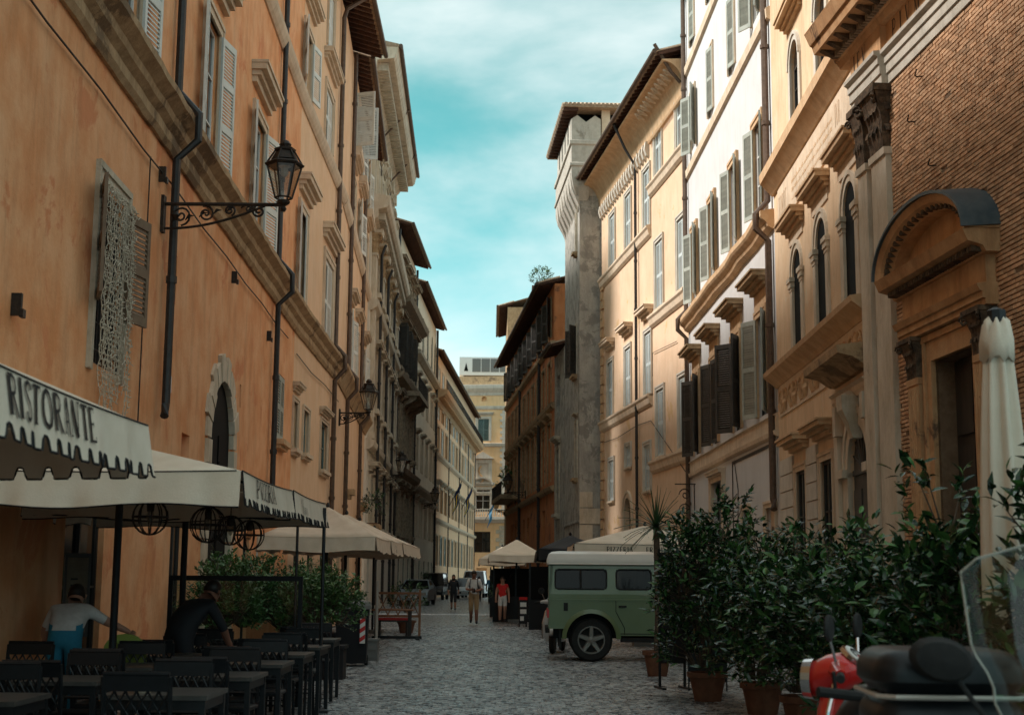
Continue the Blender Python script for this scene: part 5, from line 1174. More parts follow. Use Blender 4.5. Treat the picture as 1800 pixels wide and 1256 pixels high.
wt = thing('wooden_table', 'brown wooden cafe table before the trellis screen', 'table', (-2.95,36.8,0)); MB().box(-.55,.5,-.3,.3,.70,.74).obj('tabletop', MT['wood'], wt)
for sx in (-.45,.4):
    for sy in (-.24,.24): MB().box(sx-.03,sx+.03,sy-.03,sy+.03,0,.7).obj('leg', MT['darkwood'], wt)
be = thing('bench', 'low wooden bench with red cushion under the brown cafe table', 'bench', (-2.95,37.55,0)); MB().box(-.5,.35,-.14,.14,.40,.44).box(-.45,-.4,-.12,.12,0,.4).box(.25,.3,-.12,.12,0,.4).obj('frame', MT['darkwood'], be); MB().box(-.48,.33,-.13,.13,.44,.50).obj('cushion', MT['red'], be)
bp = thing('sawhorse_base', 'low black steel foot lying on the cobbles by the trellis', 'stand', (-2.75,36.2,0)); MB().box(-.7,.55,-.04,.04,.02,.09).box(-.6,-.5,-.2,.2,0,.05).box(.4,.5,-.2,.2,0,.05).obj('beam', MT['black_paint'], bp)
# ================= foliage =================
def leaf_mb(l, w_, fold=.25, curl=.2):
    m = MB(); P = []
    for (t, ww) in ((0,.06),(.3,.85),(.62,.9),(1,.04)):
        z = -curl*l*t*t; P.append(((-w_/2*ww, l*t, z+fold*w_*ww*.5), (0, l*t, z), (w_/2*ww, l*t, z+fold*w_*ww*.5)))
    for a, b in zip(P, P[1:]): m.poly([a[0],a[1],b[1],b[0]]); m.poly([a[1],a[2],b[2],b[1]])
    return m
LV = [leaf_mb(1,.40,.3,.25), leaf_mb(1,.46,.2,.4), leaf_mb(1,.36,.35,.1)]
def rnd_dir():
    a = random.uniform(0,2*PI); z = random.uniform(-.5,.95); r = math.sqrt(1-z*z); return Vector((r*math.cos(a), r*math.sin(a), z))
def foliage(root, cells, n, ls, mats, n_ind=0, ind_key=None, upright=.4, stems=True):
    """cells: list of ((x,y,z),(rx,ry,rz)) ellipsoids in root space; leaves sit in twiggy clumps"""
    big = MB(); ind = []; st = MB()
    vol = [c[1][0]*c[1][1]*c[1][2] for c in cells]; tot = sum(vol)
    for c, v in zip(cells, vol):
        ncl = max(4, int(n*v/tot/9))
        for q in range(ncl):
            d = rnd_dir(); r = random.uniform(.35,1)**.5; p = Vector((c[0][0]+d.x*c[1][0]*r, c[0][1]+d.y*c[1][1]*r, c[0][2]+d.z*c[1][2]*r))
            if p.z < .25: continue
            tw = (d*Vector((1,1,1))+Vector((0,0,upright))+rnd_dir()*.5).normalized() if False else (d+Vector((0,0,upright))+rnd_dir()*.5).normalized()
            if stems and q % 3 == 0: st.tube([Vector((c[0][0]*.9+p.x*.1,c[0][1]*.9+p.y*.1,max(.3,c[0][2]-c[1][2]*.6))), (p+Vector((c[0][0],c[0][1],c[0][2])))/2-Vector((0,0,.05)), p+tw*ls*.8], [.012,.008,.003], 4)
            for k in range(9):
                ld = (tw*.55+rnd_dir()*.9).normalized(); s = ls*random.uniform(.65,1.2); pp = p+tw*(ls*.22*k)+rnd_dir()*.02
                up = (Vector((0,0,1))+rnd_dir()*.6).normalized(); x = ld.cross(up)
                if x.length < .1: x = Vector((1,0,0))
                x.normalize(); z = x.cross(ld).normalized()
                Mx = Matrix((( x.x*s, ld.x*s, z.x*s, pp.x),(x.y*s, ld.y*s, z.y*s, pp.y),(x.z*s, ld.z*s, z.z*s, pp.z),(0,0,0,1)))
                ind.append((Mx, random.randrange(3), pp))
    if n_ind and ind_key: ind.sort(key=lambda e: ind_key(e[2]))
    else: n_ind = 0
    for i, (Mx, v, pp) in enumerate(ind):
        if i < n_ind:
            mi = mats[0] if random.random() < .8 else mats[1]
            if random.random() < .012: mi = 'leaf_red'
            k = ('lf', v, mi)
            if k not in WC: WC[k] = LV[v].mesh('leaf', MT[mi], smooth='all', fix=False)
            o = link('leaf', WC[k], root); o.matrix_local = Mx
        else:
            n0 = len(big.v); big.v += [tuple(Mx @ Vector(p)) for p in LV[v].v]; big.f += [tuple(n0+j for j in f) for f in LV[v].f]; mm = 0 if random.random() < .72 else 1; big.m += [mm]*len(LV[v].f)
    o = big.obj('foliage', [MT[m] for m in mats], root, smooth='all', fix=False); o['kind'] = 'stuff'
    if stems: st.obj('stems', MT['bark'], root, fix=False)
def pot(root, r=.24, h=.36, mat='terracotta'):
    MB().lathe([(r*.7,0),(r*.95,h*.8),(r*1.08,h*.82),(r*1.1,h),(r*.95,h),(r*.9,h*.85)], (0,0,0), 18).obj('pot', MT[mat], root, smooth=True)
    MB().lathe([(r*.92,h*.86),(.01,h*.9)], (0,0,0), 14).obj('soil', MT['soil'], root)
random.seed(31)
HD = [ # x, y, top, radius, leaves, leaf length, individual leaves, label
 (2.52,18.5,2.42,.60,4200,.115,0,'bushy dark green laurel in terracotta pot, tallest of the hedge beside the menu boards'),
 (2.9,16.7,1.95,.64,3600,.115,0,'dark green laurel in terracotta pot, lower and second from the menu boards'),
 (3.0,14.8,1.80,.68,3600,.115,0,'dark green laurel in terracotta pot, third from the menu boards'),
 (3.1,12.9,1.72,.70,3400,.12,60,'glossy laurel with a red leaf, in the middle of the potted hedge'),
 (3.1,11.0,1.68,.68,3200,.125,90,'glossy potted laurel behind the red scooter'),
 (3.2,9.6,2.02,.60,2800,.13,100,'tall glossy laurel at the foot of the folded cream parasol'),
 (3.08,7.9,1.9,.40,2200,.13,40,'glossy potted laurel behind the scooter windscreen')]
for (x,y,top,r,n,ls,ni,lab) in HD:
    t = thing('potted_laurel', lab, 'plant', (x,y,0), 0, 'potted laurels of the hedge'); pot(t)
    MB().tube([(0,0,.3),(.03,.02,.7),(-.02,.05,1.2)], [.03,.022,.01], 6).obj('trunk', MT['bark'], t)
    h = top-.35; cells = [((0,0,.35+h*.46),(r,r*1.15,h*.47)),((-.1,-.1,.62),(r*.85,r,.36))]
    for q in range(5): a = q*1.26+x*3; cells.append(((r*.55*math.cos(a),r*.7*math.sin(a),.5+h*(.35+.11*q)),(r*.55,r*.6,h*.27)))
    foliage(t, cells, n, ls, ('leaf','leaf_light'), ni, lambda p: p.y+p.x*.6-p.z*.5)
# yucca
yc = thing('yucca', 'spiky yucca palm rising behind the potted laurels', 'plant', (2.36,23.2,0)); pot(yc, .22, .4)
MB().tube([(0,0,.3),(.02,0,1.0),(0,0,2.36)], [.06,.05,.05], 8).obj('trunk', MT['bark'], yc, smooth=True)
for i in range(60):
    a = i*2.4; el = lerp(1.45,-.45,i/60); l = .72 if i < 40 else .58; d = Vector((math.cos(a)*math.cos(el),math.sin(a)*math.cos(el),math.sin(el))); s = Vector((-math.sin(a),math.cos(a),0))
    m = MB(); P = []
    for k in range(5): t = k/4; c = Vector((0,0,2.36))+d*l*t-Vector((0,0,.22*t*t*math.cos(el))); w_ = .02*(1-t*.95)+.001; P.append([c-s*w_, c+Vector((0,0,-.006)), c+s*w_, c+Vector((0,0,.004))])
    m.rings(P); m.obj('leaf', MT['yucca'], yc)
# left hedge in long boxes
HL = [(-4.4,21.8,1.95,'feathery shrub in black trough behind the windbreak frame'),(-3.55,22.6,1.75,'leafy green shrub in black trough, middle of the hedge by the bin'),(-3.5,24.0,1.9,'taller leafy shrub in black trough next to the bin'),(-4.35,23.6,1.85,'bushy shrub in black trough against the peach wall'),(-2.95,22.0,1.5,'low leafy shrub in black trough behind the end table'),(-3.6,27.0,1.75,'leafy shrub in trough under the plain tan parasol')]
random.seed(41)
for (x,y,top,lab) in HL:
    t = thing('potted_shrub', lab, 'plant', (x,y,0), 0, 'trough shrubs by the bin'); MB().box(-.45,.45,-.22,.22,0,.45).box(-.48,.48,-.25,.25,.45,.5).obj('trough', MT['canvas_black'], t)
    cells = [((0,0,1.0),(.62,.42,.5))]+[((random.uniform(-.4,.4),random.uniform(-.2,.2),random.uniform(.9,top-.25)),(.34,.3,.3)) for _ in range(5)]
    foliage(t, cells, 3000, .085, ('leaf_left','leaf_light'))
for i, (x, y, top, lab) in enumerate(((-2.9,40.5,1.4,'small yellowing shrub by the wooden trellis'),(-.35,57.,1.5,'grey green shrub at the cafe terrace edge'),(-.3,60.,1.4,'dark shrub by the far pale parasol'),(-6.2,104.,2.0,'dark climbing shrub at the foot of the slim pale house'),(-4.7,46.,4.4,'round dark bush on an iron balcony beside the pale palazzo'))):
    if i == 4: continue
    t = thing('shrub', lab, 'plant', (x,y,0)); pot(t, .25, .35); foliage(t, [((0,0,top*.62),(.45,.45,top*.36))], 420, .11, ('leaf_left','leaf'))
bb = thing('balcony_bush', 'round clipped dark bush hung beside the iron balcony of the peach house', 'plant', (-5.55,57.5,3.6)); MB().lathe([(.15,-.3),(.25,.1),(.2,.1)], (0,0,0), 10).obj('pot', MT['terracotta'], bb)
foliage(bb, [((0,0,.75),(.42,.5,.6))], 500, .12, ('leaf','leaf_left'), stems=False)
rg = thing('roof_plants', 'feathery pot plants growing on the brown house roof terrace', 'plant', (1.75,84.,18.1)); MB().box(-.6,.6,-1.5,1.5,0,.6).obj('trough', MT['terracotta'], rg); foliage(rg, [((0,-.5,1.2),(.6,1.2,.6)),((0,1,.9),(.4,.8,.4))], 900, .13, ('leaf_light','leaf_left'))
bg_ = thing('balcony_plants', 'green plants trailing over the brown house balcony', 'plant', (-.2,103.5,7.3)); MB().box(-.3,.3,-1,1,0,.4).obj('trough', MT['terracotta'], bg_); foliage(bg_, [((0,0,1.1),(.5,1.6,1.0))], 400, .25, ('leaf_light','leaf_left'))
# ================= green off-road car =================
def wheel(root, c, r=.40, w_=.24, spokes=5, near=-1):
    o = MB(); P = [(r*.62,-w_/2),(r*.9,-w_/2),(r*.985,-w_*.36),(r,-w_*.2),(r,w_*.2),(r*.985,w_*.36),(r*.9,w_/2),(r*.62,w_/2)]
    o.lathe(P, (0,0,0), 30, cap=False); t = o.obj('wheel', MT['rubber'], root, c, smooth=True); t.rotation_euler = (PI/2,0,0)
    q = MB(); q.lathe([(r*.64,-w_*.45),(r*.64,w_*.52),(r*.60,w_*.52),(r*.56,w_*.2)], (0,0,0), 28, cap=False); q.lathe([(r*.57,w_*.18),(.02,w_*.19)], (0,0,0), 20, 1)
    for k in range(spokes):
        a = 2*PI*k/spokes+.3; ca, sa = math.cos(a), math.sin(a); q.rings([[(x*ca-y*sa, x*sa+y*ca, z) for (x,y,z) in ((rr,-ww,w_*.2),(rr,ww,w_*.2),(rr,ww*.7,zz),(rr,-ww*.7,zz))] for rr, ww, zz in ((r*.1,.055,w_*.46),(r*.6,.040,w_*.50))])
    q.lathe([(r*.16,w_*.2),(r*.16,w_*.5),(r*.05,w_*.55)], (0,0,0), 14); q.obj('rim', [MT['rim_grey'],MT['rubber']], t, smooth=True); return t
lr = thing('off_road_car', 'sage green boxy off-road car with cream roof parked across the street', 'car', (.74,27.95,0), R_(-1))
hw = .86
def sec(z, e, x0, x1, dz=0): return [(x0,-hw+e,z),(x1,-hw+e,z),(x1,hw-e,z),(x0,hw-e,z)]
b = MB()   # lower tub: side panels with wheel openings cut by arch polygons
def arch_side(y, s):
    top = 1.12; pts = [(0,.60),(0,top),(2.95,top),(2.95,.50)]
    def hump(c, r): return [(c+r*math.cos(PI*i/12), .42+r*math.sin(PI*i/12)) for i in range(13)]
    prof_ = [(0,.60),(.02,top),(3.86,top),(3.86,.55)]+[(3.42,.50)]+hump(3.02,.45)[0:]+[(2.5,.48),(1.30,.48)]+hump(.80,.47)+[(.28,.60)]
    return prof_
pr = arch_side(0, 1)
b.rings([[(p[0],y,p[1]) for p in pr] for y in (-hw,-hw+.05)]); b.rings([[(p[0],y,p[1]) for p in pr] for y in (hw-.05,hw)])
b.box(.0,.05,-hw+.05,hw-.05,.62,1.12).box(.05,3.8,-hw+.05,hw-.05,.9,1.1).box(3.8,3.86,-hw+.05,hw-.05,.55,1.12)
bd = b.obj('body', MT['rover_green'], lr)
MB().box(.1,3.75,-.6,.6,.42,.9).obj('chassis', MT['rubber'], lr)
# shoulder, cabin with slightly inclined sides
c = MB(); c.rings([sec(1.12,-.012,-.012,2.5), sec(1.145,-.012,-.012,2.5), sec(1.15,.0,0,2.48), sec(1.24,.0,0.0,2.46)]); c.obj('waist_moulding', MT['rover_green'], lr)
def pillar_side(s):
    m = MB(); y0 = s*hw; 
    def P(x, z, o=0): return (x, s*(hw-.10*(z-1.24)/.56-o), z)
    def panel(x0, x1, z0, z1, t=.04):
        A = [P(x0,z0),P(x1,z0),P(x1,z1),P(x0,z1)]; B = [P(x0,z0,t),P(x1,z0,t),P(x1,z1,t),P(x0,z1,t)]; m.rings([A,B])
    panel(0,2.4,1.24,1.335); panel(0,2.3,1.70,1.80); panel(0,.12,1.335,1.70); panel(1.09,1.27,1.335,1.70); panel(1.93,2.12,1.335,1.70)
    return m
for s in (-1,1): pillar_side(s).obj('cabin_side', MT['rover_green'], lr)
MB().rings([[(0,-hw+.0,1.24),(0,hw,1.24),(.03,hw-.10,1.8),(.03,-hw+.10,1.8)],[(.05,-hw,1.24),(.05,hw,1.24),(.08,hw-.10,1.8),(.08,-hw+.10,1.8)]]).obj('rear_panel', MT['rover_green'], lr)
def glass_panel(x0, x1, z0, z1, s, o=.015):
    f = lambda x, z: (x, s*(hw-.10*(z-1.24)/.56-o), z); r = .05
    pts = [(x0+r,z0),(x1-r,z0),(x1,z0+r),(x1,z1-r),(x1-r,z1),(x0+r,z1),(x0,z1-r),(x0,z0+r)]
    m = MB(); m.poly([f(*p) for p in pts]); return m.obj('window', MT['car_glass'], lr, fix=False)
for s in (-1,1):
    glass_panel(.10,1.10,1.32,1.715,s); glass_panel(1.25,1.95,1.32,1.715,s)
    for (x0,x1) in ((.12,1.09),(1.27,1.93)):
        f = lambda x, z: (x, s*(hw-.10*(z-1.24)/.56+.004), z); r = .05; z0, z1 = 1.335, 1.70
        pts = [(x0+r,z0),(x1-r,z0),(x1,z0+r),(x1,z1-r),(x1-r,z1),(x0+r,z1),(x0,z1-r),(x0,z0+r)]; MB().tube([f(*p) for p in pts], .016, 5, closed=True).obj('window_seal', MT['rubber'], lr)
for s in (-1,1): MB().box(.58,.62,min(s*.83,s*.845),max(s*.83,s*.845),1.335,1.70).obj('window_bar', MT['rubber'], lr)
# interior seats so the glass is not empty
for x in (.55,1.55): MB().box(x,x+.45,-.62,.62,.95,1.1).box(x-.1,x+.06,-.6,-.1,1.1,1.55).box(x-.1,x+.06,.1,.6,1.1,1.55).obj('seat', MT['rubber'], lr)
# windscreen, bonnet, front
MB().rings([[(2.12,-hw+.1,1.8),(2.12,hw-.1,1.8),(2.06,hw-.1,1.8),(2.06,-hw+.1,1.8)],[(2.50,-hw+.02,1.2),(2.50,hw-.02,1.2),(2.44,hw-.02,1.2),(2.44,-hw+.02,1.2)]]).obj('windscreen', MT['car_glass'], lr)
MB().rings([[(2.46,-.78,1.12),(2.46,.78,1.12),(2.46,.78,1.2),(2.46,.5,1.235),(2.46,-.5,1.235),(2.46,-.78,1.2)],[(3.82,-.76,1.12),(3.82,.76,1.12),(3.82,.76,1.14),(3.82,.5,1.17),(3.82,-.5,1.17),(3.82,-.76,1.14)]]).obj('bonnet', MT['rover_green'], lr)
MB().box(3.86,3.90,-.45,.45,.62,1.05).obj('grille', MT['grille_grey'], lr); MB().box(3.84,4.0,-.88,.88,.48,.62).obj('front_bumper', MT['rubber'], lr)
for s in (-1,1): MB().lathe([(.10,0),(.10,.04),(.02,.06)], (0,0,0), 14).obj('headlight', MT['chrome'], lr, (3.86,s*.62,.86)).rotation_euler = (0,PI/2,0)
# roof with rounded edge
m = MB(); m.rings([[(x0,-y,z),(x1,-y,z),(x1,y,z),(x0,y,z)] for x0,x1,y,z in ((-.03,2.16,.80,1.79),(-.04,2.17,.81,1.82),(-.03,2.15,.79,1.90),(.0,2.10,.74,1.99),(.06,2.0,.64,2.03),(.2,1.9,.4,2.05))]); m.obj('roof', MT['rover_white'], lr, smooth=True)
m = MB(); m.tube([(.0,-.815,1.80),(2.15,-.815,1.80)], .012, 5).tube([(.0,.815,1.80),(2.15,.815,1.80)], .012, 5); m.obj('roof_gutter', MT['rover_white'], lr)
for s in (-1,1):
    pts = [(.92+.06,1.868),(1.66,1.868),(1.72,1.90),(1.70,1.95),(1.62,1.965),(1.02,1.965),(.94,1.95),(.92,1.90)]
    m = MB(); m.poly([(x, s*(.792-.45*max(0,z-1.86)+.008), z) for x, z in pts]); m.obj('roof_light', MT['glass'], lr, fix=False)
# flares, door lines, hinges, handle, flap
for s in (-1,1):
    for cxx, rr in ((.80,.47),(3.02,.45)):
        P = [(cxx+rr*math.cos(t), .42+rr*math.sin(t)) for t in [PI*i/14 for i in range(15)]]; Q = [(cxx+(rr+.085)*math.cos(t), .42+(rr+.075)*math.sin(t)) for t in [PI*i/14 for i in range(15)]]
        MB().rings([[(p[0],s*hw,p[1]),(p[0],s*(hw+.055),p[1]),(q[0],s*(hw+.03),q[1]),(q[0],s*(hw-.005),q[1])] for p, q in zip(P,Q)]).obj('wheel_arch', MT['rover_green'], lr, smooth=True)
    y = s*(hw+.002); ln = MB()
    for pts in ([(1.26,1.12),(1.26,.92),(1.42,.62),(1.42,.50)],[(2.02,1.2),(2.02,.50)],[(1.3,.515),(2.5,.515)]): ln.tube([(p[0],y,p[1]) for p in pts], .007, 4)
    ln.obj('panel_gap', MT['rubber'], lr)
    MB().box(1.31,1.46,min(y,y+s*.03),max(y,y+s*.03),1.0,1.035).obj('door_handle', MT['rubber'], lr)
    for z in (1.17,.62): MB().box(1.97,2.06,min(y,y+s*.035),max(y,y+s*.035),z-.04,z+.04).obj('hinge', MT['alloy'], lr)
    MB().box(.20,.24,s*(hw-.34) if s > 0 else -hw+.02,hw-.02 if s > 0 else -hw+.34,.22,.60).obj('mud_flap', MT['rubber'], lr)
    MB().box(.28,.36,min(y,y+s*.012),max(y,y+s*.012),.93,1.08).obj('fuel_flap', MT['rubber'], lr)
    MB().box(2.3,2.42,min(s*.95,s*1.1),max(s*.95,s*1.1),1.2,1.42).box(2.3,2.34,min(s*.8,s*.96),max(s*.8,s*.96),1.28,1.31).obj('wing_mirror', MT['rubber'], lr)
    MB().box(-.03,.01,min(s*.7,s*.82),max(s*.7,s*.82),.8,.95).obj('tail_light', MT['red'], lr)
    MB().box(1.35,2.5,min(s*(hw-.18),s*(hw-.02)),max(s*(hw-.18),s*(hw-.02)),.36,.44).obj('side_step', MT['rubber'], lr)
    wheel(lr, (.80,s*.72,.395)).rotation_euler = (PI/2 if s < 0 else -PI/2,0,0); wheel(lr, (3.02,s*.72,.395)).rotation_euler = (PI/2 if s < 0 else -PI/2,0,0)
MB().box(-.06,.02,-.82,.82,.52,.62).obj('rear_bumper', MT['rubber'], lr)
# ================= other vehicles =================
def car(name, label, loc, rz, L_, W_, H_, mat, van=False, group=None):
    t = thing(name, label, 'van' if van else 'car', loc, rz, group); w2 = W_/2     # front towards -y, x across
    if van: low = [(0,.35),(0,.75),(.25,1.0),(1.0,1.12),(L_-.05,1.15),(L_,.9),(L_,.35)]; gh_ = [(.85,1.08),(1.55,H_-.08),(1.9,H_),(L_-.2,H_),(L_-.05,1.1)]
    else: low = [(0,.3),(0,.62),(.2,.78),(1.15,.95),(L_-.5,.98),(L_-.05,.88),(L_,.6),(L_,.3)]; gh_ = [(1.0,.92),(1.75,H_-.05),(2.1,H_),(L_-1.2,H_-.03),(L_-.45,.95)]
    m = MB(); m.rings([[(x*k, p[0]-L_/2, p[1]) for p in low] for x, k in ((-w2*.96,1),(-w2,1),(w2,1),(w2*.96,1))]) if False else m.rings([[(x, p[0]-L_/2, p[1]) for p in low] for x in (-w2,w2)])
    m.obj('body', MT[mat], t)
    g_ = MB(); g_.rings([[(s*(w2-.02-.22*(p[1]-.95)/(H_-.95)), p[0]-L_/2, p[1]) for p in gh_] for s in (-1,1)]); cab = g_.obj('cabin', MT['glass'], t)
    r_ = MB(); r_.rings([[(x,gh_[1][0]-L_/2+.05,H_-.06),(x,gh_[2][0]-L_/2,H_+.015),(x,gh_[3][0]-L_/2,H_+.01),(x,gh_[3][0]-L_/2+.1,H_-.1)] for x in (-w2+.2,w2-.2)]); r_.obj('roof', MT[mat], cab)
    for s in (-1,1):
        for i in (0,1): p, q = (gh_[0],gh_[1]) if i == 0 else (gh_[-1],gh_[-2]); f = lambda a: (s*(w2-.01-.22*(a[1]-.95)/(H_-.95)), a[0]-L_/2, a[1]); MB().tube([f(p),f(q)], .045, 5).obj('pillar', MT[mat], cab)
        MB().box(s*w2*.72-.16,s*w2*.72+.16,-L_/2-.02,-L_/2+.12,.58,.74).obj('headlight', MT['chrome'], t)
        MB().box(min(s*w2,s*(w2+.18)),max(s*w2,s*(w2+.18)),gh_[0][0]-L_/2+.25,gh_[0][0]-L_/2+.35,.98,1.15).obj('wing_mirror', MT[mat], t)
        for y in (-L_/2+.8,L_/2-.8):
            q = MB(); q.lathe([(.2,-.1),(.31,-.1),(.33,-.06),(.33,.06),(.31,.1),(.2,.1)], (0,0,0), 16); o = q.obj('wheel', MT['rubber'], t, (s*(w2-.10),y,.33), smooth=True); o.rotation_euler = (0,PI/2,0)
            MB().lathe([(.2,-.09),(.2,.09),(.05,.1)], (0,0,0), 12).obj('rim', MT['alloy'], o)
    MB().box(-w2*.5,w2*.5,-L_/2-.02,-L_/2+.05,.42,.56).obj('grille', MT['rubber'], t); MB().box(-.26,.26,-L_/2-.035,-L_/2-.018,.44,.54).obj('number_plate', MT['white_paint'], t)
    return t
car('parked_van', 'black van parked on the left just past the tan parasols', (-6.05+.35,107.,0), R_(-3), 4.8, 1.9, 1.95, 'car_dark', True)
car('parked_car', 'pale silver car half hidden behind the wooden trellis', (-5.4,84.,0), R_(-4), 4.2, 1.72, 1.45, 'car_silver')
car('parked_car', 'white car with a bright windscreen behind the walking couple', (-3.35,112.,0), R_(-3), 4.3, 1.8, 1.6, 'car_white')
car('parked_van', 'taller pale van behind the white car', (-3.0,122.,0), R_(-3), 5.0, 1.95, 2.2, 'car_white', True)
car('parked_car', 'small dark red hatchback beyond the black van', (-5.1,132.,0), R_(-3), 4.0, 1.7, 1.5, 'car_dark')
# ---- scooters ----
sc = thing('scooter', 'red scooter with chrome trim and round dashboard in front of the hedge', 'scooter', (2.20,7.3,0), R_(62))   # front towards +y
m = MB(); m.rings([[(w_*math.cos(a),y+.02*math.sin(a)*0,z+h*math.sin(a)) for a in [2*PI*i/14 for i in range(14)]] for y,z,w_,h in ((.70,1.0,.03,.03),(.68,1.0,.10,.09),(.60,1.02,.13,.11),(.50,1.05,.13,.10),(.42,1.06,.09,.06),(.38,1.06,.03,.02))]); hs_ = m.obj('headset', MT['red'], sc, smooth='all')
for s in (-1,1): MB().tube([(s*.10,.52,1.05),(s*.25,.48,1.05),(s*.30,.46,1.04)], [.06,.035,.03], 8).obj('handlebar', MT['red'], hs_, smooth=True); MB().tube([(s*.29,.465,1.04),(s*.42,.43,1.03)], .022, 8).obj('grip', MT['rubber'], hs_)
o = MB().lathe([(.10,0),(.10,.02),(.085,.025)], (0,0,0), 20).obj('dashboard_ring', MT['chrome'], hs_, (0,.46,1.10)); o.rotation_euler = (R_(38),0,0)
o2 = MB().lathe([(.086,.022),(.085,.03),(.002,.03)], (0,0,0), 20).obj('dashboard', MT['white_paint'], hs_, (0,.46,1.10)); o2.rotation_euler = (R_(38),0,0)
m = MB(); m.box(-.004,.004,.0,.06,.031,.034); m.tube([(.055*math.cos(a),.055*math.sin(a),.032) for a in [PI*(.0+i/8) for i in range(9)]], .004, 4); m.obj('dial_marks', MT['ink'], o2)
o = MB().lathe([(.105,0),(.10,.05),(.02,.06)], (0,0,0), 18).obj('headlight', MT['chrome'], hs_, (0,.68,1.0)); o.rotation_euler = (-PI/2,0,0)
for s in (-1,1): MB().tube([(s*.2,.5,1.06),(s*.27,.52,1.22)], .008, 5).obj('mirror_stem', MT['chrome'], hs_); o = MB().lathe([(.002,-.012),(.065,-.01),(.07,.0),(.06,.012),(.002,.012)], (0,0,0), 16).obj('mirror', MT['rubber'], hs_, (s*.28,.52,1.27)); o.rotation_euler = (PI/2,0,0)
m = MB(); m.rings([[(w_*math.cos(a)*1.0,y+d*math.sin(a),z) for a in [PI*i/12 for i in range(13)]]+[(-w_*.96,y-.02,z),(w_*.96,y-.02,z)] for z,w_,y,d in ((.25,.16,.60,.05),(.4,.24,.60,.08),(.65,.24,.58,.1),(.85,.18,.56,.1),(.98,.10,.55,.08))]); m.obj('leg_shield', MT['red'], sc, smooth=True)
m = MB(); m.tube([(.245,.60,.3),(.25,.585,.6),(.19,.56,.85),(.11,.55,.98)], .012, 6).tube([(-.245,.60,.3),(-.25,.585,.6),(-.19,.56,.85),(-.11,.55,.98)], .012, 6); m.obj('shield_trim', MT['chrome'], sc)
MB().box(-.18,.18,-.05,.6,.24,.30).obj('footboard', MT['red'], sc)
m = MB(); m.rings([[(w_*math.cos(a),y,z+h*math.sin(a)) for a in [2*PI*i/14 for i in range(14)]] for y,z,w_,h in ((-.05,.5,.10,.22),(-.3,.52,.24,.26),(-.6,.52,.25,.26),(-.85,.55,.17,.2),(-.98,.6,.05,.06))]); m.obj('body', MT['red'], sc, smooth='all')
m = MB(); m.rings([[(w_*math.cos(a),y,z+h*math.sin(a)) for a in [2*PI*i/12 for i in range(12)]] for y,z,w_,h in ((.0,.78,.08,.04),(-.15,.79,.14,.06),(-.5,.80,.16,.06),(-.8,.82,.12,.05))]); m.obj('seat', MT['rubber'], sc, smooth='all')
for y in (.78,-.62): o = MB().lathe([(.1,-.05),(.22,-.05),(.24,0),(.22,.05),(.1,.05)], (0,0,0), 18).obj('wheel', MT['rubber'], sc, (0,y,.24), smooth=True); o.rotation_euler = (0,PI/2,0)
m = MB(); m.rings([[(w_*math.cos(a),.78+r*math.sin(t),.24+r*math.cos(t)) if 0 else (w_*math.cos(a), .78+(r+.05*math.sin(a))*math.sin(t), .26+(r+.05*math.sin(a))*math.cos(t)) for a in [2*PI*i/10 for i in range(10)]] for t, w_, r in ((-1.1,.04,.27),(-.6,.09,.28),(0,.10,.29),(.6,.09,.28),(1.1,.04,.27))]); m.obj('mudguard', MT['red'], sc, smooth='all')
MB().tube([(.1,-.3,.24),(.16,-.2,.0)], .014, 6).obj('stand', MT['chrome'], sc)
bs_ = thing('scooter', 'black scooter with large hard top box beside the red scooter', 'scooter', (1.53,5.62,0), R_(-3))  # front +y
def rbox(x0,x1,y0,y1,z0,z1,r,m,k=5):
    cx_, cy_, = (x0+x1)/2, (y0+y1)/2; hx_, hy_ = (x1-x0)/2, (y1-y0)/2
    def ring(e, z):
        P = []
        for q,(sx,sy) in enumerate(((1,1),(-1,1),(-1,-1),(1,-1))):
            for i in range(k+1): a = PI/2*q+PI/2*i/k; P.append((cx_+sx*(hx_-r)+ (r-e)*math.cos(a), cy_+sy*(hy_-r)+(r-e)*math.sin(a), z))
        return P
    rr = r*.8; m.rings([ring(rr*.5,z0),ring(.0,z0+rr*.5)]+[ring(rr*(1-math.cos(t)), z1-rr+rr*math.sin(t)) for t in [PI/2*i/6 for i in range(7)]])
m = MB(); rbox(-.25,.25,-.76,-.28,.90,1.115,.09,m); tbx = m.obj('top_box', MT['black_paint'], bs_, smooth=True)
m = MB(); rbox(-.255,.255,-.765,-.275,1.13,1.275,.10,m); m.obj('top_box_lid', MT['black_paint'], tbx, smooth=True)
m = MB(); m.tube([(-.2,-.77,1.122),(.2,-.77,1.122),(.25,-.72,1.122),(.25,-.32,1.122),(.2,-.27,1.122),(-.2,-.27,1.122),(-.25,-.32,1.122),(-.25,-.72,1.122)], .009, 6, closed=True); m.lathe([(.016,-.01),(.016,.01)], (0,-.77,1.04), 8); m.obj('top_box_seam', MT['alloy'], tbx, smooth=True)
m = MB(); m.rings([[(w_*math.cos(a),y,z+h*math.sin(a)) for a in [2*PI*i/14 for i in range(14)]] for y,z,w_,h in ((.2,.55,.12,.2),(-.1,.58,.2,.24),(-.5,.66,.2,.22),(-.85,.72,.1,.12))]); m.obj('body', MT['black_paint'], bs_, smooth='all')
m = MB(); m.rings([[(w_*math.cos(a),y,z+h*math.sin(a)) for a in [2*PI*i/12 for i in range(12)]] for y,z,w_,h in ((.2,.80,.08,.05),(.0,.83,.15,.07),(-.3,.86,.16,.07),(-.5,.90,.12,.05))]); m.obj('seat', MT['rubber'], bs_, smooth='all')
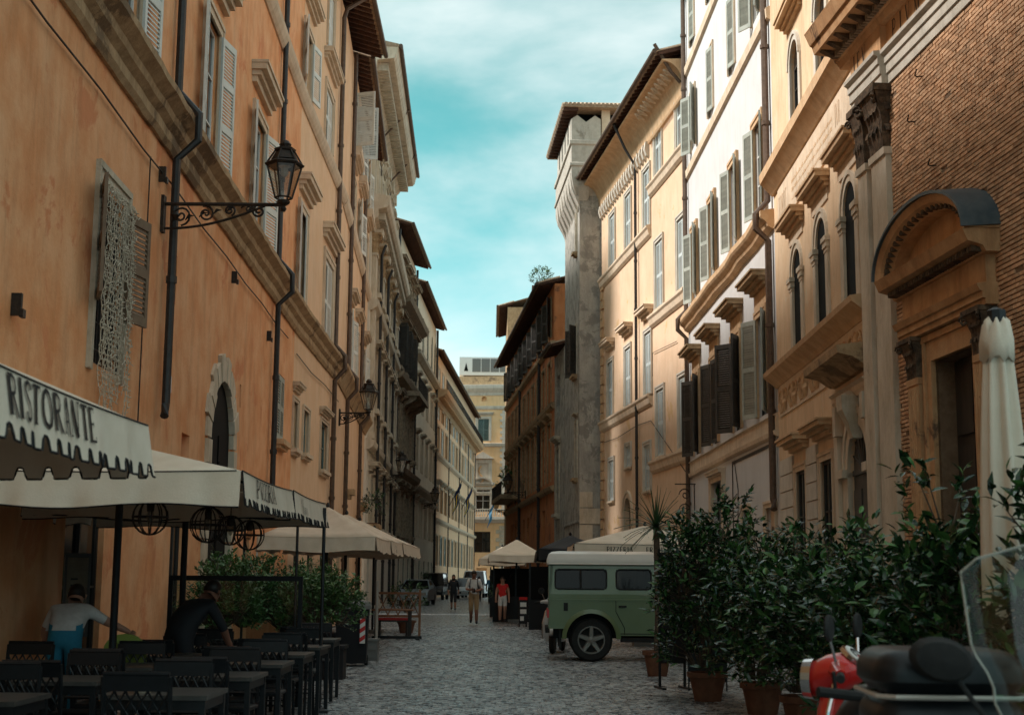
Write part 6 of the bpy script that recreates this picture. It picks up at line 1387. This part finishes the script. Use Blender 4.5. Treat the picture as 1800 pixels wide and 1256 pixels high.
m = MB(); m.rings([[(w_*math.cos(a),y+d*math.sin(a),z) for a in [2*PI*i/14 for i in range(14)]] for z,w_,y,d in ((.3,.2,.62,.07),(.6,.24,.62,.1),(.9,.2,.60,.12),(1.02,.12,.60,.12))]); m.obj('leg_shield', MT['black_paint'], bs_, smooth='all')
m = MB(); m.tube([(-.27,.42,1.05),(0,.5,1.02),(.27,.42,1.05)], .022, 8); m.obj('handlebar', MT['rubber'], bs_)
for s in (-1,1): MB().tube([(s*.19,.46,1.05),(s*.2,.44,1.13)], .009, 5).obj('mirror_stem', MT['rubber'], bs_)
for (x_, y_, z_) in ((.16,.44,1.1),): o = MB().lathe([(.002,-.02),(.09,-.02),(.1,.0),(.085,.035),(.002,.05)], (0,0,0), 18, sx=1., sy=.72).obj('mirror', MT['rubber'], bs_, (x_,y_,z_), smooth=True); o.rotation_euler = (R_(-100),R_(18),0)
for y in (.75,-.6): o = MB().lathe([(.1,-.05),(.22,-.05),(.25,0),(.22,.05),(.1,.05)], (0,0,0), 18).obj('wheel', MT['rubber'], bs_, (0,y,.25), smooth=True); o.rotation_euler = (0,PI/2,0)
MB().tube([(0,.62,.6),(0,.75,.25)], .03, 6).obj('fork', MT['alloy'], bs_)
gs_ = thing('scooter', 'dark scooter with tall clear windscreen beside the top box scooter', 'scooter', (1.9,5.2,0), R_(176))
for ch_ in list(bs_.children):
    if ch_.name.split('.')[0] not in ('top_box','mirror','mirror_stem'): copy_tree(ch_, gs_)
for s in (-1,1):
    MB().tube([(s*.30,.44,1.05),(s*.40,.42,1.2)], .009, 5).obj('mirror_stem', MT['rubber'], gs_); o = MB().lathe([(.002,-.02),(.10,-.02),(.11,.0),(.09,.035),(.002,.05)], (0,0,0), 18, sx=1., sy=.66).obj('mirror', MT['rubber'], gs_, (s*.44,.42,1.25), smooth=True); o.rotation_euler = (R_(-95),R_(-14*s),0)
# curved clear screen
ws = MB(); rows = []
for i in range(17):
    t = i/16; z = lerp(.88,1.63,t); hw_ = (.16+.16*min(1,t*3.2)-.05*math.sin(min(1,max(0,(t-.18)/.35))*PI)+.02*t) if t < .9 else .30*math.sqrt(max(.05,1-((t-.9)/.11)**2)); row = []
    for j in range(13): u = -1+2*j/12; row.append((u*hw_, .62-.24*t-.10*u*u*hw_/.3, z))
    rows.append(row)
for a, b2 in zip(rows, rows[1:]):
    for j in range(12): ws.poly([a[j],a[j+1],b2[j+1],b2[j]])
wso = ws.obj('windscreen', MT['clear'], gs_, smooth='all', fix=False); sm_ = wso.modifiers.new('t','SOLIDIFY'); sm_.thickness = .004
ed = [r[0] for r in rows]+[r for r in rows[-1]]+[r[-1] for r in reversed(rows)]; MB().tube(ed, .004, 4).obj('screen_edge', MT['alloy'], wso)
for s in (-1,1):
    for z in (1.0,1.27): o = MB().lathe([(.025,-.015),(.03,0),(.02,.015)], (0,0,0), 10).obj('screen_knob', MT['rubber'], wso, (s*.17,.50-.24*(z-1.0)/.75,z)); o.rotation_euler = (PI/2,0,0)
ws2 = thing('scooter', 'white and chrome scooter parked behind the tail of the green car', 'scooter', (1.02,30.6,0), R_(170))
for ch_ in list(sc.children):
    c2 = copy_tree(ch_, ws2)
for o in [ws2, *ws2.children_recursive]:
    if o.type == 'MESH' and o.data.materials and o.data.materials[0] == MT['red']:
        k = ('wsc', o.data.name)
        if k not in WC: WC[k] = o.data.copy(); WC[k].materials[0] = MT['car_white']
        o.data = WC[k]
# ================= boards and boxes beside the hedge =================
mbd = thing('menu_board', 'dark freestanding menu board with steel posts beside the green car', 'menu board', (2.12,20.5,0), R_(8))
for x in (.0,.36): MB().lathe([(.02,0),(.02,1.95)], (x,0,0), 8).obj('post', MT['black_paint'], mbd); MB().box(x-.025,x+.025,-.28,.28,0,.03).obj('foot', MT['black_paint'], mbd)
MB().box(.02,.34,-.02,.02,.35,1.9).obj('board', MT['canvas_black'], mbd)
m2_ = thing('menu_board', 'narrow glossy dark board standing between yucca and menu board', 'menu board', (2.5,20.2,0), R_(-5)); MB().box(0,.5,-.02,.02,.12,1.75).box(-.02,.0,-.03,.03,0,1.8).box(.5,.52,-.03,.03,0,1.8).obj('board', MT['black_paint'], m2_)
cbd = thing('chalk_board', 'black and white chalkboard menu with red header by the cafe entrance', 'chalkboard', (.42,46.5,0), R_(10)); MB().box(-.13,.13,-.03,.03,.1,.95).box(-.13,-.10,-.03,.12,0,.1).box(.10,.13,-.03,.12,0,.1).obj('board', MT['canvas_black'], cbd)
for z in (.2,.42,.64): MB().box(-.1,.02+.08*(z > .3),-.036,-.03,z,z+.14).obj('notice', MT['white_paint'], cbd)
MB().box(-.13,.13,-.036,-.03,.86,.95).obj('header', MT['red'], cbd)
for i, (x, y, w_, lab) in enumerate(((-.6,52.,1.6,'dark cafe windbreak panel under the pale grey parasol'),(.6,44.,1.5,'dark cafe windbreak panel under the black awning'),(-.8,58.5,1.6,'dark cafe windbreak panel by the far pale parasol'))):
    t = thing('windbreak', lab, 'screen', (x,y,0)); MB().box(0,w_,-.02,.02,0,.9).obj('panel', MT['canvas_black'], t); MB().box(0,w_,-.006,.006,.9,1.9).obj('pane', MT['dark'], t)
    for xx in (0,w_/2,w_): MB().box(xx-.03,xx+.03,-.03,.03,0,2.0).obj('post', MT['black_paint'], t)
for i, (x, y) in enumerate(((.35,52.6),(.85,45.2))):
    t = thing('cafe_stand', 'cluttered white and black cafe stand beside the windbreak' if i == 0 else 'small black service stand under the black awning', 'stand', (x,y,0)); MB().box(-.2,.2,-.2,.2,.02,.75).box(-.24,.24,-.24,.24,.75,.8).obj('body', MT['canvas_black'], t)
    MB().lathe([(.05,.8),(.05,.95),(.02,1.0)], (.05,0,0), 8).obj('bottle', MT['white_paint'], t)
# ================= flags =================
for (x, y, z, lab, m1, m2) in ((-5.5,128.,9.2,'dark blue and yellow flag, nearer of the pair on the long house','flag_blue','flag_yellow'),(-4.95,143.,9.6,'dark blue and yellow flag, farther of the pair on the long house','flag_blue','flag_yellow'),(-3.0,166.0,9.4,'light blue flag drooping from the balcony of the end palazzo','shirt_blue','shirt_blue')):
    t = thing('flag', lab, 'flag', (x,y,z)); MB().tube([(0,0,-1.2),(1.1,-.3,1.0)], .03, 6).obj('pole', MT['iron'], t)
    m = MB()
    for i in range(8):
        for j in range(8):
            f = lambda a, b: (1.05-.5*b-.35*a*(1-b*.4)+.08*math.sin(a*9+b*3), -.3+.12*math.sin(a*8), .95-a*2.2-b*.9)
            m.poly([f(i/8,j/8),f((i+1)/8,j/8),f((i+1)/8,(j+1)/8),f(i/8,(j+1)/8)], 1 if abs(i-j) < 1.5 and 2 < i < 7 else 0)
    m.obj('cloth', [MT[m1], MT[m2]], t, smooth='all', fix=False)
# ================= people =================
def person(label, loc, rz, pose, mats, height=1.72, hair='short', name='person', extra=None):
    """local: x right, y forward, z up. mats: shirt, lower, skin, hair, sleeve(0-1 fraction covered), leg cover fraction, shoe"""
    t = thing(name, label, 'person', loc, rz); k = height/1.72
    J = dict(pel=(0,0,.94),sp=(0,.0,1.10),ch=(0,.01,1.30),nk=(0,0,1.45),hb=(0,.015,1.52),hm=(0,.03,1.60),ht=(0,.02,1.68),
             sl=(-.17,0,1.39),sr=(.17,0,1.39),el=(-.23,-.02,1.12),er=(.23,-.02,1.12),wl=(-.25,.08,.89),wr=(.25,.08,.89),hl=(-.25,.12,.80),hr=(.25,.12,.80),
             pl=(-.085,0,.90),pr=(.085,0,.90),kl=(-.10,.02,.50),kr=(.10,.02,.50),al=(-.10,-.03,.08),ar=(.10,-.03,.08),tl=(-.12,.13,.03),tr=(.12,.13,.03))
    J.update(pose)
    Rr = dict(pel=(.155,.115),sp=(.135,.10),ch=(.155,.105),nk=(.055,.055),hb=(.066,.075),hm=(.078,.095),ht=(.05,.06),sl=(.062,.06),sr=(.062,.06),el=(.043,.043),er=(.043,.043),wl=(.03,.03),wr=(.03,.03),hl=(.04,.02),hr=(.04,.02),
              pl=(.095,.095),pr=(.095,.095),kl=(.062,.062),kr=(.062,.062),al=(.042,.042),ar=(.042,.042),tl=(.042,.03),tr=(.042,.03))
    E_ = [('pel','sp'),('sp','ch'),('ch','nk'),('nk','hb'),('hb','hm'),('hm','ht'),('ch','sl'),('ch','sr'),('sl','el'),('sr','er'),('el','wl'),('er','wr'),('wl','hl'),('wr','hr'),('pel','pl'),('pel','pr'),('pl','kl'),('pr','kr'),('kl','al'),('kr','ar'),('al','tl'),('ar','tr')]
    names = list(J); me = bpy.data.meshes.new('body'); me.from_pydata([tuple(k*c for c in J[n]) for n in names], [(names.index(a),names.index(b)) for a,b in E_], [])
    o = bpy.data.objects.new('body', me); col.objects.link(o); sk = o.modifiers.new('s','SKIN'); sk.use_smooth_shade = True
    wk = 1.16
    for i, n in enumerate(names): v = me.skin_vertices[0].data[i]; v.radius = tuple(k*r*(wk if n not in ('hb','hm','ht','nk') else 1.08) for r in Rr[n]); v.use_root = (n == 'pel')
    ss = o.modifiers.new('u','SUBSURF'); ss.levels = 2; ss.render_levels = 2
    dg = bpy.context.evaluated_depsgraph_get(); dg.update(); nm = bpy.data.meshes.new_from_object(o.evaluated_get(dg)); bpy.data.objects.remove(o)
    P = [tuple(v.co) for v in nm.vertices]; F = [tuple(p.vertices) for p in nm.polygons]
    shirt, lower, skin, hairm, slv, leg, shoe = mats; ml = [MT[shirt],MT[lower],MT[skin],MT[shoe]]
    V = {n: Vector(J[n])*k for n in names}
    def seg(p, a, b): d = V[b]-V[a]; tt = max(0,min(1,(p-V[a]).dot(d)/d.length_squared)); return (p-(V[a]+d*tt)).length, tt
    mb = MB(); mb.v = P; mb.f = F
    for f in F:
        c = sum((Vector(P[i]) for i in f), Vector())/len(f); best = min(E_, key=lambda e: seg(c,*e)[0]-.3*Rr[e[0]][0]); tt = seg(c,*best)[1]; a = best[0]
        if a in ('hb','hm') or best == ('nk','hb') or (best == ('ch','nk') and tt > .75): m_ = 2
        elif a in ('sp','ch') or best == ('pel','sp'): m_ = 0 if not (a == 'pel' and tt < .25) else 1
        elif a in ('sl','sr'): m_ = 0 if tt < slv*2 else 2
        elif a in ('el','er'): m_ = 0 if tt < slv*2-1 else 2
        elif a in ('wl','wr'): m_ = 2
        elif a == 'pel': m_ = 1
        elif a in ('pl','pr'): m_ = 1 if tt < leg*2 else 2
        elif a in ('kl','kr'): m_ = 1 if tt < leg*2-1 else 2
        else: m_ = 3
        mb.m.append(m_)
    for s, w_, h_ in ((-1,'wl','hl'),(1,'wr','hr')):     # fingers
        d = (V[h_]-V[w_]).normalized(); x = d.cross(Vector((0,1,.3))).normalized()
        for i, (off, ln) in enumerate(((-.024,.055),(-.008,.065),(.008,.062),(.024,.05))):
            p = V[h_]+x*off*k; q = p+d*ln*.6*k; mb.tube([p, q, q+d*ln*.3*k+Vector((0,.015,0))], [.008*k,.0075*k,.005*k], 5, 2)
        p = V[h_]-d*.03*k-x*s*.03*k; mb.tube([p, p+d*.03*k-x*s*.025*k, p+d*.06*k-x*s*.03*k], [.010*k,.009*k,.006*k], 5, 2)
    # nose and ears
    h = V['hm']; fw = ((V['hm']-V['hb']).cross(Vector((1,0,0)))*-1).normalized(); upv = (V['ht']-V['hb']).normalized(); fw = Vector((1,0,0)).cross(upv)*-1
    fw = Vector((0,1,0)) if fw.length < .1 else fw.normalized()
    fw = -fw if fw.y < -.2 and abs(fw.z) < .8 else fw
    mb.tube([h+fw*.085*k+upv*.02*k, h+fw*.118*k-upv*.02*k, h+fw*.09*k-upv*.03*k], [.008*k,.014*k,.008*k], 6, 2)
    for s in (-1,1): mb.tube([h+Vector((s*.078*k,0,0))-upv*.02*k, h+Vector((s*.09*k,0,0))+upv*.02*k], .014*k, 6, 2)
    bo = mb.obj('body', ml, t, smooth='all', fix=True)
    for s in (-1,1): MB().lathe([(.002,-.012*k),(.011*k,0),(.002,.012*k)], tuple(h+fw*.09*k+Vector((s*.03*k,0,0))+upv*.015*k), 6).obj('eye', MT['hair'], bo)
    MB().tube([h+fw*.088*k+Vector((-.022*k,0,0))-upv*.06*k, h+fw*.094*k-upv*.062*k, h+fw*.088*k+Vector((.022*k,0,0))-upv*.06*k], .006*k, 5).obj('mouth', MT['leaf_red'], bo)
    # hair shell
    hm = MB(); rs = []; side = Vector((1,0,0))
    low = -.02 if hair == 'short' else -.16
    for i in range(7):
        a = i/6; ang = PI*.5*(1-a); zz = .10*math.sin(ang)*1.12; r = math.cos(ang)
        rs.append([h+upv*k*(.02+zz if i < 6 else low)+side*k*(.088*max(r,.05)*math.cos(b))+fw*k*(-.012+.103*max(r,.05)*math.sin(b)*(1 if math.sin(b) < 0 or i < 5 else .72)) for b in [2*PI*j/16 for j in range(16)]])
    if hair == 'long': rs.append([h-upv*k*.2-fw*k*.05+side*k*(.08*math.cos(b))+fw*k*(.05*math.sin(b)) for b in [2*PI*j/16 for j in range(16)]])
    hm.rings(rs).obj('hair', MT[hairm], bo, smooth='all')
    if extra: extra(t, bo, V, k)
    return t
def backpack(t, bo, V, k):
    for s in (-1,1): MB().tube([V['ch']+Vector((s*.11,-.10,.10)),V['ch']+Vector((s*.12,.02,.155)),V['ch']+Vector((s*.13,.125,.02)),V['ch']+Vector((s*.15,.06,-.22))], .018, 5).obj('backpack_strap', MT['shirt_dark'], bo)
    m = MB(); m.rings([[(-w_,-.13-d,z),(w_,-.13-d,z),(w_,-.10,z),(-w_,-.10,z)] for z,w_,d in ((.98,.1,.02),(1.05,.15,.1),(1.3,.15,.11),(1.42,.1,.03))]); m.obj('backpack', MT['shirt_dark'], bo)
    MB().box(-.05,.05,.30,.312,1.06,1.2).obj('phone', MT['rubber'], bo)
walk = dict(kl=(-.09,.10,.50),al=(-.09,.05,.09),tl=(-.10,.21,.05),kr=(.09,.06,.49),ar=(.09,-.20,.15),tr=(.10,-.08,.06))
person('man in white t-shirt and tan shorts with backpack, walking while holding a phone', (-1.22,48.6,0), PI, dict(walk, el=(-.25,.02,1.12),er=(.25,.02,1.12),wl=(-.10,.24,1.06),wr=(.12,.24,1.10),hl=(-.02,.28,1.08),hr=(.04,.28,1.12),hm=(0,.05,1.59),ht=(0,.07,1.66)), ('shirt_white','khaki','skin_dark','hair',.55,.55,'shirt_dark'), 1.80, extra=backpack)
person('woman in red sleeveless top and white shorts walking past the cafe', (-.27,51.,0), PI, dict(walk, kl=(-.09,.05,.5),al=(-.09,-.16,.14),tl=(-.10,-.04,.05),kr=(.09,.10,.5),ar=(.09,.06,.09),tr=(.1,.22,.05)), ('shirt_red','shirt_white','skin','hair',.0,.36,'shirt_dark'), 1.60, 'short')
person('person in dark loose clothes walking behind the man in white', (-2.75,70.,0), PI, dict(walk), ('shirt_dark','shirt_dark','skin','hair',.8,.62,'shirt_dark'), 1.72, 'long')
person('person in light blue shirt beyond the cafe shrubs', (-1.2,88.,0), 0, dict(walk), ('shirt_blue','shirt_dark','skin','hair',.5,1.,'shirt_dark'), 1.75)
person('waiter in black standing under the pale grey parasol', (-.15,56.,0), PI*.9, {}, ('shirt_dark','shirt_dark','skin','hair',.8,1.,'shirt_dark'), 1.78)
person('person in grey top walking beyond the white car', (-2.1,97.,0), PI, dict(walk), ('grille_grey','shirt_dark','skin','hair',.5,1.,'shirt_dark'), 1.7)
bend = dict(sp=(0,.07,1.05),ch=(0,.24,1.17),nk=(0,.36,1.22),hb=(0,.41,1.27),hm=(0,.45,1.33),ht=(0,.47,1.40),sl=(-.17,.27,1.19),sr=(.17,.27,1.19))
person('waiter in sheer white top and blue jeans bending over a black table', (-4.32,14.05,0), R_(4), dict(bend, el=(-.27,.30,.98),wl=(-.25,.40,.80),hl=(-.24,.45,.77),er=(.34,.34,1.08),wr=(.50,.42,1.0),hr=(.56,.45,.97)), ('shirt_white','jeans','skin','hair',.42,1.,'rubber'), 1.68)
person('person in black bending over the table beside the windbreak', (-3.42,14.95,0), R_(-35), dict(bend, el=(-.27,.34,.98),wl=(-.22,.48,.82),hl=(-.2,.54,.78),er=(.24,.38,.98),wr=(.2,.5,.82),hr=(.19,.56,.78)), ('shirt_dark','shirt_dark','skin_dark','hair',.6,1.,'shirt_dark'), 1.74)
gc = thing('green_chair', 'chair with rounded olive green back among the black tables', 'chair', (-3.55,13.6,0)); m = MB()
pts = [(-.2,.5),(.2,.5),(.2,.78)]+[(.2*math.cos(PI*i/10),.82+.16*math.sin(PI*i/10)) for i in range(11)]+[(-.2,.78)]
m.rings([[(p[0],y,p[1]) for p in pts] for y in (-.23,-.2)]); m.obj('backrest', MT['lime'], gc); MB().box(-.2,.2,-.2,.2,.43,.46).obj('seat', MT['lime'], gc)
for sx in (-1,1):
    for sy in (-1,1): MB().box(sx*.18-.015,sx*.18+.015,sy*.18-.015,sy*.18+.015,0,.43).obj('leg', MT['black_paint'], gc)
    MB().box(sx*.17-.015,sx*.17+.015,-.215,-.19,.43,.8).obj('back_post', MT['black_paint'], gc)
